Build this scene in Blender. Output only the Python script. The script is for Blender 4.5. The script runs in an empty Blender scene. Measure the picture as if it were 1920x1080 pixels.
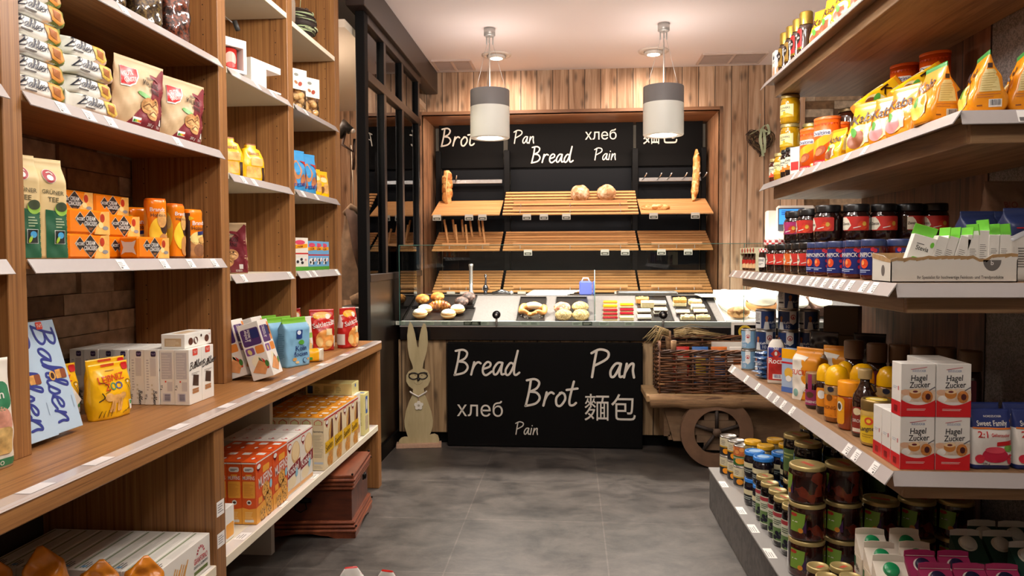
import bpy, bmesh, math, random
from mathutils import Vector, Matrix
from mathutils.geometry import tessellate_polygon
random.seed(7)
PI = math.pi
scene = bpy.context.scene
COL = scene.collection

# ---------------------------------------------------------------- camera
F, EYE, VPX, VPY, ROLL = 1400.0, 1.4, 1071.0, 482.0, -0.004
def cam_axes():
    yaw = math.atan((VPX - 960) / F)
    fw = Vector((-math.sin(yaw), math.cos(yaw), 0)); rt = Vector((math.cos(yaw), math.sin(yaw), 0)); up = Vector((0, 0, 1))
    p = math.atan((540 - VPY) / F * math.cos(yaw))
    f2 = fw * math.cos(p) - up * math.sin(p); u2 = up * math.cos(p) + fw * math.sin(p)
    c, s = math.cos(ROLL), math.sin(ROLL)
    return rt * c + u2 * s, u2 * c - rt * s, f2
RT, UP, FW = cam_axes()
cd = bpy.data.cameras.new('camera'); cam = bpy.data.objects.new('camera', cd); COL.objects.link(cam)
cd.sensor_width = 36.0; cd.lens = F / 1920 * 36.0; cd.clip_start = 0.05
cam.matrix_world = Matrix(((RT.x, UP.x, -FW.x, 0), (RT.y, UP.y, -FW.y, 0), (RT.z, UP.z, -FW.z, EYE), (0, 0, 0, 1)))
scene.camera = cam
def ray(px, py): return FW + RT * ((px - 960) / F) - UP * ((py - 540) / F)
def atX(px, py, X): d = ray(px, py); t = X / d.x; return Vector((X, d.y * t, EYE + d.z * t))
def atY(px, py, Y): d = ray(px, py); t = Y / d.y; return Vector((d.x * t, Y, EYE + d.z * t))
def atZ(px, py, Z): d = ray(px, py); t = (Z - EYE) / d.z; return Vector((d.x * t, d.y * t, Z))

# ---------------------------------------------------------------- world, exposure, lights
scene.view_settings.view_transform = 'Standard'; scene.view_settings.look = 'None'
scene.view_settings.gamma = 1.0; scene.view_settings.use_curve_mapping = False
scene.view_settings.exposure = 0.0
w = bpy.data.worlds.new('world'); scene.world = w; w.use_nodes = True
w.node_tree.nodes['Background'].inputs[0].default_value = (1, .93, .86, 1)
w.node_tree.nodes['Background'].inputs[1].default_value = 0.05
def light(name, kind, loc, power, col=(1, .93, .85), size=.3, size_y=None, rot=(0, 0, 0), spot=None, blend=.6):
    d = bpy.data.lights.new(name, kind); d.energy = power; d.color = col
    if kind == 'AREA':
        d.size = size
        if size_y: d.shape = 'RECTANGLE'; d.size_y = size_y
        else: d.shape = 'DISK'
    elif kind == 'SPOT': d.spot_size = spot; d.spot_blend = blend; d.shadow_soft_size = size
    else: d.shadow_soft_size = size
    o = bpy.data.objects.new(name, d); COL.objects.link(o); o.location = loc; o.rotation_euler = rot
    return o
NEUT, WARM = (1, .945, .88), (1, .82, .68)
# added lamps: unseen opal drums that light aisle and ceiling (built further down)
ADDED_LAMPS = [(-.4, .3), (.4, .3), (-.4, 2.2), (.4, 2.2), (-.4, 3.3), (.4, 3.3)]
for x, y in ADDED_LAMPS:
    light('shop_lamp', 'POINT', (x, y, 2.72), 31 if y < 3 else 42, NEUT, .11)
SPOTS = [(-.655, 6.62), (.713, 6.62)]
for x, y in SPOTS:
    light('recessed_lamp', 'SPOT', (x, y, 3.12), 52, WARM, .04, rot=(math.radians(42), 0, 0), spot=math.radians(110), blend=.9)
PENDANTS = [(-.632, 5.86), (.707, 5.86)]
for x, y in PENDANTS:
    light('pendant_bulb', 'SPOT', (x, y, 2.33), 300, (1, .88, .77), .08, spot=math.radians(140), blend=.6)
for x, y in PENDANTS:      # fill light added above each drum to brighten the ceiling
    light('pendant_uplight', 'SPOT', (x, y, 2.72), 8, (1, .9, .84), .12, rot=(PI, 0, 0), spot=math.radians(172), blend=.5)
light('rack_strip_lamp', 'AREA', (0, 7.24, 2.765), 30, WARM, 2.4, .05, rot=(math.radians(20), 0, 0))
light('counter_strip_lamp', 'AREA', (.8, 5.62, 1.47), 40, (1, .92, .86), 3.8, .03, rot=(math.radians(22), 0, 0))

# ---------------------------------------------------------------- materials
def lin(h):
    h = h.lstrip('#'); c = [int(h[i:i + 2], 16) / 255 for i in (0, 2, 4)]
    return tuple((v / 12.92 if v <= .04045 else ((v + .055) / 1.055) ** 2.4) for v in c) + (1,)
_M = {}
def newmat(name):
    m = bpy.data.materials.new(name); m.use_nodes = True
    return m, m.node_tree, m.node_tree.nodes['Principled BSDF']
def M(h, rough=.5, metal=0., coat=0., emit=0., noise=0., ns=60., bump=0., alpha=1., trans=0.):
    k = (h, rough, metal, coat, emit, noise, ns, bump, alpha, trans)
    if k in _M: return _M[k]
    m, nt, b = newmat('paint_' + h.lstrip('#'))
    c = lin(h); I = b.inputs
    I['Base Color'].default_value = c; I['Roughness'].default_value = rough; I['Metallic'].default_value = metal
    I['Coat Weight'].default_value = coat; I['Coat Roughness'].default_value = .08
    I['Transmission Weight'].default_value = trans; I['Alpha'].default_value = alpha
    if emit: I['Emission Color'].default_value = c; I['Emission Strength'].default_value = emit
    if noise or bump:
        tc = nt.nodes.new('ShaderNodeTexCoord'); n = nt.nodes.new('ShaderNodeTexNoise')
        n.inputs['Scale'].default_value = ns; n.inputs['Detail'].default_value = 5
        nt.links.new(tc.outputs['Object'], n.inputs['Vector'])
        if noise:
            r = nt.nodes.new('ShaderNodeValToRGB')
            r.color_ramp.elements[0].position = .3; r.color_ramp.elements[1].position = .7
            r.color_ramp.elements[0].color = tuple(v * (1 - noise) for v in c[:3]) + (1,)
            r.color_ramp.elements[1].color = tuple(min(1, v * (1 + noise)) for v in c[:3]) + (1,)
            nt.links.new(n.outputs['Fac'], r.inputs[0]); nt.links.new(r.outputs[0], I['Base Color'])
        if bump:
            bp = nt.nodes.new('ShaderNodeBump'); bp.inputs['Strength'].default_value = bump; bp.inputs['Distance'].default_value = .01
            nt.links.new(n.outputs['Fac'], bp.inputs['Height']); nt.links.new(bp.outputs[0], I['Normal'])
    _M[k] = m
    return m
def grain(name, cols, scale, rough=.5, detail=6, coat=0., knots=0., rings=0., bump=.08):
    """streaky timber: cols dark..light, scale stretches the noise along the grain"""
    m, nt, b = newmat(name); N = nt.nodes; L = nt.links
    tc = N.new('ShaderNodeTexCoord'); mp = N.new('ShaderNodeMapping'); mp.inputs['Scale'].default_value = scale
    L.new(tc.outputs['Object'], mp.inputs[0])
    n1 = N.new('ShaderNodeTexNoise'); n1.inputs['Scale'].default_value = 1; n1.inputs['Detail'].default_value = detail
    n1.inputs['Roughness'].default_value = .65; n1.inputs['Distortion'].default_value = rings
    L.new(mp.outputs[0], n1.inputs['Vector'])
    r = N.new('ShaderNodeValToRGB'); e = r.color_ramp.elements
    e[0].position = .28; e[1].position = .72; e[0].color = lin(cols[0]); e[1].color = lin(cols[-1])
    for i, c in enumerate(cols[1:-1]):
        x = e.new(.28 + .44 * (i + 1) / (len(cols) - 1)); x.color = lin(c)
    L.new(n1.outputs['Fac'], r.inputs[0]); out = r.outputs[0]
    b.inputs['Roughness'].default_value = rough; b.inputs['Coat Weight'].default_value = coat
    L.new(out, b.inputs['Base Color'])
    if bump:
        bp = N.new('ShaderNodeBump'); bp.inputs['Strength'].default_value = bump; bp.inputs['Distance'].default_value = .004
        L.new(n1.outputs['Fac'], bp.inputs['Height']); L.new(bp.outputs[0], b.inputs['Normal'])
    return m
def planks(name, cols, width, axis='x', rough=.6, seed=0., gap=.02):
    """reclaimed boards standing on end: tone and grain change from board to board, knots, dark joints"""
    m, nt, b = newmat(name); N = nt.nodes; L = nt.links
    def mt(op, a, c=None):
        n = N.new('ShaderNodeMath'); n.operation = op
        for i, v in enumerate((a, c)):
            if v is None: continue
            if isinstance(v, (int, float)): n.inputs[i].default_value = v
            else: L.new(v, n.inputs[i])
        return n.outputs[0]
    tc = N.new('ShaderNodeTexCoord'); sp = N.new('ShaderNodeSeparateXYZ'); L.new(tc.outputs['Object'], sp.inputs[0])
    ax = sp.outputs[{'x': 0, 'y': 1}[axis]]; z = sp.outputs[2]
    u = mt('MULTIPLY', mt('ADD', ax, seed + 50), 1 / width); idx = mt('FLOOR', u); fr = mt('FRACT', u)
    wn = N.new('ShaderNodeTexWhiteNoise'); wn.noise_dimensions = '1D'; L.new(idx, wn.inputs['W'])
    cb = N.new('ShaderNodeCombineXYZ'); L.new(mt('MULTIPLY', ax, 1.0), cb.inputs[0]); L.new(mt('MULTIPLY', wn.outputs['Value'], 37), cb.inputs[1]); L.new(z, cb.inputs[2])
    c2 = N.new('ShaderNodeCombineXYZ'); L.new(mt('ADD', mt('MULTIPLY', ax, 9.), mt('MULTIPLY', wn.outputs['Value'], 37)), c2.inputs[0]); L.new(mt('MULTIPLY', z, 3.1), c2.inputs[1])
    mp = N.new('ShaderNodeMapping'); mp.inputs['Scale'].default_value = (22, 1, 1.1); L.new(cb.outputs[0], mp.inputs[0])
    n1 = N.new('ShaderNodeTexNoise'); n1.inputs['Scale'].default_value = 1; n1.inputs['Detail'].default_value = 6; n1.inputs['Distortion'].default_value = .9
    n1.inputs['Roughness'].default_value = .6; L.new(mp.outputs[0], n1.inputs['Vector'])
    r = N.new('ShaderNodeValToRGB'); e = r.color_ramp.elements
    e[0].position = .34; e[1].position = .66; e[0].color = lin(cols[0]); e[1].color = lin(cols[2]); x = e.new(.5); x.color = lin(cols[1])
    L.new(n1.outputs['Fac'], r.inputs[0])
    vo = N.new('ShaderNodeTexVoronoi'); vo.voronoi_dimensions = '2D'; vo.inputs['Scale'].default_value = 1; L.new(c2.outputs[0], vo.inputs['Vector'])
    kr = N.new('ShaderNodeValToRGB'); kr.color_ramp.elements[0].position = .04; kr.color_ramp.elements[1].position = .2
    kr.color_ramp.elements[0].color = (.28, .28, .28, 1); kr.color_ramp.elements[1].color = (1, 1, 1, 1); L.new(vo.outputs['Distance'], kr.inputs[0])
    mx = N.new('ShaderNodeMix'); mx.data_type = 'RGBA'; mx.blend_type = 'MULTIPLY'; mx.inputs[0].default_value = .75
    L.new(r.outputs[0], mx.inputs[6]); L.new(kr.outputs[0], mx.inputs[7])
    hs = N.new('ShaderNodeHueSaturation'); L.new(mx.outputs[2], hs.inputs['Color']); L.new(mt('ADD', mt('MULTIPLY', wn.outputs['Value'], .34), .8), hs.inputs['Value'])
    edge = mt('LESS_THAN', mt('ABSOLUTE', mt('SUBTRACT', fr, .5)), .5 - gap)
    mg = N.new('ShaderNodeMix'); mg.data_type = 'RGBA'; L.new(edge, mg.inputs[0]); mg.inputs[6].default_value = lin('#2a1a10'); L.new(hs.outputs[0], mg.inputs[7])
    L.new(mg.outputs[2], b.inputs['Base Color']); b.inputs['Roughness'].default_value = rough
    bp = N.new('ShaderNodeBump'); bp.inputs['Strength'].default_value = .25; bp.inputs['Distance'].default_value = .006
    L.new(mt('ADD', mt('MULTIPLY', n1.outputs['Fac'], .4), edge), bp.inputs['Height']); L.new(bp.outputs[0], b.inputs['Normal'])
    return m
def tiles(name):
    m, nt, b = newmat(name); N = nt.nodes; L = nt.links
    tc = N.new('ShaderNodeTexCoord')
    mp = N.new('ShaderNodeMapping'); mp.inputs['Location'].default_value = (.565, .17, 0); L.new(tc.outputs['Object'], mp.inputs[0])
    br = N.new('ShaderNodeTexBrick'); br.offset = 0; br.inputs['Scale'].default_value = 1; br.inputs['Brick Width'].default_value = .73; br.inputs['Row Height'].default_value = .68
    br.inputs['Mortar Size'].default_value = .004; br.inputs['Mortar Smooth'].default_value = .3
    br.inputs['Color1'].default_value = lin('#454240'); br.inputs['Color2'].default_value = lin('#44413e'); br.inputs['Mortar'].default_value = lin('#56524e')
    L.new(mp.outputs[0], br.inputs['Vector'])
    n = N.new('ShaderNodeTexNoise'); n.inputs['Scale'].default_value = 3.2; n.inputs['Detail'].default_value = 10; n.inputs['Roughness'].default_value = .78; n.inputs['Distortion'].default_value = .3
    mp2 = N.new('ShaderNodeMapping'); mp2.inputs['Scale'].default_value = (1.1, 1.5, 1); L.new(tc.outputs['Object'], mp2.inputs[0]); L.new(mp2.outputs[0], n.inputs['Vector'])
    r = N.new('ShaderNodeValToRGB'); r.color_ramp.elements[0].position = .36; r.color_ramp.elements[1].position = .66
    r.color_ramp.elements[0].color = (.4, .4, .4, 1); r.color_ramp.elements[1].color = (1.9, 1.82, 1.72, 1); L.new(n.outputs['Fac'], r.inputs[0])
    mx = N.new('ShaderNodeMix'); mx.data_type = 'RGBA'; mx.blend_type = 'MULTIPLY'; mx.inputs[0].default_value = 1
    L.new(br.outputs['Color'], mx.inputs[6]); L.new(r.outputs[0], mx.inputs[7]); L.new(mx.outputs[2], b.inputs['Base Color'])
    rr = N.new('ShaderNodeMapRange'); rr.inputs[3].default_value = .28; rr.inputs[4].default_value = .55; L.new(n.outputs['Fac'], rr.inputs[0]); L.new(rr.outputs[0], b.inputs['Roughness'])
    bp = N.new('ShaderNodeBump'); bp.inputs['Strength'].default_value = .12; bp.inputs['Distance'].default_value = .01; L.new(n.outputs['Fac'], bp.inputs['Height']); L.new(bp.outputs[0], b.inputs['Normal'])
    return m
def speckle(name, ca, cb, scale, rough=.5, lo=.45, hi=.6, bump=0., coat=0., cc=None):
    m, nt, b = newmat(name); N = nt.nodes; L = nt.links
    tc = N.new('ShaderNodeTexCoord'); vo = N.new('ShaderNodeTexVoronoi'); vo.inputs['Scale'].default_value = scale
    n = N.new('ShaderNodeTexNoise'); n.inputs['Scale'].default_value = scale * .35; n.inputs['Detail'].default_value = 4
    L.new(tc.outputs['Object'], vo.inputs['Vector']); L.new(tc.outputs['Object'], n.inputs['Vector'])
    ad = N.new('ShaderNodeMath'); ad.operation = 'ADD'; ad.use_clamp = True
    sp = N.new('ShaderNodeSeparateColor'); L.new(vo.outputs['Color'], sp.inputs[0])
    hf = N.new('ShaderNodeMath'); hf.operation = 'MULTIPLY_ADD'; L.new(sp.outputs[0], hf.inputs[0]); hf.inputs[1].default_value = .5
    L.new(n.outputs['Fac'], hf.inputs[2]); sb = N.new('ShaderNodeMath'); sb.operation = 'SUBTRACT'; L.new(hf.outputs[0], sb.inputs[0]); sb.inputs[1].default_value = .25
    r = N.new('ShaderNodeValToRGB'); r.color_ramp.elements[0].position = lo; r.color_ramp.elements[1].position = hi
    r.color_ramp.elements[0].color = lin(ca); r.color_ramp.elements[1].color = lin(cb)
    if cc: x = r.color_ramp.elements.new((lo + hi) / 2); x.color = lin(cc)
    L.new(sb.outputs[0], r.inputs[0]); L.new(r.outputs[0], b.inputs['Base Color'])
    b.inputs['Roughness'].default_value = rough; b.inputs['Coat Weight'].default_value = coat
    if bump:
        bp = N.new('ShaderNodeBump'); bp.inputs['Strength'].default_value = bump; bp.inputs['Distance'].default_value = .006
        L.new(sb.outputs[0], bp.inputs['Height']); L.new(bp.outputs[0], b.inputs['Normal'])
    return m
def clear(name, tint='#ffffff', refl=1.0, rough=.0):
    m, nt, b = newmat(name); N = nt.nodes; L = nt.links
    N.remove(b); out = [n for n in N if n.type == 'OUTPUT_MATERIAL'][0]
    t = N.new('ShaderNodeBsdfTransparent'); t.inputs[0].default_value = lin(tint)
    g = N.new('ShaderNodeBsdfGlossy'); g.inputs['Roughness'].default_value = rough
    fr = N.new('ShaderNodeFresnel'); fr.inputs[0].default_value = 1.45
    ml = N.new('ShaderNodeMath'); ml.operation = 'MULTIPLY'; L.new(fr.outputs[0], ml.inputs[0]); ml.inputs[1].default_value = refl
    mx = N.new('ShaderNodeMixShader'); L.new(ml.outputs[0], mx.inputs[0]); L.new(t.outputs[0], mx.inputs[1]); L.new(g.outputs[0], mx.inputs[2]); L.new(mx.outputs[0], out.inputs[0])
    return m
LAM_V = grain('walnut_laminate_upright', ['#573618', '#85582f', '#98693a', '#aa7b49'], (120, 120, 1.2), .45)
LAM_Y = grain('walnut_laminate_lengthwise', ['#684321', '#926337', '#a57442', '#b58550'], (120, 1.4, 120), .42)
CREAM = M('#e6ddc6', .5)
OAKB = grain('beech_slats', ['#b57d4a', '#cf9860', '#dba872'], (1.6, 40, 40), .5)
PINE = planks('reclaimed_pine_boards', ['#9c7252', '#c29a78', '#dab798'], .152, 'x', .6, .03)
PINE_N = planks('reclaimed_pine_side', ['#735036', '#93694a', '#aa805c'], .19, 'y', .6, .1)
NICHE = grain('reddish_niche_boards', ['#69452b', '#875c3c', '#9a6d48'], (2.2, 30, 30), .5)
DARKB = planks('dark_gondola_boards', ['#4a2c1a', '#6a4229', '#7d5236'], .2, 'y', .55, .07)
GOND = grain('knotty_shelf_board', ['#6a4a30', '#93704d', '#a98560'], (30, 1.6, 30), .55, rings=1.2)
GONDX = grain('knotty_shelf_board_end', ['#6a4a30', '#93704d', '#a98560'], (1.6, 30, 30), .55, rings=1.2)
BLACK = M('#0b0a0a', .6); BLACK.node_tree.nodes['Principled BSDF'].inputs['Specular IOR Level'].default_value = .12;
def dull(m, v=.12): m.node_tree.nodes['Principled BSDF'].inputs['Specular IOR Level'].default_value = v; return m
BLKG = M('#141214', .25); BLKW = dull(M('#080707', .7))
STEEL = M('#b5b2ae', .38, .5); CHROME = M('#d8d8d8', .25, .85); WHITE = M('#e9e6df', .5)
RAIL = M('#b4aeac', .25, coat=.3); TAGW = M('#f2f0ec', .55); INK = M('#6a6664', .6)
GLASS = clear('clear_glass', '#f3f8f6', 1.0); GEDGE = M('#5f8f82', .15)
FILM = clear('clear_film', '#ffffff', 1.6, .06)
FLOOR = tiles('slate_look_tiles')
# ---------------------------------------------------------------- mesh building
class MB:
    def __init__(s): s.v = []; s.f = []; s.fm = []; s.fs = []; s.mats = []
    def mi(s, m):
        if m not in s.mats: s.mats.append(m)
        return s.mats.index(m)
    def add(s, vs, fs, m, sm=False):
        b = len(s.v); s.v.extend(tuple(v) for v in vs); i = s.mi(m) if not isinstance(m, list) else None
        for k, f in enumerate(fs):
            s.f.append(tuple(b + j for j in f)); s.fm.append(i if i is not None else s.mi(m[k])); s.fs.append(sm)
        return s
    def box(s, x0, x1, y0, y1, z0, z1, m, c=0.):
        if c <= 0:
            v = [(x, y, z) for x in (x0, x1) for y in (y0, y1) for z in (z0, z1)]
            f = [(0, 1, 3, 2), (4, 6, 7, 5), (0, 4, 5, 1), (2, 3, 7, 6), (0, 2, 6, 4), (1, 5, 7, 3)]
            return s.add(v, f, m)
        X, Y, Z = (x0, x1), (y0, y1), (z0, z1); v = []; ix = {}
        for i in (0, 1):
            for j in (0, 1):
                for k in (0, 1):
                    sx, sy, sz = c * (1 - 2 * i), c * (1 - 2 * j), c * (1 - 2 * k)
                    for a in range(3):
                        p = [X[i] + sx, Y[j] + sy, Z[k] + sz]; p[a] = (X[i], Y[j], Z[k])[a]
                        ix[i, j, k, a] = len(v); v.append(tuple(p))
        f = []
        q = lambda a, fn: [ix[fn(0, 0) + (a,)], ix[fn(1, 0) + (a,)], ix[fn(1, 1) + (a,)], ix[fn(0, 1) + (a,)]]
        for a in range(3):
            for e in (0, 1):
                fn = (lambda i, j, a=a, e=e: tuple([e if t == a else ((i, j)[[u for u in range(3) if u != a].index(t)]) for t in range(3)]))
                f.append(q(a, fn))
        for a in range(3):      # edges along axis a
            o = [u for u in range(3) if u != a]
            for i in (0, 1):
                for j in (0, 1):
                    def key(t, ax, a=a, o=o, i=i, j=j):
                        k = [0, 0, 0]; k[a] = t; k[o[0]] = i; k[o[1]] = j
                        return ix[tuple(k) + (ax,)]
                    f.append([key(0, o[0]), key(1, o[0]), key(1, o[1]), key(0, o[1])])
        for i in (0, 1):
            for j in (0, 1):
                for k in (0, 1): f.append([ix[i, j, k, 0], ix[i, j, k, 1], ix[i, j, k, 2]])
        return s.add(v, f, m)
    def lathe(s, prof, m, n=24, cx=0, cy=0, sx=1., sy=1., sm=True, cap=True):
        """prof: (r, z) or (r, z, material of the band that starts here)"""
        vs = []; fs = []; ms = []
        for r, z, *_ in prof:
            for i in range(n):
                a = 2 * PI * i / n; vs.append((cx + r * sx * math.sin(a), cy - r * sy * math.cos(a), z))
        cur = m
        for k in range(len(prof) - 1):
            if len(prof[k]) > 2: cur = prof[k][2]
            for i in range(n):
                j = (i + 1) % n; fs.append((k * n + i, k * n + j, k * n + n + j, k * n + n + i)); ms.append(cur)
        s.add(vs, fs, ms, sm)
        if cap:
            b = len(s.v) - len(vs)
            for k, fl in ((0, True), (len(prof) - 1, False)):
                if prof[k][0] > 1e-5:
                    idx = [b + k * n + i for i in range(n)]
                    s.f.append(tuple(reversed(idx)) if fl else tuple(idx)); s.fm.append(s.mi(cur if k else (prof[0][2] if len(prof[0]) > 2 else m))); s.fs.append(False)
        return s
    def tube(s, pts, r, m, n=8, closed=False, cap=True, sm=True):
        pts = [Vector(p) for p in pts]; k = len(pts); vs = []; fs = []
        R = r if isinstance(r, (list, tuple)) else [r] * k
        up = Vector((0, 0, 1)); prev = None
        for i, p in enumerate(pts):
            a = pts[(i - 1) % k] if (i or closed) else p; b = pts[(i + 1) % k] if (i < k - 1 or closed) else p
            t = (b - a).normalized() if (b - a).length > 1e-9 else Vector((0, 0, 1))
            if prev is None: e1 = t.cross(up if abs(t.z) < .9 else Vector((1, 0, 0))).normalized()
            else:
                e1 = prev - t * prev.dot(t); e1 = e1.normalized() if e1.length > 1e-6 else t.cross(Vector((1, 0, 0))).normalized()
            prev = e1; e2 = t.cross(e1)
            for q in range(n):
                an = 2 * PI * q / n; vs.append(p + (e1 * math.cos(an) + e2 * math.sin(an)) * R[i])
        for i in range(k if closed else k - 1):
            i2 = (i + 1) % k
            for q in range(n): fs.append((i * n + q, i * n + (q + 1) % n, i2 * n + (q + 1) % n, i2 * n + q))
        if cap and not closed: fs.append(tuple(range(n - 1, -1, -1))); fs.append(tuple((k - 1) * n + q for q in range(n)))
        return s.add(vs, fs, m, sm)
    def prism(s, poly, fn, m, ms=None, sm=False):
        """poly: 2-D outline (ccw); fn(u, v, w) -> point, w in {0, 1}"""
        n = len(poly); vs = [fn(u, v, 0) for u, v in poly] + [fn(u, v, 1) for u, v in poly]
        tri = tessellate_polygon([[Vector((u, v, 0)) for u, v in poly]])
        s.add(vs, [tuple(t) for t in tri] + [tuple(n + i for i in reversed(t)) for t in tri], m)
        return s.add(vs, [(i, (i + 1) % n, n + (i + 1) % n, n + i) for i in range(n)], ms or m, sm)
    def blob(s, c, r, m, nu=14, nv=9, fn=None, sm=True):
        """ellipsoid with an optional radial factor fn(dir)"""
        vs = []; fs = []
        rx, ry, rz = r if isinstance(r, (tuple, list)) else (r, r, r)
        for j in range(nv + 1):
            th = PI * j / nv
            for i in range(nu):
                a = 2 * PI * i / nu; d = Vector((math.sin(th) * math.cos(a), math.sin(th) * math.sin(a), math.cos(th)))
                k = fn(d) if fn else 1
                vs.append((c[0] + d.x * rx * k, c[1] + d.y * ry * k, c[2] + d.z * rz * k))
        for j in range(nv):
            for i in range(nu):
                i2 = (i + 1) % nu; fs.append((j * nu + i, (j + 1) * nu + i, (j + 1) * nu + i2, j * nu + i2))
        return s.add(vs, fs, m, sm)
    def xf(s, mat, start=0):
        for i in range(start, len(s.v)): s.v[i] = tuple(mat @ Vector(s.v[i]))
        return s
    def mesh(s, name):
        me = bpy.data.meshes.new(name); me.from_pydata(s.v, [], s.f)
        for m in s.mats: me.materials.append(m)
        me.polygons.foreach_set('material_index', s.fm); me.polygons.foreach_set('use_smooth', s.fs)
        me.update(); return me
def link(name, me, parent=None, loc=None):
    o = bpy.data.objects.new(name, me); COL.objects.link(o)
    if parent: o.parent = parent
    if loc: o.location = loc
    return o
def struct(name, mb, parent=None):
    o = link(name, mb.mesh(name), parent)
    if not parent: o['kind'] = 'structure'
    return o
def tag(o, label, cat, group=None, kind=None):
    o['label'] = label; o['category'] = cat
    if group: o['group'] = group
    if kind: o['kind'] = kind
    return o
def thing(name, label, cat, loc=(0, 0, 0), rz=0, group=None, kind=None):
    o = bpy.data.objects.new(name, None); COL.objects.link(o); o.empty_display_size = .05
    o.location = loc; o.rotation_euler = (0, 0, rz)
    return tag(o, label, cat, group, kind)
def one(name, mb, label, cat, loc=(0, 0, 0), rz=0, group=None):
    o = link(name, mb.mesh(name), None, loc); o.rotation_euler = (0, 0, rz)
    return tag(o, label, cat, group)
def part(name, mb, parent, label=None):
    o = link(name, mb.mesh(name), parent)
    if label: o['label'] = label
    return o
# kinds: built once, then copied object by object (the copies share mesh data)
class Kind:
    def __init__(s, name, cat, parts): s.name = name; s.cat = cat; s.meshes = [(p[0], p[1].mesh(p[0]), p[2] if len(p) > 2 else None, p[3] if len(p) > 3 else None) for p in parts]
    def put(s, loc, rz, label, group=None, rx=0, ry=0, sc=1., extra=None):
        if len(s.meshes) == 1: r = link(s.name, s.meshes[0][1]); tag(r, label, s.cat, group)
        else:
            r = thing(s.name, label, s.cat, group=group); made = {}
            for n, me, par, lb in s.meshes:
                o = link(n, me, made.get(par, r)); made.setdefault(n, o)
                if lb: o['label'] = lb
        r.rotation_euler = (rx, ry, rz); r.location = loc; r.scale = (sc, sc, sc) if isinstance(sc, float) else sc
        return r
# ---------------------------------------------------------------- printed graphics on a surface
_T = {}
def textmesh(t, shear=0.):
    k = (t, shear)
    if k not in _T:
        cu = bpy.data.curves.new('lettering', 'FONT'); cu.body = t; cu.resolution_u = 3; cu.shear = shear; cu.align_x = 'CENTER'; cu.offset = .012 if t[0] < '\u0400' else 0.
        ob = bpy.data.objects.new('lettering', cu); me = bpy.data.meshes.new_from_object(ob)
        me.calc_loop_triangles()
        vs = [(v.co.x, v.co.y) for v in me.vertices]; tr = [tuple(x.vertices) for x in me.loop_triangles]
        bpy.data.objects.remove(ob); bpy.data.curves.remove(cu); bpy.data.meshes.remove(me)
        x0, x1 = min(v[0] for v in vs), max(v[0] for v in vs)
        _T[k] = ([(a - (x0 + x1) / 2, b - .35) for a, b in vs], tr, x1 - x0)
    return _T[k]
HW = {  # hand lettering: strokes in a box one cap-height tall, and the advance
 'B': ([[(.2, 1), (.13, .55), (.0, .0)], [(.04, .98), (.35, 1.03), (.52, .9), (.43, .68), (.17, .54)], [(.17, .54), (.42, .5), (.54, .3), (.38, .08), (-.02, -.02)]], .68),
 'r': ([[(.13, .52), (.0, 0)], [(.04, .18), (.16, .42), (.3, .52), (.4, .47)]], .46),
 'e': ([[(.04, .24), (.3, .33), (.35, .47), (.22, .53), (.06, .36), (.03, .1), (.16, -.02), (.4, .14)]], .44),
 'a': ([[(.4, .5), (.22, .5), (.04, .25), (.05, .03), (.18, .05), (.36, .38), (.41, .52), (.35, .2), (.37, .02), (.47, .04)]], .5),
 'd': ([[(.36, .45), (.22, .49), (.04, .22), (.06, .01), (.2, .05), (.38, .42), (.54, 1.)], [(.54, 1.), (.41, .42), (.38, .08), (.46, 0), (.6, .1)]], .62),
 'P': ([[(.19, .98), (.1, .5), (.02, 0)], [(.0, .88), (.3, 1.02), (.6, .93), (.56, .68), (.1, .42)]], .66),
 'n': ([[(.12, .5), (.02, 0)], [(.05, .16), (.22, .45), (.36, .5), (.34, .25), (.38, .0)]], .46),
 'o': ([[(.25, .52), (.05, .32), (.05, .05), (.2, .0), (.38, .25), (.34, .47), (.18, .5)]], .44),
 't': ([[(.28, .95), (.12, .3), (.12, .05), (.25, .03), (.36, .12)], [(.0, .62), (.42, .68)]], .44),
 'i': ([[(.12, .5), (.03, 0)], [(.17, .7), (.18, .73)]], .22),
 'h': ([[(.0, .05), (.2, .6), (.3, .97), (.18, .98), (.12, .5), (.05, 0), (.2, .42), (.32, .45), (.3, .1), (.4, .04)]], .42),
 'l': ([[(.0, .05), (.2, .6), (.3, .97), (.18, .98), (.1, .5), (.13, .03), (.27, .06)]], .28),
 's': ([[(.0, .05), (.2, .52), (.27, .22), (.16, .0), (.02, .04)], [(.27, .22), (.33, .08)]], .34),
}
def smooth(p, k=5):
    if len(p) < 3: return [Vector((a, b)) for a, b in p]
    q = [Vector((a, b)) for a, b in p]; out = []
    for i in range(len(q) - 1):
        a, b, c, d = q[max(i - 1, 0)], q[i], q[i + 1], q[min(i + 2, len(q) - 1)]
        for j in range(k):
            t = j / k; out.append(.5 * ((2 * b) + (c - a) * t + (2 * a - 5 * b + 4 * c - d) * t * t + (3 * b - a - 3 * c + d) * t ** 3))
    return out + [q[-1]]
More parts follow.
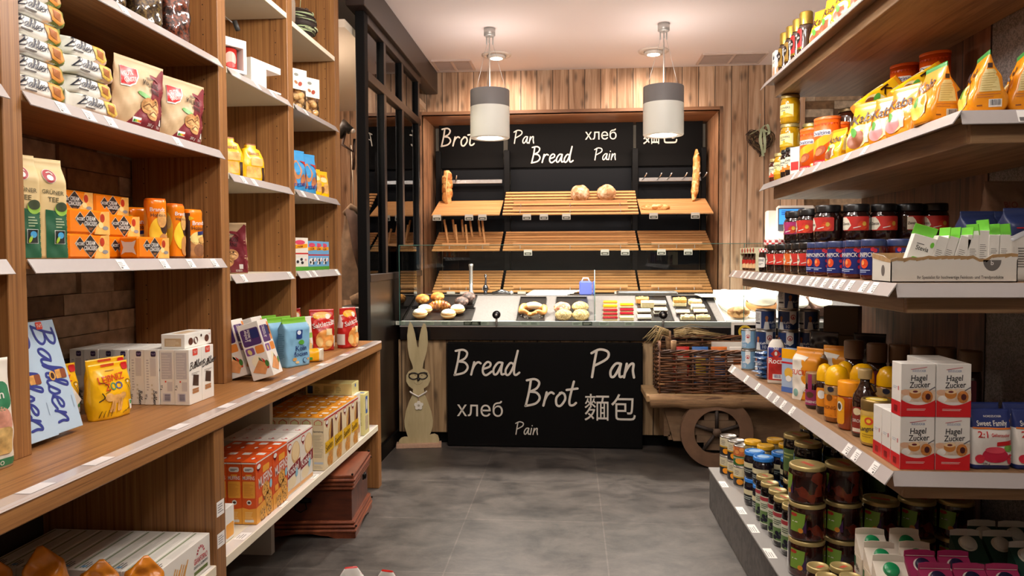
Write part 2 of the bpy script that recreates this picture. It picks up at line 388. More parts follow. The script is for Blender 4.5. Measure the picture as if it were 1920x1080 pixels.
class Srf:
    """draws flat print on the surface fn(u, v, offset)"""
    def __init__(s, mb, fn, lim=None, step=.0004): s.mb = mb; s.fn = fn; s.lim = lim; s.step = step
    def tris(s, vs, tr, m, l):
        vs = [tuple(v) for v in vs]; tr = list(tr)
        if s.lim:
            mid = {}; out = []
            st = list(tr); guard = 0
            while st and guard < 6000:
                guard += 1; t = st.pop()
                e = [((vs[t[i]][0] - vs[t[(i + 1) % 3]][0]) ** 2 + (vs[t[i]][1] - vs[t[(i + 1) % 3]][1]) ** 2, i) for i in range(3)]
                L, i = max(e)
                if L <= s.lim ** 2: out.append(t); continue
                a, b, c = t[i], t[(i + 1) % 3], t[(i + 2) % 3]; k = (min(a, b), max(a, b))
                if k not in mid: mid[k] = len(vs); vs.append(((vs[a][0] + vs[b][0]) / 2, (vs[a][1] + vs[b][1]) / 2))
                st += [(a, mid[k], c), (mid[k], b, c)]
            tr = out + st
        s.mb.add([s.fn(u, v, s.step * l) for u, v in vs], tr, m, s.lim is not None)
    def poly(s, p, m, l=1):
        t = tessellate_polygon([[Vector((a, b, 0)) for a, b in p]]); s.tris(p, t, m, l); return s
    def rect(s, u0, v0, u1, v1, m, l=1): return s.poly([(u0, v0), (u1, v0), (u1, v1), (u0, v1)], m, l)
    def ell(s, cu, cv, ru, rv, m, l=1, a0=0, a1=2 * PI, n=20, rot=0):
        full = a1 - a0 > 6.2; p = [] if full else [(cu, cv)]
        for i in range(n + (0 if full else 1)):
            a = a0 + (a1 - a0) * i / n; x, y = ru * math.cos(a), rv * math.sin(a)
            p.append((cu + x * math.cos(rot) - y * math.sin(rot), cv + x * math.sin(rot) + y * math.cos(rot)))
        return s.poly(p, m, l)
    def rrect(s, u0, v0, u1, v1, r, m, l=1):
        p = []
        for cx, cy, a in ((u1 - r, v1 - r, 0), (u0 + r, v1 - r, 1), (u0 + r, v0 + r, 2), (u1 - r, v0 + r, 3)):
            p += [(cx + r * math.cos((a + j / 4) * PI / 2), cy + r * math.sin((a + j / 4) * PI / 2)) for j in range(5)]
        return s.poly(p, m, l)
    def text(s, t, cu, cv, h, m, l=2, rot=0, wmax=None, shear=0., fit=None):
        vs, tr, W = textmesh(t, shear); k = h / .7; kx = k
        if fit: kx = fit / W
        elif wmax and W * k > wmax: kx = wmax / W
        c, d = math.cos(rot), math.sin(rot)
        s.tris([(cu + x * kx * c - y * k * d, cv + x * kx * d + y * k * c) for x, y in vs], tr, m, l); return s
    def path(s, p, wd, m, l=2, k=5, taper=False):
        q = smooth(p, k); n = len(q); A = []; tr = []
        for i, a in enumerate(q):
            t = (q[min(i + 1, n - 1)] - q[max(i - 1, 0)]); t = t.normalized() if t.length > 1e-9 else Vector((0, 1))
            x = wd / 2 * (1 if not taper else .35 + .65 * math.sin(PI * min(1, (i + .5) / n)))
            nn = Vector((-t.y, t.x)) * x; A += [tuple(a + nn), tuple(a - nn)]
        for i in range(n - 1): tr.append((2 * i, 2 * i + 1, 2 * i + 3, 2 * i + 2))
        s.mb.add([s.fn(a[0], a[1], s.step * (l + .5 * (i // 2) / n)) for i, a in enumerate(A)], tr, m, s.lim is not None)
        if not taper:
            for k, a in enumerate((q[0], q[-1])): s.ell(a.x, a.y, wd / 2, wd / 2, m, l + .12 + .5 * k, n=8)
        return s
    def hand(s, t, u, v, h, m, wd=.09, l=2, rot=0, sx=1., slant=0., adv=1.):
        x = 0; c, d = math.cos(rot), math.sin(rot)
        for ch in t:
            st, a = HW[ch]
            for j, p in enumerate(st):
                pp = []
                for px, py in p:
                    X = ((x + px) * sx + py * slant) * h; Y = py * h; pp.append((u + X * c - Y * d, v + X * d + Y * c))
                s.path(pp, wd * h, m, l + .8 * (j % 2), 4)
            x += a * adv
        return s
    def lines(s, u0, v0, u1, v1, n, m, l=2, seed=1, fill=.45):
        rg = random.Random(seed); dv = (v1 - v0) / n
        for i in range(n): s.rect(u0, v0 + i * dv, u0 + (u1 - u0) * rg.uniform(.6, 1), v0 + (i + fill) * dv, m, l)
        return s
    def bars(s, u0, v0, u1, v1, m, mw=None, l=2, seed=2, vert=True):
        if mw: s.rect(u0, v0, u1, v1, mw, l); l += 1
        rg = random.Random(seed); a, b = (u0, u1) if vert else (v0, v1); g = (b - a) * .08; x = a + g; b -= g
        while x < b:
            wd = rg.choice((.012, .02, .035)) * (b - a)
            if vert: s.rect(x, v0 + (v1 - v0) * .22, x + wd, v1 - (v1 - v0) * .08, m, l)
            else: s.rect(u0 + (u1 - u0) * .22, x, u1 - (u1 - u0) * .08, x + wd, m, l)
            x += wd + rg.choice((.02, .035)) * (b - a)
        return s
def faces(mb, W, D, H):
    """print surfaces of a box standing on z=0: u runs to the reader's right, v up (top: v away from the reader)"""
    return {'front': Srf(mb, lambda u, v, o: (u, -D / 2 - o, v)), 'right': Srf(mb, lambda u, v, o: (W / 2 + o, u, v)),
            'left': Srf(mb, lambda u, v, o: (-W / 2 - o, -u, v)), 'back': Srf(mb, lambda u, v, o: (-u, D / 2 + o, v)),
            'top': Srf(mb, lambda u, v, o: (u, v, H + o))}
def cyl(mb, r, lim=None): return Srf(mb, lambda u, v, o: ((r + o) * math.sin(u / r), -(r + o) * math.cos(u / r), v), lim or r * .35, .0006)
def bag(mb, W, D, H, wf, df, bands, p=2.6, wr=.002, seed=0, n=48, nz=26, lean=0.):
    """soft pack: wf(t), df(t) scale width and depth with height; returns print surfaces front, right, left"""
    rg = random.Random(seed); ph = [rg.uniform(0, 6.28) for _ in range(6)]
    def ns(x, z): return wr * (math.sin(x * 61 + ph[0] + 17 * z) + .7 * math.sin(z * 83 + ph[1] - 40 * x) + .5 * math.sin(x * 140 + z * 97 + ph[2])) * min(1., 4 * (1 - z / H) + .25)
    def hw(z): return max(W / 2 * wf(z / H), 1e-4)
    def hd(z): return max(D / 2 * df(z / H), 6e-4)
    def yy(x, z): q = min(abs(x) / hw(z), 1.); return hd(z) * max(0., 1 - q ** p) ** (1 / p)
    vs = []; fs = []; ms = []
    zs = [H * i / nz for i in range(nz + 1)]
    for z in zs:
        for i in range(n):
            a = 2 * PI * (i + .5) / n; cs, sn = math.cos(a), math.sin(a)
            x = hw(z) * math.copysign(abs(cs) ** (2 / p), cs); y = hd(z) * math.copysign(abs(sn) ** (2 / p), sn)
            k = min(1, hd(z) / (D / 2) * 2)
            vs.append((x, y + (ns(x, z) * k if y < 0 else -ns(x, z) * k) + lean * z, z))
    for j in range(nz):
        t = (j + .5) / nz; m = next(b for e, b in bands if t <= e + 1e-9)
        for i in range(n):
            i2 = (i + 1) % n; fs.append((j * n + i, j * n + i2, j * n + n + i2, j * n + n + i)); ms.append(m)
    mb.add(vs, fs, ms, True); b = len(mb.v) - len(vs)
    mb.f.append(tuple(b + i for i in reversed(range(n)))); mb.fm.append(mb.mi(bands[0][1])); mb.fs.append(False)
    mb.f.append(tuple(b + nz * n + i for i in range(n))); mb.fm.append(mb.mi(bands[-1][1])); mb.fs.append(False)
    def fr(u, v, o):
        v = min(max(v, 0), H); u = max(-hw(v), min(hw(v), u)); k = min(1, hd(v) / (D / 2) * 2)
        return (u, -(yy(u, v) - ns(u, v) * k) - o - .0007 + lean * v, v)
    def sd(sg):
        def g(u, v, o):
            v = min(max(v, 0), H); y = u * sg; h = hd(v); q = min(abs(y) / h, .999); x = hw(v) * (1 - q ** p) ** (1 / p)
            return (sg * (x + o + .0003), max(-h, min(h, y)) + lean * v, v)
        return g
    L = min(W, H) * .09
    return {'front': Srf(mb, fr, L, .0009), 'right': Srf(mb, sd(1), L, .0009), 'left': Srf(mb, sd(-1), L, .0009)}
def lerp(pts):
    def f(t):
        for (a, x), (b, y) in zip(pts, pts[1:]):
            if t <= b: return x + (y - x) * (t - a) / (b - a)
        return pts[-1][1]
    return f
# ---------------------------------------------------------------- the room
CEIL = 3.18; BW = 7.2
struct('floor', MB().box(-3, 5, -2.2, 9, -.05, 0, FLOOR))
CM = M('#f0e3df', .8)
struct('ceiling', MB().box(-3, 5, -2.2, 9, CEIL, CEIL + .06, CM))
b = MB(); b.box(-3, -1.44, BW, BW + .05, 0, CEIL, PINE); b.box(1.39, 2.17, BW, BW + .05, 0, CEIL, PINE); b.box(-1.44, 1.39, BW, BW + .05, 2.775, CEIL, PINE); b.box(-1.44, 1.39, BW, BW + .05, 0, .6, PINE)
struct('wall_back', b)
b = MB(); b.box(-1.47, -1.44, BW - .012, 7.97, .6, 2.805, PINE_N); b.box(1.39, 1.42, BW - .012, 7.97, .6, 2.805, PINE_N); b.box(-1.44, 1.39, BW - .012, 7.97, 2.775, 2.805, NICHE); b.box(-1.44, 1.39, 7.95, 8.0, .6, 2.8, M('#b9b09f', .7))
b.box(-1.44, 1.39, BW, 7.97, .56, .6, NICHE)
struct('trim_1', b)
STONES = [M(c, .85, noise=.3, ns=25, bump=.5) for c in ('#7d5f42', '#a08870', '#6b523c', '#a98f74', '#8a6540', '#bba78f')]
def stone_wall(name, a0, a1, z0, z1, fn, seed):
    rg = random.Random(seed); b = MB(); z = z0
    while z < z1:
        h = min(.075, z1 - z); a = a0 - rg.uniform(0, .3)
        while a < a1:
            L = rg.uniform(.16, .45); d = rg.uniform(.008, .03); lo, hi = max(a, a0), min(a + L, a1)
            if hi > lo: fn(b, lo, hi - .002, d, z, z + h - .002, rg.choice(STONES))
            a += L
        z += h
    return struct(name, b)
stone_wall('wall_left', -2.2, 4.5, 0, CEIL, lambda b, lo, hi, d, z, z2, m: b.box(-1.86, -1.80 + d, lo, hi, z, z2, m), 3)
stone_wall('wall_right', 2.17, 5, .9, CEIL, lambda b, lo, hi, d, z, z2, m: b.box(lo, hi, 7.28 - d, 7.34, z, z2, m), 5)
struct('wall_side', MB().box(3.9, 4, -2.2, 7.3, 0, CEIL, M('#b9a893', .8)))
struct('wall_rear', MB().box(-3, 5, -2.2, -2.1, 0, CEIL, M('#b0a596', .8)))
struct('wall_staff', MB().box(-2.5, -2.4, 4.5, BW, 0, CEIL, M('#cdbfa6', .8)))
struct('wall_staff_end', MB().box(-2.5, -1.8, 4.5, 4.6, 0, CEIL, M('#8a6a4c', .7)))
struct('ceiling_staff', MB().box(-2.45, -1.4, 4.6, BW, 2.83, 2.88, M('#d9cbb8', .8)))
# glazed black partition
PX0, PX1, PY0, PY1 = -1.37, -1.31, 4.72, 6.6
part_root = thing('glass_partition', 'black framed glass partition at the end of the shelving', 'partition', (0, 0, 0)); part_root['kind'] = 'structure'
BRN = M('#2a201c', .35)
b = MB(); b.box(-1.40, -1.28, 4.62, BW - .02, 2.97, CEIL - .003, BRN, .004); part('head_beam', b, part_root)
b = MB()
b.box(PX0, PX1, 4.72, 4.80, .0, 2.97, BLACK, .004)
for y in (5.22, 5.78, 6.40): b.box(-1.352, -1.314, y, y + .055, 1.27, 2.97, BLACK, .003); b.box(-1.314, -1.310, y, y + .055, 1.27, 2.97, BRN)  # brown strip paints the lit aisle side of each black mullion
for z0, z1 in ((2.55, 2.61), (1.24, 1.29), (2.91, 2.97)): b.box(-1.355, -1.308, 4.80, PY1 - .1, z0, z1, BRN, .003)
part('frame', b, part_root)
part('pane', MB().box(-1.343, -1.337, 4.80, PY1 - .15, 1.29, 2.91, GLASS), part_root)
b = MB(); b.box(PX0 + .005, PX1 - .005, 4.80, 6.455, .0, 1.24, M('#1d1613', .3)); b.box(PX0 - .01, PX1 + .012, 4.80, 6.455, 0, .1, BLACK); part('lower_panel', b, part_root)
# ---------------------------------------------------------------- ceiling fittings
for i, (x, y) in enumerate(ADDED_LAMPS):  # fixtures of the added aisle lamps, all out of view
    r = thing('aisle_lamp', 'unseen opal drum lamp added over the shop aisle for light', 'ceiling lamp', (x, y, CEIL), 0, 'added opal aisle lamps')
    part('canopy', MB().lathe([(.06, 0), (.06, -.03), (.012, -.04), (.012, -.4)], WHITE, 20), r)
    part('opal_shade', MB().lathe([(.0, -.4), (.05, -.4), (.05, -.41)], M('#f6efe4', .5), 28, cap=False), r)
    part('diffuser', MB().lathe([(.05, -.6), (.0, -.605)], M('#fff4e6', .6, emit=3.), 28, cap=False), r)
for i, ((x, y), nm) in enumerate(zip(SPOTS, ('the white pendant hanging by the partition', 'the white pendant hanging by the tall gondola'))):
    r = thing('recessed_spot', 'round recessed ceiling spot behind ' + nm, 'ceiling spot', (x, y, CEIL))
    part('trim_ring', MB().lathe([(.085, 0), (.13, 0), (.13, -.008), (.085, -.012), (.085, 0)], M('#e0d2c6', .4), 28, cap=False), r)
    b = MB(); b.lathe([(.08, 0), (.08, -.03), (.06, -.034)], M('#d8cfc6', .35), 24); b.lathe([(0, -.0345), (.055, -.0345)], M('#fff1dc', .5, emit=9.), 20, cap=False); part('lamp_head', b, r)
for nm, x0, x1, where in (('a', -1.26, -.9, 'beside the black beam'), ('b', 1.15, 1.72, 'beside the tall gondola')):
    r = thing('air_vent', 'flat rectangular ceiling air vent ' + where, 'vent', ((x0 + x1) / 2, 6.93, CEIL)); h = (x1 - x0) / 2
    b = MB()
    for a0, a1, c0, c1 in ((-h, h, -.19, -.17), (-h, h, .15, .17), (-h, -h + .02, -.17, .15), (h - .02, h, -.17, .15), (-.01, .01, -.17, .15)): b.box(a0, a1, c0, c1, -.014, 0, M('#cdb8ac', .6))
    part('frame', b, r); b = MB()
    for k in range(12): b.box(-h + .02, h - .02, -.165 + k * .027, -.155 + k * .027, -.01, -.002, M('#bca79c', .6))
    part('slat_panel', b, r)
for (x, y), where in zip(PENDANTS, ('nearer the glass partition', 'nearer the tall gondola')):
    r = thing('pendant_lamp', 'white drum pendant lamp with grey top band hanging ' + where, 'pendant lamp', (x, y, 0))
    part('ceiling_rose', MB().lathe([(.045, CEIL), (.045, CEIL - .055), (.036, CEIL - .062)], STEEL, 20), r)
    b = MB(); b.tube([(0, 0, CEIL - .06), (0, 0, 2.7)], .0045, M('#b9b1a8', .5), 6)
    part('cable', b, r)
    for k in range(3):
        a = k * 2.1 + .5; c, s_ = math.cos(a), math.sin(a)
        b = MB(); b.tube([(c * .028, s_ * .028, CEIL - .06), (c * .028, s_ * .028, CEIL - .12)], .006, STEEL, 6); b.tube([(c * .028, s_ * .028, CEIL - .12), (c * .142, s_ * .142, 2.702)], .0012, STEEL, 4)
        part('wire', b, r)
    b = MB(); b.lathe([(.146, 2.6), (.146, 2.7), (.152, 2.7), (.154, 2.695), (.154, 2.57)], M('#7d7a7b', .55), 40, cap=False); b.lathe([(0, 2.64), (.146, 2.64)], M('#e8e4dc', .6), 30, cap=False); part('upper_shade', b, r)
    b = MB(); b.lathe([(.154, 2.57), (.154, 2.335), (.150, 2.33), (.105, 2.33), (.105, 2.36)], M('#eff1ea', .5), 40, cap=False); part('lower_shade', b, r)
    part('bulb', MB().lathe([(0, 2.345), (.104, 2.345)], M('#fff6e8', .5, emit=14.), 28, cap=False), r)
# ---------------------------------------------------------------- bread rack in the niche
RK = dull(M('#0e0e0f', .55))
rack = thing('bread_rack', 'black metal bread rack filling the wooden niche', 'rack', (0, 0, 0))
for x0, x1 in ((-1.40, -1.35), (-.69, -.63), (.62, .68), (1.31, 1.36)): part('upright', MB().box(x0, x1, 7.70, 7.76, .62, 2.5, RK, .004), rack)
for x0, x1 in ((-1.35, -.69), (-.63, .62), (.68, 1.31)): part('back_panel', MB().box(x0, x1, 7.80, 7.82, .65, 2.36, dull(M('#101216', .6))), rack)
def at78(px, py): p = atY(px, py, 7.775); return p.x, p.z
CH = M('#d9d2c6', .6)
def sign_text(srf, conv, kind, t, px, base, top, px1=None):
    u, v = conv(px, base); h = conv(px, top)[1] - v
    if kind == 'h': srf.hand(t, u, v, h, CH, .088)
    else:
        u1 = conv(px1, base)[0]; srf.text(t, (u + u1) / 2, v + h * .5, h, CH, 1, fit=u1 - u)
for x0, x1, wd in ((-1.375, -.70, [('h', 'Brot', 828, 274, 242)]),
                   (-.655, .635, [('h', 'Pan', 964, 269, 245), ('h', 'Bread', 997, 305, 276), ('t', 'хлеб', 1097, 262, 243, 1156), ('h', 'Pain', 1115, 300, 278)]),
                   (.665, 1.335, [('t', '麵包', 1206, 267, 237, 1270)])):
    b = MB(); b.box(x0, x1, 7.775, 7.795, 2.33, 2.815, dull(M('#090808', .75))); S = Srf(b, lambda u, v, o: (u, 7.774 - o, v), step=.001)
    for q in wd: sign_text(S, at78, *q)
    part('lettered_panel', b, rack)
def slat_shelf(x0, x1, yf, zf, yr, zr, label, n, rails, tags, flat=False):
    r = thing('slatted_shelf', label, 'shelf', (0, 0, 0), 0, None)
    b = MB(); L = math.hypot(yr - yf, zr - zf); cy, cz = (yr - yf) / L, (zr - zf) / L
    for i in range(n):
        t0 = i / n * L; t1 = t0 + L / n * (.97 if flat else .52); w_ = .012
        v = []
        for t in (t0, t1):
            for h in (0, .011): v += [(x0 + w_ * 0, yf + t * cy - h * cz, zf + t * cz + h * cy), (x1, yf + t * cy - h * cz, zf + t * cz + h * cy)]
        b.add(v, [(0, 1, 3, 2), (4, 6, 7, 5), (0, 4, 5, 1), (2, 3, 7, 6), (0, 2, 6, 4), (1, 5, 7, 3)], OAKB)
    part('slat_deck', b, r)
    b = MB()
    for x in (x0 + .06, (x0 + x1) / 2, x1 - .06): b.tube([(x, yf + .01, zf - .012), (x, yr, zr - .012), (x, 7.8, zr - .05)], .009, RK, 5)
    part('bracket', b, r)
    for k in range(rails):
        t = .02 + k * .13; b = MB(); y, z = yf + t * cy, zf + t * cz
        b.box(x0 + .1, x1 - .1, y - .006, y + .006, z + .045, z + .07, OAKB)
        for x in (x0 + .17, (x0 + x1) / 2, x1 - .17): b.tube([(x, y, z + .0), (x, y, z + .05)], .004, STEEL, 5)
        part('guard_rail', b, r)
    for px in tags:
        x = atY(px, 470, yf).x
        if x0 < x - .04 and x + .05 < x1:
            b = MB(); b.box(x - .04, x + .04, yf - .012, yf - .006, zf - .045, zf + .012, M('#c9c3b8', .4)); b.box(x - .034, x + .034, yf - .0135, yf - .012, zf - .04, zf - .015, M('#4b4a3c', .5)); b.box(x - .02, x + .02, yf - .0145, yf - .0135, zf - .031, zf - .026, CH)
            part('price_holder', b, r)
    return r
TI = (('topmost', 1.805, ((1.975, 1, 0), (2.075, 0, 2), (1.975, 1, 0)), ([820, 880, 905], [988, 1020, 1062], [1225, 1303])), ('middle', 1.46, ((1.665, 0, 1),) * 3, ([], [990, 1134, 1172], [1240, 1290])), ('lowest', 1.055, ((1.265, 0, 1),) * 3, ([845, 870], [978, 1068, 1160], [1225])))
SECT = ((-1.362, -.695, 'section by the partition'), (-.665, .645, 'wide middle section'), (.668, 1.348, 'section by the gondola'))
for nm, zf, tiers, tg in TI:
    for (x0, x1, sec), (zr, flat, rails), tags in zip(SECT, tiers, tg):
        slat_shelf(x0, x1, 7.25, zf, 7.7, zr, f'{nm} beech slat shelf in the {sec} of the bread rack', 8, rails, tags, bool(flat))
for x0, x1, hooks, nm in ((-1.34, -.71, (-1.33, -1.2), 'section with the standing loaf'), (.69, 1.32, (.72, .87, .97, 1.12, 1.25, 1.315), 'section with the leaning baguette')):
    r = thing('hook_rail', f'chrome loaf hook rail across the {nm}', 'rail', (0, 0, 0))
    part('bar', MB().box(x0, x1, 7.73, 7.75, 2.165, 2.205, CHROME, .003), r)
    for x in hooks:
        part('hook', MB().tube([(x, 7.735, 2.18), (x + .02, 7.66, 2.2), (x + .035, 7.6, 2.235)], .006, CHROME, 6), r)
# dowel stand for long loaves
r = thing('dowel_stand', 'upright wooden dowels standing on the middle slat shelf', 'loaf holder', (0, 0, 0))
for px0, y0, px1, y1, Y in ((833, 412, 838, 445, 7.55), (849, 412, 853, 445, 7.55), (866, 412, 869, 446, 7.55), (881, 412, 886, 446, 7.55), (897, 412, 901, 444, 7.55), (904, 412, 907, 440, 7.55), (835, 422, 841, 462, 7.36), (854, 421, 858, 462, 7.36), (873, 421, 877, 462, 7.36), (905, 428, 910, 460, 7.36)):
    p, q = atY(px0, y0, Y + .03), atY(px1, y1, Y); part('dowel', MB().tube([p, q], .0115, OAKB, 8), r)
# breads
CRUST = speckle('crust', '#a8642c', '#e3b878', 30, .6, .3, .7, .4, cc='#cf9450'); FLOUR = speckle('floured_crust', '#a97a50', '#e6d3b8', 34, .8, .25, .7, .5, cc='#c79f74')
GOLD = speckle('golden_crust', '#b9752f', '#efc98c', 26, .5, .3, .7, .2, cc='#d9a057')
p = atY(838, 382, 7.6)
b = MB(); n = 24; pts = [(p.x + .006 * math.sin(i), 7.63 + .0 * i, 1.945 + .345 * i / n) for i in range(n + 1)]
b.tube(pts, [.052 * min(1, .55 + 2.2 * min(i / n, 1 - i / n)) * (1 + .04 * math.sin(i * 2.1)) for i in range(n + 1)], CRUST, 16); b.tube([(p.x + .005, 7.578, 1.97), (p.x - .004, 7.572, 2.1), (p.x + .01, 7.578, 2.27)], .006, M('#e8b878', .7), 6)
one('tall_loaf', b, 'tall loaf standing upright under the chrome rail', 'bread')
p, q = atY(1300, 378, 7.6), atY(1306, 280, 7.7)
b = MB(); pts = [p.lerp(q, i / 24) + Vector((.012 * math.sin(i * .13 * 1), 0, 0)) for i in range(25)]
b.tube(pts, [.036 * min(1, .3 + 4 * min(i / 24, 1 - i / 24)) * (1 + .05 * math.sin(i * 1.7)) for i in range(25)], GOLD, 14)
for i in range(4, 22, 4): b.tube([pts[i] + Vector((-.022, -.026, 0)), pts[i + 2] + Vector((.018, -.03, 0))], .005, M('#f1d29c', .7), 5)
one('baguette', b, 'long baguette standing on end leaning at the niche side', 'bread')
a, c = atY(1202, 386, 7.36), atY(1256, 387, 7.36); zz = 1.805 + .17 * (7.36 - 7.25) / .45 + .03
b = MB(); b.tube([(a.x + (c.x - a.x) * i / 20, 7.36, zz) for i in range(21)], [.03 * min(1, .35 + 4 * min(i / 20, 1 - i / 20)) for i in range(21)], GOLD, 12); one('short_baguette', b, 'short baguette lying flat on the topmost slat shelf', 'bread')
for px, nm in ((1092, 'round floured loaf with the partition-side place of the pair'), (1133, 'round floured loaf with the gondola-side place of the pair')):
    rg = random.Random(px); ph = rg.uniform(0, 6)
    b = MB(); b.blob((0, 0, .082), (.1, .085, .086), FLOUR, 26, 16, lambda d: 1 + .03 * math.sin(7 * d.x + ph) + .025 * math.sin(9 * d.z + 5 * d.x + ph))
    p = atY(px, 385, 7.37); one('round_loaf', b, nm, 'bread', (p.x, 7.48, 1.962)).rotation_euler = (.55, 0, ph)
# ---------------------------------------------------------------- counter
CY = 5.5
cnt = thing('bakery_counter', 'long bakery counter with black band and glass top', 'counter', (0, 0, 0))
BASEP = planks('counter_pine_front', ['#7f6546', '#a88a64', '#c2a47c'], .17, 'x', .6, .4)
b = MB(); b.box(-1.292, 2.9, CY, CY + .04, .09, .785, BASEP); b.box(-1.292, -1.26, CY + .04, 6.2, .09, .785, BASEP); part('timber_front', b, cnt)
part('plinth', MB().box(-1.28, 2.9, CY + .05, 6.2, 0, .09, BLACK), cnt)
b = MB(); b.box(-1.275, 2.9, CY - .03, 6.2, .785, .89, BLKG, .004); b.box(-1.275, 2.9, CY - .034, CY - .028, .885, .893, STEEL); part('black_band', b, cnt)
DECK = speckle('speckled_deck', '#575150', '#7d7573', 420, .5, .25, .75)
SL = .30
def dz(y): return .905 + (y - 5.53) * SL
b = MB(); b.prism([(5.53, .892), (6.12, .892), (6.12, dz(6.12)), (5.53, dz(5.53))], lambda u, v, k: (-1.27 if k == 0 else 2.9, u, v), DECK); part('display_deck', b, cnt)
b = MB(); b.box(-1.27, 2.9, CY - .002, 5.53, .892, .925, M('#c2bdb8', .5, .1)); part('front_lip', b, cnt)
b = MB(); b.box(-1.27, 2.9, 6.12, 6.4, 1.06, 1.085, M('#7a7572', .35, .7)); b.box(-1.27, 2.9, 6.12, 6.14, .89, 1.06, BLACK); part('rear_ledge', b, cnt)
b = MB(); b.box(-1.278, 1.24, CY - .010, CY - .004, .893, 1.49, GLASS); b.box(1.244, 2.85, CY - .010, CY - .004, .893, 1.49, GLASS); part('front_glass', b, cnt)
b = MB(); b.box(-1.278, 2.85, CY - .0105, CY - .0035, 1.49, 1.494, GEDGE); b.box(-1.281, -1.278, CY - .0105, CY - .0035, .893, 1.492, GEDGE); b.box(1.240, 1.244, CY - .0105, CY - .0035, .893, 1.492, GEDGE); part('glass_edge', b, cnt)
b = MB(); b.box(-1.279, -1.273, CY, 6.1, .893, 1.49, GLASS); part('end_glass', b, cnt)
gx = .172
b = MB(); b.prism([(5.54, dz(5.54)), (6.05, dz(6.05)), (6.0, 1.22), (5.62, 1.30)], lambda u, v, k: (gx + .006 * k, u, v), GLASS); b.tube([(gx + .003, 5.54, .93), (gx + .003, 5.62, 1.30), (gx + .003, 6.0, 1.22)], .003, GEDGE, 5)
part('divider_glass', b, cnt)
LED = M('#fffaf2', .5, emit=9.)
b = MB(); b.box(1.16, 2.8, 6.15, 6.22, 1.085, 1.125, LED); part('light_bar', b, cnt)
for px in (931, 1243):
    p = atY(px, 590, 5.46); b = MB(); b.tube([(p.x, 5.455, .895), (p.x, 5.455, .965)], .008, STEEL, 8); b.tube([(p.x, 5.468, p.z), (p.x, 5.44, p.z), (p.x, 5.432, p.z)], [.03, .03, .022], BLKG, 18); b.tube([(p.x, 5.434, p.z), (p.x, 5.428, p.z)], [.012, .009], STEEL, 12)
    part('glass_clamp', b, cnt)
TAGG = M('#d3d6c6', .4); TAGD = M('#4b5145', .4)
for i, px in enumerate((752, 806, 836, 879, 893, 908, 985, 1003, 1082, 1101, 1132, 1180)):
    p = atY(px, 615, 5.515); m = TAGD if i in (3, 4, 9) else TAGG
    b = MB(); b.box(p.x - .036, p.x + .036, CY - .0035, CY - .0015, .896, .925, m); S = Srf(b, lambda u, v, o: (u, CY - .0036 - o, v)); S.lines(p.x - .028, .903, p.x + .028, .92, 2, M('#d8d6c4', .5) if m is TAGD else M('#6b7064', .5), 1, px)
    part('price_tag', b, cnt)
# black sign board with the words for bread
b = MB(); b.box(-.915, .517, 5.43, 5.497, .006, .772, BLKW, .004); S = Srf(b, lambda u, v, o: (u, 5.4295 - o, v), step=.001)
def at54(px, py): p = atY(px, py, 5.43); return p.x, p.z
for q in (('h', 'Bread', 853, 702, 657), ('h', 'Pan', 1109, 707, 656), ('h', 'Brot', 986, 760, 712), ('t', 'хлеб', 857, 780, 752, 943), ('t', '麵包', 1096, 784, 746, 1192), ('h', 'Pain', 967, 814, 791)): sign_text(S, at54, *q)
one('sign_board', b, 'black board lettered with bread in several languages', 'sign')
# ---------------------------------------------------------------- pastries on the deck
TRAY = M('#1c1818', .3)
def on_deck(px, py):       # the point of the sloping deck seen at a pixel
    d = ray(px, py); t = (.905 - 5.53 * SL - EYE) / (d.z - SL * d.y); return Vector((d.x * t, d.y * t, EYE + d.z * t + .008))
RXD = math.atan(SL)
def tray(px0, px1, y0, y1, label, m=TRAY):
    b = MB(); x0 = max(-1.262, atY(px0, 580, (y0 + y1) / 2).x); x1 = atY(px1, 580, (y0 + y1) / 2).x; h = (x1 - x0) / 2; D = (y1 - y0) / 2 / math.cos(RXD)
    b.box(-h, h, -D, D, 0, .004, m)
    for a in ((-h, -h + .006, -D, D), (h - .006, h, -D, D), (-h, h, -D, -D + .006), (-h, h, D - .006, D)): b.box(*a, .004, .014, m)
    o = one('tray', b, label, 'tray', ((x0 + x1) / 2, (y0 + y1) / 2, dz((y0 + y1) / 2) + .002)); o.rotation_euler = (RXD, 0, 0); return o
tray(752, 888, 5.56, 5.82, 'black tray under the sugared doughnuts'); tray(752, 892, 5.84, 6.1, 'black tray under the muffins and the croissant')
tray(972, 1023, 5.56, 6.06, 'black tray under the big pretzel'); tray(1042, 1102, 5.56, 6.06, 'black tray under the seeded rolls'); tray(1196, 1256, 5.56, 6.08, 'black tray under the sliced layer cakes'); tray(1266, 1332, 5.56, 6.08, 'black tray under the crumble and cream slices')
tray(1348, 1412, 5.56, 6.08, 'white tray under the strudel', M('#ece8e0', .4))
MUF = speckle('muffin_top', '#a85f1e', '#e9b05a', 45, .6, .3, .7, .5, cc='#cf8a36'); CUP = M('#2a1a14', .7); CHO = speckle('chocolate_muffin_top', '#33211d', '#8a6a60', 45, .6, .3, .72, .5)
def muffin(px, py, top, label):
    p = on_deck(px, py); r = thing('muffin', label, 'muffin', p); r.rotation_euler = (RXD, 0, 0)
    b = MB(); n = 24; prof = [(.030, 0), (.045, .055)]; b.lathe(prof, CUP, 24); part('paper_cup', b, r)
    b = MB(); b.blob((0, 0, .058), (.056, .056, .036), top, 18, 10, lambda d: 1 + .05 * math.sin(9 * d.x + px) * math.sin(8 * d.y)); part('crown', b, r)
muffin(793, 575, MUF, 'golden muffin in dark cup beside the end glass'); muffin(821, 571, MUF, 'golden muffin in dark cup behind the croissant')
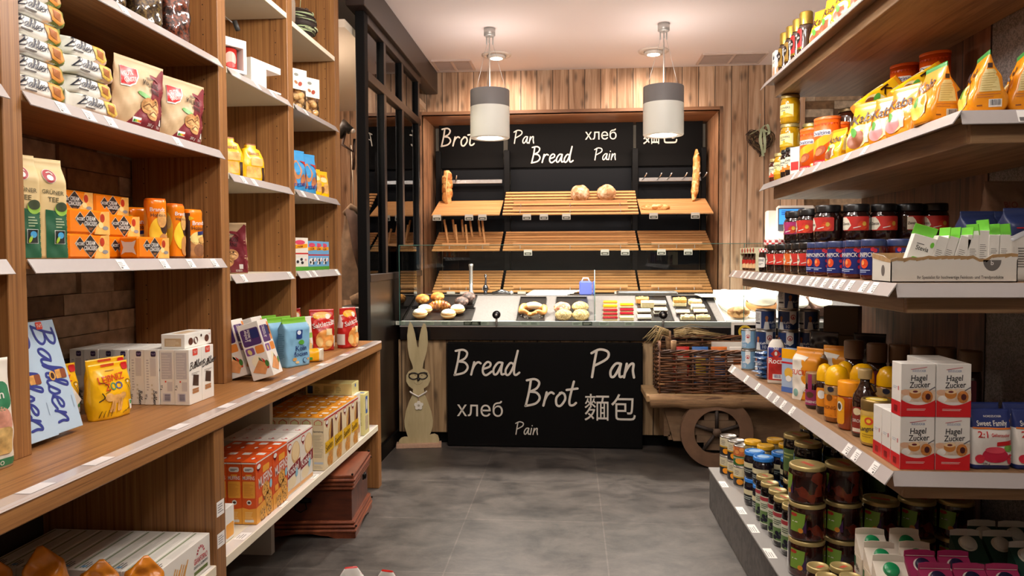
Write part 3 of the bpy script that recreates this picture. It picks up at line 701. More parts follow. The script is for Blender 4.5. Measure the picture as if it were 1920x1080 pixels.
muffin(866, 580, CHO, 'dark chocolate muffin standing in front of its twin'); muffin(879, 571, CHO, 'dark chocolate muffin half hidden behind its twin')
b = MB(); n = 40; pts = []; rad = []
for i in range(n + 1):
    t = i / n; a = -1.15 + 2.3 * t; pts.append((.13 * math.sin(a) * 1.0, .05 * (1 - math.cos(a)) * 1.2, .02 + .02 * math.sin(PI * t))); rad.append((.008 + .034 * math.sin(PI * t) ** .8) * (1 + .09 * math.cos(t * 2 * PI * 8)))
b.tube(pts, rad, speckle('croissant_crust', '#7d3d12', '#d9893d', 40, .35, .3, .7, .2, cc='#b0652a'), 14)
p = on_deck(824, 586); o = one('croissant', b, 'golden brown croissant on the black tray', 'croissant', p + Vector((0, 0, .016))); o.rotation_euler = (RXD, 0, PI); o.scale = (.74, .8, .9)
DOU = M('#c98f52', .6, noise=.15, ns=30); SUG = speckle('sugar_dust', '#e3cfae', '#fbf6ee', 40, .9, .2, .5)
def doughnut(px, py, label):
    p = on_deck(px, py); r = thing('doughnut', label, 'doughnut', p); r.rotation_euler = (RXD, 0, 0)
    part('dough', MB().blob((0, 0, .034), (.058, .05, .034), DOU, 20, 10), r); part('sugar_dusting', MB().blob((0, .003, .043), (.055, .047, .029), SUG, 20, 10), r); part('pale_band', MB().lathe([(.0575, .03), (.0592, .034), (.0575, .039)], M('#ecd3a0', .7), 20, sy=.86, cap=False), r)
doughnut(788, 598, 'sugared doughnut nearest the end glass at the lip'); doughnut(797, 590, 'sugared doughnut tucked behind the one by the end glass'); doughnut(841, 599, 'sugared doughnut with bare golden top at the lip'); doughnut(858, 590, 'sugared doughnut tucked behind the bare golden one')
# pretzel
b = MB(); P = []
for i in range(61):
    t = i / 60; a = -PI * .5 + 2 * PI * t
    P.append((.1 * math.sin(a * 1.0 + PI / 2 + PI) * (1 - .0 * t), 0, 0))
P = smooth([(-.035, -.10), (.02, -.04), (.075, .0), (.125, .06), (.1, .15), (.03, .185), (-.03, .185), (-.1, .15), (-.125, .06), (-.075, .0), (-.02, -.04), (.035, -.10)], 6)
P2 = smooth([(.05, -.11), (-.03, -.06), (-.1, -.05), (-.145, .02), (-.13, .11), (-.06, .17), (.0, .185), (.06, .17), (.13, .11), (.145, .02), (.1, -.05), (.03, -.06), (-.05, -.11)], 6)
n = len(P2); b.tube([(q.x * .62, q.y * .62, .03 + .01 * math.cos(i * .5)) for i, q in enumerate(P2)], [.010 + .015 * math.sin(PI * i / (n - 1)) for i in range(n)], M('#d08a45', .45, noise=.2, ns=20), 12)
b.tube([(.085 * math.cos(a), .035 + .07 * math.sin(a), .036) for a in [PI * .1 + PI * .8 * i / 12 for i in range(13)]], [.004 + .024 * math.sin(PI * i / 12) for i in range(13)], M('#f0dcb8', .7), 10)
p = on_deck(999, 592); o = one('pretzel', b, 'large soft pretzel on its own black tray', 'pretzel', p); o.rotation_euler = (RXD, 0, 0)
b = MB(); rg = random.Random(4)
for i in range(60):
    x, y = rg.uniform(-.095, .095), rg.uniform(-.13, .18)
    b.blob((x, y, .004), .003, M('#f6f2ea', .6), 5, 4)
p = on_deck(999, 588); o = link('salt_grains', b.mesh('salt_grains')); o.location = p; o.rotation_euler = (RXD, 0, 0); tag(o, 'coarse salt grains scattered around the big pretzel', 'salt', kind='stuff')
SEED = speckle('seeded_crust', '#b5904f', '#ecd4a0', 190, .8, .25, .7, .6, cc='#c9a767'); SEED2 = speckle('poppy_crust', '#927448', '#dcc290', 190, .8, .25, .7, .6, cc='#bf9f66'); PIZ = speckle('bacon_crust', '#b0604a', '#f0d8b0', 50, .7, .3, .65, .4, cc='#d9a57a')
for px, py, m, l in ((1054, 587, PIZ, 'reddish cheese roll at the back of the roll tray'), (1088, 586, SEED, 'pale seeded roll at the back of the roll tray'), (1057, 601, SEED2, 'dark poppy seed roll at the lip of the roll tray'), (1089, 601, SEED, 'golden sesame roll at the lip of the roll tray')):
    p = on_deck(px, py); b = MB(); b.blob((0, 0, .037), (.062, .056, .04), m, 20, 12, lambda d: 1 + .06 * abs(math.sin(3 * d.x + 2 * d.y + px))); one('seeded_roll', b, l, 'bread roll', p).rotation_euler = (RXD, 0, 0)
def slice_(px, py, w_, d_, layers, label, name='cake_slice', lump=0):
    p = on_deck(px, py); b = MB(); z = 0
    for h, m in layers:
        b.box(-w_ / 2, w_ / 2, -d_ / 2, d_ / 2, z, z + h, m, min(.004, h * .3)); z += h
    if lump:
        rg = random.Random(px * 7 + py)
        for i in range(14): b.blob((rg.uniform(-.4, .4) * w_, rg.uniform(-.35, .35) * d_, z), (rg.uniform(.008, .016), .009, .007), layers[-1][1], 7, 5)
    o = one(name, b, label, 'cake', p); o.rotation_euler = (RXD, 0, 0); return o
SPG = M('#e6cfa0', .8, noise=.1); RED = M('#8e1120', .12, coat=.6, noise=.35, ns=60); ORG = M('#f09312', .12, coat=.6, noise=.2, ns=60); CRM = M('#f4ecdb', .6); GRN = M('#c9bf86', .6); CHC = M('#3c2118', .35)
for k, (py, top, l) in enumerate(((603, RED, 'first from the lip'), (596, RED, 'second from the lip'), (589, RED, 'third from the lip'), (581, ORG, 'fourth from the lip'), (573, ORG, 'last from the lip'))):
    slice_(1144, py, .11, .035, [(.016, SPG), (.013, top)], ('glazed red berry' if top is RED else 'glazed orange peach') + f' slice in the column by the glass divider, {l}', 'fruit_slice')
for py, top, l in ((602, GRN, 'pale custard slice at the lip in the second fruit column'), (595, RED, 'glazed red berry slice behind the pale custard slice'), (588, RED, 'glazed red berry slice in the middle of the second column'), (578, ORG, 'glazed orange peach slice ending the second fruit column')):
    slice_(1175, py, .105, .036, [(.016, SPG), (.013, top)], l, 'fruit_slice')
for px, py, ly, lump, l in ((1208, 601, [(.012, CHC), (.02, CRM)], 0, 'white cream cake slice at the lip by the clamp'), (1207, 592, [(.014, SPG), (.012, CHC), (.016, CRM)], 0, 'layered chocolate cream slice behind the lip one'), (1238, 592, [(.012, CHC), (.014, CRM), (.01, CHC), (.014, CRM)], 0, 'double layered chocolate cream slice behind the black clamp'), (1236, 578, [(.014, SPG), (.012, CHC), (.022, CRM)], 0, 'tall white iced slice at the back of the layer tray'), (1214, 578, [(.05, SPG)], 0, 'cut sponge loaf end with brown rim on the layer tray'), (1204, 570, [(.045, M('#c98a4a', .6, noise=.2))], 1, 'crusty golden slice at the back corner of the layer tray')):
    slice_(px, py, .1, .05, ly, l, 'cake_slice', lump)
for px, py, ly, lump, l in ((1289, 601, [(.018, SPG), (.012, M('#d9c08c', .8, noise=.3))], 1, 'crumble slice at the lip beside the layer tray'), (1318, 601, [(.018, SPG), (.012, M('#c8b07a', .8, noise=.3))], 1, 'crumble slice at the lip beside the strudel'), (1280, 592, [(.02, CHC), (.014, CRM)], 0, 'white topped chocolate slice in the second row'), (1313, 591, [(.02, CHC), (.014, CRM)], 0, 'white topped chocolate slice beside the strudel tray'), (1308, 582, [(.018, SPG), (.018, CRM)], 0, 'white cream slice in the third row of the crumble tray'), (1274, 575, [(.03, SPG), (.03, M('#e0a24a', .5, noise=.3))], 1, 'tall apple slice at the back of the crumble tray'), (1303, 573, [(.018, SPG), (.02, M('#e6c28c', .6, noise=.2))], 1, 'low golden slice at the back of the crumble tray')):
    slice_(px, py, .1, .05, ly, l, 'cream_slice', lump)
p = on_deck(1384, 598)
r = thing('strudel', 'sugar dusted strudel log with cut brown end on white tray', 'strudel', p); r.rotation_euler = (RXD, 0, .06)
part('crust', MB().blob((0, 0, .046), (.085, .05, .045), speckle('strudel_pastry', '#8a5a2c', '#dcae74', 35, .7, .3, .7, .5), 20, 12), r)
part('icing', MB().blob((-.02, .2, .06), (.09, .22, .058), CRM, 22, 14), r)
p = on_deck(1432, 590)
r = thing('dome_cake', 'white dusted dome cake on the deck behind the blue tins', 'cake', p); r.rotation_euler = (RXD, 0, 0)
part('board', MB().box(-.13, .11, -.1, .2, .0, .008, WHITE), r); part('dome', MB().blob((0, .1, .093), (.11, .11, .085), CRM, 22, 12), r); part('crust_side', MB().lathe([(.113, .02), (.115, .045), (.108, .06)], M('#c98a52', .6), 24, 0, .1, cap=False), r)
for px, l in ((1500, 'iced brown loaf cake lit by the light bar, beside the blue tins'), (1545, 'iced brown loaf cake lit by the light bar, beyond the first one')):
    p = on_deck(px, 595); r = thing('loaf_cake', l, 'cake', p); r.rotation_euler = (RXD, 0, 0)
    part('sponge', MB().box(-.07, .07, -.02, .24, 0, .08, M('#5a3a2c', .7, noise=.3, ns=40), .01), r); part('icing', MB().blob((0, .11, .085), (.076, .14, .035), CRM, 18, 10), r)
# things on the rear ledge
LZ = 1.085
a, c = atY(988, 560, 6.25), atY(1086, 558, 6.25)
b = MB()
for k in range(6): b.box(a.x + .01 * k, c.x - .02 * (5 - k), 6.17 + .006 * k, 6.33, LZ + .006 * k, LZ + .0055 + .006 * k, M('#f3f0ea', .6))
one('paper_sheets', b, 'heap of white wrapping paper on the rear ledge', 'paper')
p = atY(1098, 563, 6.2); r = thing('scoop_tub', 'small blue plastic tub with handle on the rear ledge', 'tub', (p.x, 6.2, LZ))
part('body', MB().box(-.052, .052, -.05, .05, 0, .115, M('#5560b0', .35), .01), r); part('handle', MB().tube([(-.03, 0, .115), (-.02, 0, .14), (.02, 0, .14), (.03, 0, .115)], .006, M('#d9d9e4', .4), 6), r)
a, c = atY(1157, 560, 6.25), atY(1268, 560, 6.25); b = MB(); b.box(a.x, c.x, 6.15, 6.36, LZ + .0, LZ + .03, M('#6d6a68', .3, .7), .008); one('steel_plate', b, 'flat grey metal lid lying on the rear ledge', 'plate')
b = MB()
for k in range(4): b.box(1.02 - .01 * k, 1.16, 5.96 + .01 * k, 6.1, dz(6.1) + .004 + .005 * k, dz(6.1) + .008 + .005 * k, M('#f7f4ee', .6))
one('napkin_sheets', b, 'loose white napkins at the end of the light bar', 'paper')
p = atY(884, 560, 6.35); r = thing('faucet', 'tall chrome tap column behind the counter', 'tap', (p.x, 6.33, LZ))
part('column', MB().lathe([(.03, 0), (.022, .02), (.016, .03), (.016, .235), (.02, .24), (.02, .255), (.01, .26)], CHROME, 16), r); 
p = atY(911, 560, 6.35); r = thing('mixer_tap', 'small dark mixer tap with upright lever behind the counter', 'tap', (p.x, 6.33, LZ))
part('body', MB().blob((0, 0, .05), (.024, .024, .034), M('#5a5a60', .2, 1.), 14, 9), r); part('lever', MB().tube([(0, 0, .07), (.004, -.01, .13), (.002, -.015, .17)], [.01, .008, .011], M('#6a6a70', .2, 1.), 8), r); part('spout', MB().tube([(0, 0, .03), (0, -.02, .0)], .016, M('#4a4a50', .25, 1.), 8), r)
b = MB(); q = atY(935, 560, 6.25); b.tube([(q.x - .05, 6.22, LZ + .015), (q.x + .03, 6.22, LZ + .03), (q.x + .1, 6.22, LZ + .015)], [.012, .018, .012], M('#8a8a8e', .2, 1.), 10); b.blob((q.x + .11, 6.22, LZ + .018), .018, CHROME, 12, 8); one('tongs', b, 'metal serving tongs lying behind the empty deck', 'tongs')
# scale with screen
p = atY(1490, 420, 6.25); r = thing('shop_scale', 'white shop scale with lit blue screen above the jam jars', 'scale', (0, 0, 0))
a = atY(1437, 400, 6.25); c = atY(1452, 440, 6.25); x0 = a.x
part('body', MB().box(x0 + .1, x0 + .34, 6.225, 6.36, LZ + .001, 1.56, M('#e4dcd2', .45), .01), r)
b = MB(); b.box(x0 + .065, x0 + .36, 6.16, 6.22, 1.545, 1.805, M('#eee8df', .4), .015); b.box(x0, x0 + .1, 6.22, 6.3, 1.42, 1.77, M('#e4dcd2', .45), .01); part('display_head', b, r)
s0 = atY(1460, 396, 6.155)
b = MB(); b.box(s0.x - .004, s0.x + .2, 6.154, 6.160, 1.60, 1.785, M('#5c5f66', .3)); b.box(s0.x + .004, s0.x + .19, 6.150, 6.154, 1.655, 1.775, M('#3f8fe6', .3, emit=1.1)); Srf(b, lambda u, v, o: (u, 6.1495 - o, v)).lines(s0.x + .02, 1.73, s0.x + .12, 1.77, 3, M('#1d4fa0', .4), 1); part('screen', b, r)
# heart wreath on its nail
p = atY(1424, 265, 7.16); r = thing('heart_wreath', 'dark twig heart wreath with pale ribbon on the pine wall', 'wreath', (p.x, 7.15, p.z))
TW = [M(c, .8) for c in ('#2c1d14', '#46301f', '#5d4430', '#7d6544')]
def heart(a, s_): return (s_ * 16 * math.sin(a) ** 3 / 16, s_ * (13 * math.cos(a) - 5 * math.cos(2 * a) - 2 * math.cos(3 * a) - math.cos(4 * a)) / 16)
rg = random.Random(9); b = MB()
for k in range(60):
    a0 = rg.uniform(0, 6.28); L = rg.uniform(1.2, 3); sc = rg.uniform(.045, .14); pts = []
    for i in range(14): u, v = heart(a0 + L * i / 13, sc); pts.append((u + rg.uniform(-.004, .004), -.02 + rg.uniform(-.02, .02), v + rg.uniform(-.004, .004)))
    b.tube(pts, rg.uniform(.003, .006), rg.choice(TW), 5)
for k in range(20):
    u, v = heart(rg.uniform(0, 6.28), .1); b.tube([(u, -.02, v), (u + rg.uniform(-.05, .05), -.04, v + rg.uniform(-.05, .05))], .0018, rg.choice(TW), 4)
part('twig_ring', b, r)
b = MB(); RB = M('#b9c29c', .5)
for pts in ([(-.1, .05), (-.05, .08), (.0, .1), (.05, .07)], [(.0, .1), (.05, .14), (.07, .06), (.03, .03)], [(.0, .1), (-.005, .0), (.02, -.15)], [(.02, .09), (.035, -.01), (.03, -.12)]):
    q = smooth(pts, 5); n = len(q)
    b.add([v for i, t in enumerate(q) for v in ((t.x - .012, -.048 - .012 * math.sin(i), t.y), (t.x + .012, -.05, t.y + .008))], [(2 * i, 2 * i + 1, 2 * i + 3, 2 * i + 2) for i in range(n - 1)], RB, True)
part('ribbon', b, r); b = MB(); b.tube([(0, .0, .24), (-.01, -.01, .1)], .003, M('#c9bfa6', .6), 5); b.blob((0, -.005, .245), .006, STEEL, 8, 6); part('hanging_loop', b, r)
# coat and things in the staff corner
r = thing('staff_corner_lamp', 'small unseen lamp added to brighten the staff corner behind the shelving', 'ceiling lamp', (-2.15, 5.0, 2.83))
part('diffuser', MB().lathe([(.0, -.02), (.09, -.02), (.1, -.008), (.1, 0)], M('#fff0dc', .5, emit=3.), 20, cap=False), r)
light('staff_lamp', 'POINT', (-2.1, 4.95, 2.6), 34, WARM, .08)  # added out of sight to brighten the dark staff corner and coat
FEL = M('#8a745f', .9, noise=.25, ns=20); FEL2 = M('#54423a', .9, noise=.2, ns=20); q = atY(664, 390, 5.3)
r = thing('hanging_coat', 'brown coat hanging from a cord beside the shelving', 'coat', (q.x, 5.3, 0))
top = q.z; b = MB()
def coatpt(t, a, k=1.): w_ = .05 + .11 * t ** .6; return (w_ * math.cos(a) * k + .02 * math.sin(6 * t) , .07 * (.4 + t) * math.sin(a) * k + .012 * math.sin(5 * a + 4 * t), top - .66 * t)
n = 20; b.add([coatpt(j / 14, 2 * PI * i / n, 1 + .06 * math.sin(4 * 2 * PI * i / n)) for j in range(15) for i in range(n)], [(j * n + i, j * n + (i + 1) % n, j * n + n + (i + 1) % n, j * n + n + i) for j in range(14) for i in range(n)], FEL, True); part('body', b, r)
b = MB(); b.tube([(-.02, -.06, top - .02), (.03, -.1, top - .1), (.07, -.11, top - .3), (.09, -.1, top - .45)], [.03, .045, .05, .035], FEL2, 12); part('sleeve', b, r)
b = MB(); b.tube([(-.06, -.03, top - .04), (0, -.07, top + .0), (.05, -.03, top - .03)], [.02, .03, .02], FEL, 10); part('hood', b, r); part('cord', MB().tube([(0, 0, top), (-.015, 0, top + .45)], .004, M('#cfc4b2', .7), 5), r)
q = atY(650, 240, 5.3); b = MB(); b.tube([(q.x - .06, 5.3, q.z - .06), (q.x, 5.27, q.z + .02), (q.x + .04, 5.27, q.z - .03)], [.03, .04, .03], M('#1c1512', .5), 10); b.tube([(q.x - .01, 5.3, q.z - .03), (q.x - .03, 5.29, q.z - .12), (q.x + .05, 5.29, q.z - .17), (q.x + .06, 5.29, q.z - .08), (q.x + .045, 5.3, q.z - .3)], .011, M('#3a251a', .6), 8); b.blob((q.x + .055, 5.265, q.z - .028), (.02, .02, .018), M('#cfc9c4', .4), 8, 6)
one('umbrella_handle', b, 'dark curved handle with strap hanging above the coat', 'umbrella')
a = atY(662, 575, 5.0); b = MB(); b.box(a.x - .1, a.x + .07, 4.95, 5.4, .6, a.z, M('#75797a', .35, .5), .006); b.box(a.x - .1, a.x + .07, 4.95, 5.4, 0, .6, M('#5d6061', .4, .4)); r = one('metal_cabinet', b, 'grey metal cabinet standing behind the shelf end', 'cabinet')
b = MB(); b.tube([(a.x - .04, 5.08, a.z + .035), (a.x + .02, 5.1, a.z + .05), (a.x + .06, 5.1, a.z + .03)], [.03, .05, .028], M('#a88f74', .85, noise=.2), 8); one('paper_bag_bundle', b, 'crumpled brown paper bag on the metal cabinet', 'bag')
# ---------------------------------------------------------------- wooden bunny
PLY = grain('birch_plywood', ['#a3946c', '#b5a67d', '#c2b48c'], (14, 14, 2), .6, bump=.03); PLYE = M('#b59a78', .6)
r = thing('wooden_bunny', 'tall flat plywood bunny with black glasses by the counter', 'bunny figure', (-1.124, 5.405, 0), .16)
k = 5.41 / 1400 / 3.6
def bu(x, y): return ((x - 288) * k, (985 - y) * k + .018)
out = [bu(*q) for q in ((215, 975), (150, 975), (152, 955), (165, 938), (188, 930), (213, 930), (205, 905), (192, 860), (190, 815), (200, 755), (222, 690), (246, 640), (252, 600), (222, 578), (205, 545), (206, 505), (222, 478), (252, 462), (250, 440), (228, 380), (217, 310), (215, 230), (222, 165), (235, 135), (252, 160), (268, 220), (283, 310), (292, 312), (296, 250), (310, 185), (325, 148), (342, 158), (352, 210), (355, 280), (347, 340), (328, 405), (316, 458), (348, 474), (367, 505), (370, 540), (355, 575), (325, 598), (330, 635), (352, 690), (375, 760), (385, 820), (382, 865), (370, 905), (362, 918), (395, 913), (418, 925), (427, 952), (425, 975))]
b = MB(); b.prism(out, lambda u, v, w_: (u, -.009 + .018 * w_, v), PLY, PLYE)
S = Srf(b, lambda u, v, o: (u, -.0095 - o, v)); S.path([bu(258, 555), bu(272, 566), bu(288, 568), bu(305, 562), bu(316, 550)], .0016, M('#6a5a3a', .6), 1)
for x in (267, 312): S.ell(*bu(x, 506), .0035, .0035, M('#5a3a20', .5), 1, n=10)
part('body', b, r)
part('foot_plank', MB().box(bu(134, 0)[0], bu(442, 0)[0], -.045, .045, 0, .03, M('#bd9a80', .6, noise=.08), .002), r)
b = MB(); GB = M('#17100e', .35)
for cx in (258, 317):
    pts = [bu(cx + 30 * math.cos(a) * (1 + .12 * math.cos(2 * a)), 508 - 22 * math.sin(a) + 6 * math.sin(a) ** 2 * 0) for a in [2 * PI * i / 20 for i in range(20)]]
    b.tube([(u, -.014, v) for u, v in pts], .0042, GB, 6, closed=True)
b.tube([(bu(283, 498)[0], -.014, bu(283, 498)[1]), (bu(288, 494)[0], -.014, bu(288, 494)[1]), (bu(294, 498)[0], -.014, bu(294, 498)[1])], .004, GB, 6); b.tube([(u, -.014, v) for u, v in (bu(224, 496), bu(245, 486), bu(275, 490))], .004, GB, 6); b.tube([(u, -.014, v) for u, v in (bu(300, 490), bu(330, 484), bu(350, 492))], .004, GB, 6)
part('glasses', b, r); u, v = bu(289, 532); part('nose', MB().blob((u, -.016, v), (.0105, .010, .0125), GB, 14, 9), r)
b = MB()
for i in range(19):
    t = i / 18; x = 232 + 110 * t; y = 616 + 34 * (1 - abs(2 * t - 1)) ** .8; u, v = bu(x, y); b.blob((u, -.016, v), .0062, M('#e6e2da', .4), 8, 6)
part('bead_necklace', b, r); u, v = bu(289, 712)
b = MB(); fl = []
for i in range(60): a = 2 * PI * i / 60; q = .024 + .011 * abs(math.cos(2.5 * (a - PI / 2))); fl.append((u + q * math.cos(a), v + q * math.sin(a)))
b.prism(fl, lambda x, y, w_: (x, -.019 + .007 * w_, y), M('#e2ded2', .5)); Srf(b, lambda x, y, o: (x, -.0195 - o, y)).ell(u, v, .009, .009, M('#a9a08c', .5), 1); b.tube([(u, -.016, v + .03), (u, -.016, bu(289, 652)[1])], .003, M('#b98d78', .5), 5)
part('flower_pendant', b, r)
# ---------------------------------------------------------------- farm cart with woven basket
CW = grain('dark_cart_timber', ['#5a4230', '#7c6146', '#937658'], (3, 12, 12), .7); BARK = grain('bark_edge_log', ['#5a422d', '#8c6b4a', '#a9865c'], (2.5, 22, 22), .8, rings=2., bump=.4)
ct = thing('farm_cart', 'old wooden farm cart with spoked wheel before the counter', 'cart', (0, 0, 0))
a = atY(1213, 735, 4.98)
b = MB(); pts = [(a.x + .02 + i * .09, 5.0 + .006 * math.sin(i * 1.9), .435 + .006 * math.sin(i * 1.3)) for i in range(14)]; b.tube(pts, [.045 + .005 * math.sin(i * 2.3) for i in range(14)], BARK, 12); part('bark_edge_beam', b, ct)
b = MB(); b.box(a.x + .0, 1.75, 5.0, 5.42, .43, .475, grain('cart_deck_board', ['#7d6244', '#a88860', '#b9996f'], (2, 25, 25), .65), .004); part('deck', b, ct)
q = atY(1240, 800, 5.08)
b = MB(); b.prism([(q.x + .0, .43), (1.75, .43), (1.75, .155), (q.x + .08, .155)], lambda u, v, w_: (u, 5.07 + .035 * w_, v), CW); b.prism([(q.x, .43), (1.75, .43), (1.75, .155), (q.x + .08, .155)], lambda u, v, w_: (u, 5.36 + .035 * w_, v), CW); b.box(q.x + .05, 1.75, 5.1, 5.37, .155, .19, CW); b.box(q.x + .02, q.x + .06, 5.1, 5.37, .18, .43, CW); part('body', b, ct)
wc = atY(1344, 804, 4.98); RW = .236
wr = thing('wheel', '', 'x'); del wr['label'], wr['category']; wr.parent = ct; wr.location = (wc.x, 5.0, .238)
def ring(b, r0, r1, y0, y1, m, n=48):
    b.add([(r * math.cos(2 * PI * i / n), y, r * math.sin(2 * PI * i / n)) for r, y in ((r0, y0), (r1, y0), (r1, y1), (r0, y1)) for i in range(n)], [(k * n + i, k * n + (i + 1) % n, (k + 1) % 4 * n + (i + 1) % n, (k + 1) % 4 * n + i) for k in range(4) for i in range(n)], m)
b = MB(); ring(b, .148, RW, -.03, .02, M('#6f523c', .7, noise=.15, ns=12)); part('rim', b, wr)
b = MB()
for k in range(-3, 4):
    z0, z1 = k * .05 - .024, k * .05 + .024; x = math.sqrt(max(0, .147 ** 2 - max(abs(z0), abs(z1)) ** 2))
    if x > .01: b.box(-x, x, .0, .012, z0, z1, M('#6d5640', .75, noise=.2, ns=15))
part('back_board', b, wr)
for k in range(5):
    a_ = PI / 2 + k * 2 * PI / 5; part('spoke', MB().tube([(.02 * math.cos(a_), -.018, .02 * math.sin(a_)), (.15 * math.cos(a_), -.018, .15 * math.sin(a_))], .012, M('#2f241d', .7), 8), wr)
part('hub', MB().tube([(0, .01, 0), (0, -.045, 0)], [.03, .026], M('#5a4636', .7), 16), wr)
# basket
bk = thing('woven_basket', 'dark woven willow basket standing on the farm cart', 'basket', (0, 0, 0))
x0 = atY(1237, 690, 5.08).x; x1 = 1.7; y0, y1, z0, z1 = 5.075, 5.405, .477, .80
WIL = [M(c, .65) for c in ('#442a1b', '#633d24', '#7f5230', '#a67d50', '#c4a77e')]
def peri(t):   # rectangle walked counter-clockwise
    w_, d_ = x1 - x0, y1 - y0; P_ = 2 * (w_ + d_); s_ = t % P_
    if s_ < w_: return (x0 + s_, y0, 0, -1)
    s_ -= w_
    if s_ < d_: return (x1, y0 + s_, 1, 0)
    s_ -= d_
    if s_ < w_: return (x1 - s_, y1, 0, 1)
    return (x0, y1 - (s_ - w_), -1, 0)
PL = 2 * (x1 - x0 + y1 - y0); rg = random.Random(11); b = MB(); ST = .11; rows = 22; ZFR = z1 - .055
for j in range(rows):
    z = z0 + (z1 - z0) * (j + .5) / rows; t = rg.uniform(0, .3)
    while t < PL + .1:
        L = rg.uniform(.3, .6); m = WIL[min(4, int(abs(rg.gauss(1.3, 1.2))))]; pts = []
        k = 0
        while k * .0275 <= L:
            s_ = t + k * .0275; x, y, nx, ny = peri(s_)
            if z > ZFR and y < y0 + .02:
                if len(pts) > 1: b.tube(pts, .006, m, 5)
                pts = []; k += 1; continue
            o = .009 * math.cos(PI * s_ / ST + PI * j); pts.append((x + nx * o, y + ny * o, z + .003 * math.sin(s_ * 9 + j))); k += 1
        if len(pts) > 1: b.tube(pts, rg.uniform(.0052, .0075), m, 5)
        t += L - .02
part('weave', b, bk)
b = MB()
for i in range(int(PL / ST)):
    x, y, nx, ny = peri(i * ST); b.tube([(x, y, z0), (x, y, (ZFR if y < y0 + .02 else z1) + .012)], .007, WIL[1], 5)
part('stakes', b, bk)
b = MB()
for q in range(4):
    pts = []
    for i in range(90): s_ = PL * i / 90; x, y, nx, ny = peri(s_); a_ = s_ * 22 + q * PI / 2; pts.append((x + nx * .009 * math.cos(a_) , y + ny * .009 * math.cos(a_), z1 + .013 + .01 * math.sin(a_) + (.012 if y > 5.3 else (-.055 if y < y0 + .02 else 0))))
    b.tube(pts, .0065, WIL[q % 3], 5, closed=True)
part('rim', b, bk)
for px, py, h, l in ((1253, 622, .11, 'taller'), (1263, 640, .06, 'shorter')):
    p = atY(px, py, 5.1 if px > 1255 else 5.2); b = MB(); b.tube([(p.x, p.y, z1 - .06), (p.x, p.y, p.z + .005)], .019, BARK, 10); b.tube([(p.x, p.y, p.z + .005), (p.x, p.y, p.z + .007)], .017, M('#8f7660', .7), 10); part('corner_post', b, bk)
# packages inside the basket
PK = [(M('#c8281f', .35), 'red'), (M('#e8e4da', .4), 'white'), (M('#e0762a', .35), 'orange'), (M('#3d6fb4', .35), 'blue'), (M('#e2c22c', .35), 'yellow')]
cols = [0, 1, 2, 3, 4, 0]; X = x0 + .1
for i, c in enumerate((0, 3, 2, 1, 4, 0, 1, 1)):
    m, nm = PK[c]; w_ = .115 if i != 6 else .14
    b = MB(); F_ = bag(b, w_, .09, .26, lerp([(0, .9), (.5, 1), (.9, .95), (1, .95)]), lerp([(0, .8), (.4, 1), (.9, .2), (1, .03)]), [(1, m)], seed=i); F_['front'].rect(-w_ * .3, .06, w_ * .3, .18, PK[(c + 1) % 5][0]); F_['front'].lines(-w_ * .25, .19, w_ * .25, .23, 2, WHITE)
    if X + w_ < x1: one('snack_pouch', b, f'{nm} snack pouch glimpsed through the woven basket, place {("one", "two", "three", "four", "five", "six", "seven", "eight")[i]} from the posts', 'pouch', (X + w_ / 2, 5.185, z0 + .045))
    X += w_ + .012
a = atY(1335, 643, 5.3); b = MB(); b.box(a.x, a.x + .22, 5.30, 5.33, .6, .80, M('#efece4', .5)); one('white_carton', b, 'white carton edge showing over the basket rim', 'carton')
# straw bundle
b = MB(); rg = random.Random(21); SC = [M(c, .7) for c in ('#a88d5a', '#8a7446', '#c4ab78', '#6f5a36')]
o = atY(1258, 632, 5.22)
for i in range(70):
    L = rg.uniform(.08, .18); a_ = rg.uniform(-.3, .5); sg = -1 if i < 38 else 1
    p0 = Vector((o.x + .02 * sg, 5.2 + rg.uniform(-.05, .05), z1 + .045 + rg.uniform(0, .05)))
    if sg < 0: pts = [p0, p0 + Vector((-.5 * L, rg.uniform(-.03, .03), .03 * a_ + .02)), p0 + Vector((-L, rg.uniform(-.04, .04), -.03 - .06 * rg.random()))]
    else: pts = [p0, p0 + Vector((L * .9, rg.uniform(-.03, .03), .01 + .05 * a_)), p0 + Vector((2.0 * L, rg.uniform(-.03, .03), -.01 + .06 * a_ * rg.random()))]
    b.tube(pts, [.0022, .0022, .001], rg.choice(SC), 4)
tag(link('straw_bundle', b.mesh('straw_bundle')), 'bundle of dry straw laid over the basket corner', 'straw')
p = atY(1384, 619, 5.42); r = thing('seal_card', 'white card with round yellow seal standing at the counter band', 'card', (p.x + .02, 5.436, p.z))
b = MB(); b.box(-.065, .13, -.004, .004, -.15, .055, M('#efeae0', .5)); part('card', b, r)
b = MB(); S = Srf(b, lambda u, v, o_: (u, -.0045 - o_, v), step=.0007); S.rect(-.045, -.06, .11, .035, BLKG, 1); S.ell(.03, -.012, .047, .047, M('#d9b83a', .4), 2); S.ell(.03, -.012, .03, .03, BLKG, 3); S.text('D', .03, -.012, .034, M('#d9b83a', .4), 4); part('printed_seal', b, r)
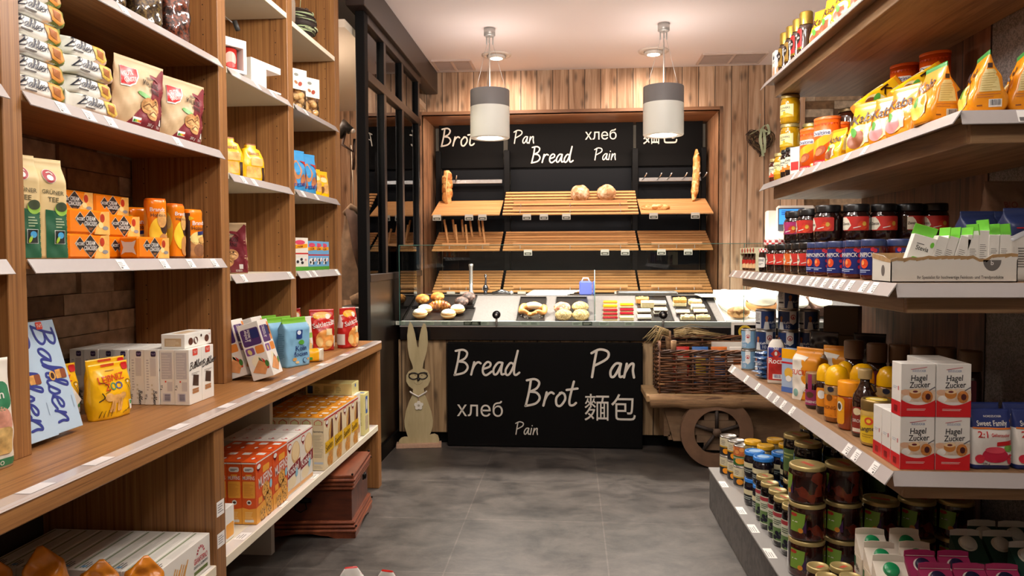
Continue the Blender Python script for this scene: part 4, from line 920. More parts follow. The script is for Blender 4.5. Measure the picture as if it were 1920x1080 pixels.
# ---------------------------------------------------------------- chest under the shelving
CHW = grain('red_brown_chest_timber', ['#34160c', '#5a2a17', '#733a20'], (3, 14, 14), .4, coat=.2); CHT = grain('red_brown_chest_lid', ['#4f2412', '#753a20', '#8c4c2c'], (14, 2.5, 14), .38, coat=.2)
r = thing('wooden_chest', 'red brown wooden chest with iron fittings under white shelf', 'chest', (-1.075, 3.60, 0), .09)
w_, d_ = .52, .47
b = MB(); b.box(-w_ + .02, -.02, .02, d_ - .02, .05, .235, CHW, .003); part('body', b, r)
b = MB(); b.box(-w_ + .005, -.005, .005, d_ - .005, .30, .318, CHT, .004)
for k in range(3): b.box(-w_ + .004 * (2 - k), -.004 * (2 - k), .004 * (2 - k), d_ - .004 * (2 - k), .238 + .021 * k, .258 + .021 * k, CHT, .007)
part('lid', b, r)
b = MB()
for k in range(3): b.box(-w_ - .004 * (1 - k), .004 * (1 - k), -.004 * (1 - k), d_ + .004 * (1 - k), .026 + .02 * k, .045 + .02 * k, CHT, .007)
for fn, L in ((lambda u, v, q: (-u, .0 + .02 * q, v), w_), (lambda u, v, q: (-.02 * q, u, v), d_)):
    b.prism([(0, 0), (L * .2, 0), (L * .26, .012), (L * .34, .016), (L * .42, .024), (L * .58, .024), (L * .66, .016), (L * .74, .012), (L * .8, 0), (L, 0), (L, .03), (0, .03)], fn, CHT)
part('base_moulding', b, r)
IR = M('#15110f', .4, .6)
b = MB(); b.box(.0, .008, .2, .25, .235, .265, IR, .002); b.blob((.01, .225, .25), (.008, .016, .018), IR, 10, 7); part('latch', b, r)
b = MB(); b.box(-.32, -.22, .012, .02, .175, .2, IR, .003); b.blob((-.27, .014, .19), (.045, .012, .016), IR, 12, 7); b.tube([(-.29, .01, .185), (-.3, .0, .15), (-.27, -.004, .135), (-.24, .0, .15), (-.25, .01, .185)], .0035, IR, 6); part('ring_handle', b, r)
b = MB()
for x, y, z in ((-.006, .012, .29), (-.012, .006, .322), (-.012, d_ - .012, .322), (.0, d_ - .02, .29), (.002, .01, .06), (.002, d_ - .01, .06)): b.blob((x, y, z), .006, IR, 8, 6)
part('studs', b, r)
# ---------------------------------------------------------------- wall shelving
ORD = ('first', 'second', 'third', 'fourth', 'fifth', 'sixth', 'seventh', 'eighth', 'ninth', 'tenth', 'eleventh', 'twelfth')
XF, XB, WT = -1.395, -1.765, .893
unit = thing('wall_shelving', 'walnut laminate wall shelving with pale price rails', 'shelving', (0, 0, 0))
UPR = ((.75, .82), (1.75, 1.815), (2.895, 2.965), (3.63, 3.70), (4.38, 4.46))
for y0, y1 in UPR:
    b = MB(); b.box(XB, XF, y0, y1, WT, CEIL - .01, LAM_V, .002); S = Srf(b, lambda u, v, o, y0=y0: (u, y0 - o, v))
    for X in (-1.455, -1.715):
        z = 1.0
        while z < 3.0: S.ell(X, z, .0026, .0026, M('#120c08', .8), 1, n=7); z += .0585
    part('upright', b, unit)
def rail(y0, y1, zt, par, tags, fr=(-1, 0), x=XF, dark=False):
    """sloping clear price rail along Y in front of a board edge; tags: centres along y"""
    sg = 1 if x < 0 else -1
    b = MB(); d = .024 * sg; b.add([(x, y0, zt), (x, y1, zt), (x + d, y1, zt - .036), (x + d, y0, zt - .036), (x - .002 * sg, y0, zt - .003), (x - .002 * sg, y1, zt - .003), (x + d - .002 * sg, y1, zt - .038), (x + d - .002 * sg, y0, zt - .038)], [(0, 1, 2, 3), (7, 6, 5, 4), (0, 4, 5, 1), (3, 2, 6, 7), (0, 3, 7, 4), (1, 5, 6, 2)], RAIL)
    o = part('price_rail', b, par)
    for k, ty in enumerate(tags):
        b = MB(); S = Srf(b, lambda u, v, q: (x + sg * (.024 * (1 - v / .036) + .0008 + q), u if sg < 0 else u, zt - .036 + v)); w_ = .021
        S.rect(ty - w_, .003, ty + w_, .034, TAGW, 1); S.lines(ty - w_ * .8, .014, ty + w_ * .5, .029, 3, INK, 2, k + int(ty * 100), .3); S.rect(ty - w_ * .8, .006, ty - w_ * .35, .011, INK, 2)
        part('price_tag', b, o)
def board(y0, y1, zt, mat, tags, has_rail=True, th=.026):
    b = MB(); b.box(XB, XF, y0 + .001, y1 - .001, zt - th, zt, mat, .0015); o = part('shelf', b, unit)
    if has_rail: rail(y0 + .003, y1 - .003, zt, o, tags)
    return o
def ty(*px): return [atX(q, 400, XF).y for q in px]
for zt, tg in ((2.19, (235,)), (1.83, (115, 165, 205, 330)), (1.40, (220, 300, 350, 395))): board(1.815, 2.895, zt, LAM_Y, ty(*tg))
for zt in (1.83, 1.40): board(.82, 1.75, zt, LAM_Y, [1.5])
board(2.965, 3.63, 2.605, CREAM, [], False); board(3.70, 4.38, 2.59, CREAM, [], False)
for zt, tg, tg2 in ((2.18, (482, 510), (572,)), (1.75, (453, 473), (565, 590)), (1.333, (450, 538), (573, 585, 627))): board(2.965, 3.63, zt, CREAM, ty(*tg)); board(3.70, 4.38, zt, CREAM, ty(*tg2))
LX = -1.165
for y0, y1, z1 in ((2.335, 2.405, .835), (4.40, 4.47, .835)):
    b = MB(); b.box(XB, LX, y0, y1, 0, z1, LAM_V, .002)
    if y0 < 3:
        S = Srf(b, lambda u, v, o: (LX + o, u, v))
        for z, h in ((.545, .05), (.44, .048)): S.rect(2.343, z, 2.395, z + h, TAGW, 1); S.lines(2.35, z + .012, 2.39, z + h - .005, 4, INK, 2, int(z * 100), .3)
    part('lower_upright', b, unit)
for y0, y1 in ((.6, 2.335), (2.405, 4.40)):
    b = MB(); b.box(XB, LX, y0, y1, .355, .39, CREAM, .002); o = part('lower_shelf', b, unit)
    b = MB(); S = Srf(b, lambda u, v, o_: (v, u, .39 + o_)); S.rect(y0 + .01, LX - .05, y1 - .01, LX - .002, M('#dcd6d0', .25), 1)
    rg = random.Random(5); y = y0 + .15
    while y < y1 - .1: S.rect(y, LX - .046, y + .07, LX - .006, TAGW, 2); S.lines(y + .01, LX - .04, y + .06, LX - .012, 3, INK, 3, int(y * 50), .3); y += rg.uniform(.2, .45)
    part('price_strip', b, o)
b = MB(); b.box(XB, -1.41, 3.375, 3.41, .39, .835, M('#d8cfbc', .55)); part('divider', b, unit)
b = MB(); b.box(XB, -1.41, 3.365, 3.405, 0, .355, M('#c9c3b8', .55)); part('support_leg', b, unit)
part('kick_board', MB().box(-1.77, -1.765, .6, 4.4, 0, .835, M('#3a302a', .7)), unit)
wt = thing('worktop', 'long walnut worktop running below the wall shelves', 'worktop', (0, 0, 0))
part('slab', MB().box(XB, -1.155, .6, 4.47, .838, WT, LAM_Y, .004), wt)
b = MB(); b.add([(-1.20, .62, WT + .001), (-1.20, 4.46, WT + .001), (-1.158, 4.46, WT + .0015), (-1.158, .62, WT + .0015), (-1.153, .62, WT - .008), (-1.153, 4.46, WT - .008)], [(0, 1, 2, 3), (3, 2, 5, 4)], M('#cfc3bd', .18, coat=.5)); o = part('label_strip', b, wt)
for y in (1.5, 1.72, 2.1, 2.42, 2.72, 3.0, 3.4, 3.75, 4.05):
    b = MB(); b.add([(-1.197, y, WT + .002), (-1.197, y + .08, WT + .002), (-1.16, y + .08, WT + .0025), (-1.16, y, WT + .0025)], [(0, 1, 2, 3)], M('#ece8e6', .4)); part('price_tag', b, o)
# ---------------------------------------------------------------- packs on the shelves
BW_ = M('#eeece4', .35); PWHT = M('#ece8de', .45); CREAMP = M('#ddd2b4', .45); REDP = M('#c81e22', .3); INKB = M('#22263a', .5); BRW = M('#8a5228', .5); BISC = M('#d9a55c', .55, noise=.2, ns=60); CHOC = M('#3a2016', .4); YEL = M('#f2b90c', .28, noise=.04, ns=8); YELK = M('#f6b113', .22, noise=.06, ns=9); ORGP = M('#f0820f', .22, noise=.05, ns=10); GRNL = M('#4f9a34', .4); NAVY = M('#24336e', .35)
def carton(name, cat, W, D, H, m, draw, ch=.0012):
    b = MB(); b.box(-W / 2, W / 2, -D / 2, D / 2, 0, H, m, ch); f = faces(b, W, D, H); draw(f, W, D, H); return Kind(name, cat, [(name, b)])
def lay(b, W, H): return b.xf(Matrix(((0, 0, 1, -H / 2), (0, 1, 0, 0), (-1, 0, 0, W / 2), (0, 0, 0, 1))))
pillow = (lerp([(0, .96), (.08, .97), (.5, 1.), (.9, .97), (1, 1.)]), lerp([(0, .06), (.06, .12), (.2, .75), (.5, 1), (.78, .7), (.93, .1), (1, .03)]))
stand = (lerp([(0, .96), (.3, 1.), (.85, .98), (1, 1.)]), lerp([(0, .85), (.1, 1), (.45, .92), (.75, .5), (.93, .06), (1, .03)]))
block = (lerp([(0, 1.), (.8, 1.), (.86, .98), (1, .96)]), lerp([(0, 1.), (.78, 1.), (.86, .55), (.92, .1), (1, .06)]))
roll = (lerp([(0, .96), (.03, 1.), (.95, 1.), (1, .93)]), lerp([(0, .9), (.04, 1.), (.94, 1.), (1, .8)]))
def cakepack(base, end, pic):
    W, D, H = .052, .088, .22; b = MB()
    wf = lerp([(0, 1.25), (.06, 1.0), (.14, 1.), (.83, 1.), (.9, .8), (1, 1.3)]); df = lerp([(0, .05), (.06, .1), (.14, .95), (.5, 1), (.83, .97), (.89, .3), (.92, .07), (1, .05)])
    f = bag(b, W, D, H, wf, df, [(.13, base), (.74, base), (1, end)], p=4.2, wr=.0016, seed=len(pic.name))
    F_ = f['front']; F_.poly([(-.026, .13), (.0, .15), (.026, .13), (.026, .19), (-.026, .165)], end, 1); F_.poly([(-.026, .122), (-.012, .115), (.014, .13), (.022, .166), (.008, .18), (-.02, .16)], pic, 2); F_.poly([(-.014, .13), (.006, .135), (.012, .164), (-.008, .158)], M('#a8642e', .6, noise=.2, ns=80), 3)
    F_.hand('Bahlsen', .006, .022, .025, INKB, .1, 2, PI / 2, 1.15, .25); F_.lines(.012, .03, .018, .12, 1, INK, 2)
    lay(b, W, H); return Kind('cake_pack', 'cake pack', [('cake_pack', b)])
KG = cakepack(BW_, M('#7f8a3f', .35), M('#d9923f', .5, noise=.2, ns=50)); KP = cakepack(BW_, M('#d9b7a4', .35), M('#d8b24e', .5, noise=.3, ns=90))
for i in range(6): KG.put((-1.455 - .006 * (i % 2), 1.935 + .004 * ((i * 5) % 3 - 1), 1.831 + .0525 * i), PI / 2, f'white cake pack with olive green end, {ORD[i]} up from the shelf', 'olive ended cake packs')
for i in range(4): KP.put((-1.452 - .012 * (i % 2), 2.170 - .010 * i, 1.831 + .0525 * i), PI / 2, f'white cake pack with pale pink end, {ORD[i]} up from the shelf', 'pink ended cake packs')
# walnut pouches
TAN = M('#c9ac84', .5, noise=.05, ns=12); MAR = M('#7d2630', .42); NUT = M('#c9935a', .55, noise=.3, ns=70); NUTD = M('#7a4a26', .6)
W, D, H = .222, .062, .218; b = MB(); f = bag(b, W, D, H, lerp([(0, .97), (.1, 1.), (.5, .97), (.85, .98), (1, 1.)]), lerp([(0, .7), (.1, 1), (.45, .95), (.75, .5), (.92, .06), (1, .03)]), [(1, TAN)], p=1.7, wr=.003, seed=3, lean=-.09); F_ = f['front']
F_.poly([(W * .5, .205), (W * .5, .004), (-W * .32, .004), (W * .1, .1), (W * .2, .15), (W * .46, .212)], MAR, 1); f['right'].rect(-.01, .02, .01, .19, MAR, 1)
F_.poly([(-.093, .186), (-.02, .186), (-.02, .16), (-.034, .135), (-.06, .122), (-.093, .122)], WHITE, 2); F_.poly([(-.092, .185), (-.024, .185), (-.024, .162), (-.037, .139), (-.062, .127), (-.092, .127)], REDP, 3)
F_.text('GUT&', -.06, .166, .014, WHITE, 4, .25, .04); F_.text('GÜNSTIG', -.056, .146, .014, WHITE, 4, .25, .056); F_.text('WALNUSS', .035, .148, .018, M('#2c1d17', .5), 3, -.04, .085); F_.text('KERNE', .05, .125, .016, M('#2c1d17', .5), 3, -.04, .05); F_.lines(.015, .163, .06, .172, 2, INK, 3)
F_.ell(-.002, .105, .024, .009, GRNL, 2, rot=-.4)
for x, y, r_ in ((.012, .074, .027), (.052, .08, .026), (.036, .052, .025)): F_.ell(x, y, r_, r_ * .95, NUT, 3); F_.ell(x + .002, y, r_ * .7, r_ * .5, M('#dcae72', .55, noise=.3, ns=90), 4); F_.path([(x - r_ * .7, y - .006), (x, y + .006), (x + r_ * .7, y - .002)], .003, NUTD, 5)
F_.ell(.046, .092, .0035, .004, CHOC, 5, n=8); F_.ell(.059, .092, .0035, .004, CHOC, 5, n=8)
F_.rect(-.05, .012, -.012, .03, WHITE, 3)
for i, c in enumerate(('#3a9a4a', '#9cc43a', '#f0c52a', '#e8862a', '#d6402a')): F_.rect(-.048 + .007 * i, .014, -.042 + .007 * i, .022, M(c, .4), 4)
F_.rect(.08, .02, .094, .04, WHITE, 3); F_.text('200 g', .03, .014, .009, WHITE, 3); F_.text('EDEKA', .078, .013, .008, WHITE, 3, 0, .024)
KW = Kind('walnut_pouch', 'nut pouch', [('walnut_pouch', b)])
for x, y, z, rz, l in ((-1.435, 2.385, 1.831, 80, 'kraft and maroon walnut pouch standing beside the cake packs'), (-1.515, 2.52, 1.831, 90, 'kraft walnut pouch half hidden between two walnut pouches'), (-1.435, 2.665, 1.831, 78, 'kraft and maroon walnut pouch beside the shelf upright'), (-1.59, 2.30, 1.831, 90, 'walnut pouch in the dark behind the cake packs'), (-1.505, 3.13, 1.334, 4, 'kraft walnut pouch standing alone on its cream shelf')): KW.put((x, y, z), math.radians(rz), l)
# loose tea in clear bags
TEA = [speckle('herb_tea', '#2c1c10', '#8a7038', 140, .5, .3, .7, .6, cc='#5a3c1e'), speckle('fruit_tea', '#2a120c', '#9a4a2a', 140, .5, .3, .7, .6, cc='#5c2a18')]
for i, (x, y, h) in enumerate(((-1.46, 2.28, .26), (-1.45, 2.47, .28), (-1.45, 2.66, .3), (-1.56, 2.33, .26))):
    r = thing('loose_tea_bag', ('clear bag of loose herb tea above the white cake packs', 'clear bag of loose herb tea in the middle of the topmost shelf', 'clear bag of dark fruit tea with white card beside the upright', 'clear bag of herb tea standing behind the others')[i], 'tea bag', (x, y, 2.191), PI / 2 - .3)
    b = MB(); bag(b, .12, .08, h, *stand, [(1, TEA[i == 2])], p=2.4, wr=.004, seed=i); part('tea', b, r)
    b = MB(); bag(b, .126, .086, h + .03, *stand, [(1, FILM)], p=2.4, wr=.004, seed=i); part('film', b, r)
    part('header_card', MB().box(-.045, .045, -.052, -.050, h - .06, h + .02, M('#d9d4c4', .5)), r)
# green tea bags
KR = M('#d8bf8a', .5, noise=.06, ns=14); DGR = M('#1e5b3d', .45); W, D, H = .084, .06, .275
b = MB(); f = bag(b, W, D, H, *block, [(1, KR)], p=7, wr=.0012, seed=5); F_ = f['front']
F_.poly([(-.022, .002), (.042, .002), (.042, .128), (-.022, .134)], DGR, 1); F_.ell(.022, .137, .018, .019, M('#8fbf4a', .4), 2); F_.ell(.022, .143, .016, .013, M('#3e4a32', .5), 3); F_.text('GRÜNER', .0, .182, .011, M('#5a5030', .5), 2, -.06, .06); F_.text('TEE', .0, .162, .013, M('#5a5030', .5), 2, -.06)
F_.ell(-.006, .226, .019, .02, WHITE, 2); F_.ell(-.006, .226, .0175, .0185, M('#a8343c', .45), 3); F_.ell(-.005, .222, .009, .008, WHITE, 4); F_.path([(-.011, .236), (-.002, .238), (.003, .232)], .003, WHITE, 4)
F_.rect(.0, .04, .03, .078, M('#d9e0d4', .5), 2); F_.rect(.0015, .0415, .0285, .0765, M('#141a16', .5), 3); F_.ell(.017, .064, .009, .009, M('#4aa3d8', .4), 4); F_.ell(.009, .052, .004, .011, M('#a6cc3a', .4), 4, rot=-.4); F_.lines(.005, .085, .03, .115, 4, M('#9fb48e', .5), 2)
f['left'].path([(0, .01), (.01, .05), (-.01, .09), (.01, .13), (-.008, .16)], .007, M('#2a2a1c', .6), 1); f['left'].path([(-.015, .02), (-.005, .06), (-.02, .1), (0, .14)], .004, M('#2a2a1c', .6), 1)
KT = Kind('green_tea_bag', 'tea bag', [('green_tea_bag', b)])
KT.put((-1.455, 1.872, 1.401), math.radians(66), 'kraft green tea bag half hidden by the shelf upright'); KT.put((-1.448, 1.968, 1.401), math.radians(66), 'kraft green tea bag beside the orange cracker packs')
# cracker packs
W, D, H = .188, .068, .072
def dcr(f, W, D, H):
    F_ = f['front']; BK = M('#2b211c', .4); PAL = M('#e9c98a', .4, noise=.2, ns=40)
    F_.poly([(W * .5, .0), (W * .5, H), (W * .28, H * .95), (W * .2, H * .5), (W * .1, .0)], M('#eeb55c', .35, noise=.2, ns=30), 1)
    for cx, cy, rx, ry in ((-.045, .043, .021, .019), (.002, .036, .04, .034)):
        F_.poly([(cx - rx - .002, cy), (cx, cy - ry - .002), (cx + rx + .002, cy), (cx, cy + ry + .002)], CREAMP, 2); F_.poly([(cx - rx, cy), (cx, cy - ry), (cx + rx, cy), (cx, cy + ry)], BK, 3)
    F_.text("JACOB'S", -.045, .043, .009, WHITE, 4, 0, .036); F_.text('CREAM', .002, .046, .0125, WHITE, 4, 0, .042); F_.text('CRACKERS', .002, .031, .0125, WHITE, 4, 0, .058); F_.lines(-.008, .012, .012, .02, 2, M('#b5703a', .5), 4)
    F_.ell(.058, .05, .011, .013, M('#b9351c', .3), 3); F_.ell(.072, .02, .014, .006, M('#8f8f93', .4), 3); F_.ell(.05, .028, .012, .009, M('#f2dc98', .5), 3)
    L = f['left']; L.poly([(-.026, .012), (-.012, .02), (.012, .02), (.026, .012), (.018, .036), (.026, .06), (.012, .054), (-.012, .054), (-.026, .06), (-.018, .036)], M('#dfd6cc', .2), 2)
KC = carton('cracker_pack', 'crackers', W, D, H, ORGP, dcr, .006)
cl = lambda i, where: f'orange cracker pack, {ORD[i]} up {where}'
for x, y, n, wh in ((-1.457, 2.112, 2, 'in the stack beside the tea bags'), (-1.457, 2.456, 1, 'before the round biscuit packs, white end showing'), (-1.533, 2.40, 2, 'in the middle stack'), (-1.612, 2.27, 3, 'in the tall rear stack beside the tea bags'), (-1.612, 2.47, 3, 'in the tall rear stack')):
    for i in range(n): KC.put((x, y + .004 * (i % 2), 1.401 + .0725 * i), PI / 2, cl(i, wh))
# upright biscuit rolls
W, D, H = .07, .062, .215
b = MB(); f = bag(b, W, D, H, *roll, [(.03, BRW), (.965, ORGP), (1, M('#e2681a', .2))], p=3.2, wr=.001, seed=8); F_ = f['front']
F_.ell(0, .09, .03, .055, M('#f7cf3a', .3), 1); F_.ell(.012, .14, .016, .03, BISC, 3); F_.ell(.02, .12, .014, .034, CHOC, 2); F_.ell(.018, .05, .02, .04, M('#c58a4c', .5), 2); F_.text('Brandt', -.002, .175, .014, WHITE, 3, 0, .05); F_.text('Hobbits', .0, .155, .012, M('#3a2016', .5), 3, 0, .05)
f['left'].ell(0, .11, .022, .07, M('#f4b52a', .3), 1); f['left'].ell(.006, .14, .012, .026, BISC, 2); f['right'].rect(-.02, .01, .02, .2, CHOC, 1)
KB = Kind('biscuit_roll', 'biscuits', [('biscuit_roll', b)])
W, D, H = .075, .06, .185
b = MB(); f = bag(b, W, D, H, *roll, [(.03, BRW), (1, ORGP)], p=3.6, wr=.001, seed=9); F_ = f['front']
F_.rect(-.036, .0, .036, .06, M('#b07a44', .5, noise=.2, ns=40), 1); F_.ell(.0, .075, .034, .025, M('#f4dc8a', .4), 1); F_.ell(.005, .03, .026, .024, M('#8a5a36', .6, noise=.2, ns=90), 2); F_.ell(.018, .07, .016, .013, BISC, 3); F_.text('Brandt', .004, .134, .016, WHITE, 3, .05, .06); F_.text('Hobbits', .002, .114, .014, CHOC, 3, 0, .062); F_.poly([(-.005, .1), (.034, .105), (.034, .092), (-.003, .087)], NAVY, 3); F_.poly([(-.037, .16), (-.02, .15), (-.037, .14)], M('#e6c21c', .4), 2); f['left'].rect(-.025, .005, .025, .17, CHOC, 1)
KB2 = Kind('biscuit_roll', 'biscuits', [('biscuit_roll', b)])
KB.put((-1.50, 2.60, 1.401), math.radians(48), 'tall orange biscuit roll with biscuit photo, standing behind the crackers'); KB.put((-1.475, 2.68, 1.401), math.radians(80), 'orange biscuit roll squeezed behind the tallest one', sc=(1., 1., .94)); KB2.put((-1.445, 2.752, 1.401), math.radians(74), 'shorter orange biscuit roll with blue flash beside the upright'); KB2.put((-1.59, 2.62, 1.401), math.radians(60), 'dim orange biscuit roll in the shadow at the shelf back')
# pasta bag on the near worktop
b = MB(); f = bag(b, .14, .08, .265, *stand, [(1, M('#e3ded2', .4))], p=2.6, wr=.002, seed=2); F_ = f['front']
F_.rrect(-.06, .14, .06, .21, .02, M('#2f7d55', .4), 1); F_.text('Nudeln', 0, .18, .02, WHITE, 2, 0, .1); F_.ell(.01, .115, .05, .04, M('#c98f7a', .5, noise=.2), 1); F_.rrect(-.05, .035, .055, .1, .012, M('#c9a868', .5, noise=.3, ns=50), 2); F_.rect(-.066, .006, .066, .025, M('#2f7d55', .4), 1); F_.text('BIO', .02, .015, .01, WHITE, 2)
one('pasta_bag', b, 'white and green pasta bag standing on the worktop', 'pasta', (-1.41, 1.665, WT + .001), math.radians(72))
# pale blue and white wafer boxes
LB = M('#b4cde2', .4); SB = M('#2d3a8c', .4); W, D, H = .112, .035, .325
def dwaf(base, sc):
    def dr(f, W, D, H):
        F_ = f['front']; F_.hand('Bahlsen', -.038, H * .955, .078, sc, .1, 2, -PI / 2, 1.2, .1, .98)
        if base is LB:
            F_.ell(-.012, .163, .012, .014, M('#d9a04a', .5), 4); F_.ell(-.012, .163, .007, .009, CHOC, 5); F_.rect(.002, .152, .026, .178, M('#d99f50', .5, noise=.2, ns=90), 4); F_.rrect(.022, .15, .044, .178, .004, M('#8a4a2c', .4), 5)
        F_.rrect(-.02, H - .025, .005, H - .003, .004, M('#d8432e', .4), 3); F_.text('TeT', -.007, H - .014, .009, WHITE, 4); F_.lines(.04, .06, .044, .14, 1, M('#8ea6be', .5), 2)
    return dr
KL = carton('wafer_box', 'wafers', W, D, H, LB, dwaf(LB, SB)); KLW = carton('wafer_box', 'wafers', W, D, .29, BW_, dwaf(BW_, SB))
KL.put((-1.442, 1.905, WT + .012), PI / 2, 'pale blue wafer box half hidden by the shelf upright', rx=-.27); KL.put((-1.452, 2.022, WT + .012), PI / 2, 'pale blue wafer box with blue script leaning beside the yellow bags', rx=-.27)
KLW.put((-1.535, 2.15, WT + .036), PI / 2, 'white wafer box with blue script slumped under the blue box', rx=-.12, ry=-.62)
# zoo biscuits
W, D, H = .15, .07, .175; b = MB(); f = bag(b, W, D, H, *stand, [(1, YEL)], p=3, wr=.002, seed=6); F_ = f['front']
F_.text('LEIBNIZ', -.006, .128, .021, M('#d24a1c', .4), 2, .06, .1); 
for i, (ch, c) in enumerate((('Z', '#d24a1c'), ('O', '#2f8a6a'), ('O', '#3a4a9c'))): F_.text(ch, -.026 + .022 * i, .102, .022, M(c, .4), 2, .06)
F_.rrect(.045, .148, .07, .17, .006, REDP, 2); F_.rect(-.03, .164, .02, .172, M('#d24a1c', .4), 1); F_.lines(-.02, .15, .03, .155, 1, M('#a8741c', .5), 2)
LINE = M('#2a2010', .5)
F_.ell(.0, .062, .026, .014, BISC, 2); F_.ell(-.028, .07, .015, .013, BISC, 3); F_.ell(.026, .068, .013, .011, BISC, 3)
for x in (-.018, -.008, .01, .02): F_.path([(x, .055), (x - .004, .038), (x - .008, .026)], .008, BISC, 3)
F_.path([(.05, .098), (.045, .112), (.055, .116), (.062, .108), (.058, .1)], .002, LINE, 3); F_.path([(.05, .098), (.058, .07), (.062, .04)], .003, LINE, 3); F_.path([(.058, .1), (.067, .07), (.07, .03)], .002, LINE, 3); F_.ell(.052, .109, .003, .003, WHITE, 4, n=8)
F_.path([(-.055, .12), (-.03, .11), (-.022, .09), (-.04, .085)], .0018, LINE, 3); F_.path([(-.05, .085), (-.045, .07), (-.06, .06)], .003, LINE, 3)
for i in range(4): F_.path([(-.06 + .012 * i, .01), (-.055 + .012 * i, .03)], .0018, LINE, 3); F_.path([(.02 + .011 * i, .012 + .004 * i), (.032 + .011 * i, .02 + .005 * i)], .0015, LINE, 3)
F_.rect(.05, .02, .06, .05, WHITE, 4); F_.rect(.052, .036, .058, .048, M('#3a9a4a', .4), 5)
KZ = Kind('biscuit_bag', 'biscuits', [('biscuit_bag', b)])
KZ.put((-1.475, 2.262, WT + .001), math.radians(76), 'yellow animal biscuit bag standing foremost beside the blue boxes'); KZ.put((-1.555, 2.37, WT + .001), math.radians(74), 'yellow animal biscuit bag tucked behind the foremost one'); KZ.put((-1.6, 2.19, WT + .001), math.radians(80), 'yellow animal biscuit bag at the back by the stone wall')
# white chocolate biscuit cartons
W, D, H = .087, .0525, .192
def dchoc(f, W, D, H):
    F_ = f['front']; F_.rrect(-.018, H - .024, .016, H - .001, .004, M('#d8432e', .4), 2); F_.text('TeT', -.001, H - .012, .009, WHITE, 3); F_.hand('Bahlsen', -.04, H * .62, .024, M('#1a1614', .4), .13, 2, .12, 1.35, .3); F_.ell(.0, H * .73, .006, .008, CHOC, 2, rot=.5, n=6); F_.lines(-.028, H * .53, .03, H * .58, 2, M('#a8a49a', .5), 2)
    F_.poly([(-.022, .066), (.018, .058), (.022, .096), (-.016, .102)], M('#3c2418', .45, noise=.4, ns=220), 2); F_.rrect(-.024, .036, .02, .045, .003, M('#b07a4c', .5), 2); F_.rrect(-.024, .046, .02, .053, .003, M('#b07a4c', .5), 2)
    L = f['left']; L.rect(-.02, .09, .018, H - .01, M('#c4c0c0', .5), 1); L.lines(-.018, .095, .016, H - .014, 9, M('#d6d2ce', .5), 2); L.bars(-.016, .012, .012, .04, M('#5a5a80', .5), M('#d0cfd6', .5), 2, vert=False); L.rect(-.008, .078, -.003, .084, M('#d8432e', .4), 2); L.text('97 g', -.02, .06, .007, INKB, 2, -PI / 2); L.rect(.0, .048, .018, .08, M('#cdc9c6', .5), 1)
KX = carton('biscuit_carton', 'biscuits', W, D, H, BW_, dchoc)
def dch2(f, W, D, H):
    L = f['left']; L.rrect(-.001, H - .024, .017, H - .006, .004, M('#2a1c46', .4), 2); L.text('TeT', .008, H - .015, .006, M('#b8a8d8', .5), 3); L.rect(-.004, .1, .016, H - .03, M('#d2cecb', .5), 1); L.lines(-.018, .05, -.008, H - .03, 12, M('#c0bcba', .5), 1); L.text('97 g', -.02, .028, .007, INKB, 2, -PI / 2); L.hand('Bahlsen', .006, .05, .012, INKB, .14, 2, -PI / 2, 1.3, .2); L.lines(-.002, .02, .006, .08, 4, M('#d0c9b4', .5), 1)
    dchoc({'front': f['front'], 'left': Srf(MB(), lambda u, v, o: (u, 0, v))}, W, D, H)
KX2 = carton('biscuit_carton', 'biscuits', W, D, H, BW_, dch2)
for c in range(8):
    for r_ in range(2):
        (KX if c < 2 else KX2).put((-1.337 - .0545 * c, 2.503 + .0895 * r_ + (0 if c < 1 else .003 * (c % 2)), WT + .001), PI / 2, f'white biscuit carton, {ORD[c]} counted back from the worktop edge, {"spine to the aisle end" if r_ == 0 else "in the rear rank"}', 'white biscuit cartons on the worktop')
W, D, H = .19, .085, .05
def dtop(f, W, D, H):
    F_ = f['front']; 
    for x in (-.055, -.02, .06): F_.ell(x, .022, .016, .013, M('#5a2c1c', .4), 2)
    F_.ell(-.02, .022, .006, .012, BW_, 3, rot=.6); F_.ell(.02, .036, .006, .005, CHOC, 2); F_.text('TeT', .082, .036, .005, REDP, 2); f['left'].rect(-.03, .008, .03, .036, M('#cbb08a', .5), 1); f['left'].lines(-.025, .012, .025, .032, 4, M('#e6d8bc', .5), 2); f['top'].rect(-.07, -.02, .04, .02, M('#cbb08a', .5), 1)
carton('wafer_carton', 'biscuits', W, D, H, BW_, dtop).put((-1.375, 2.57, WT + .194), PI / 2, 'white chocolate carton lying across the top of the row')
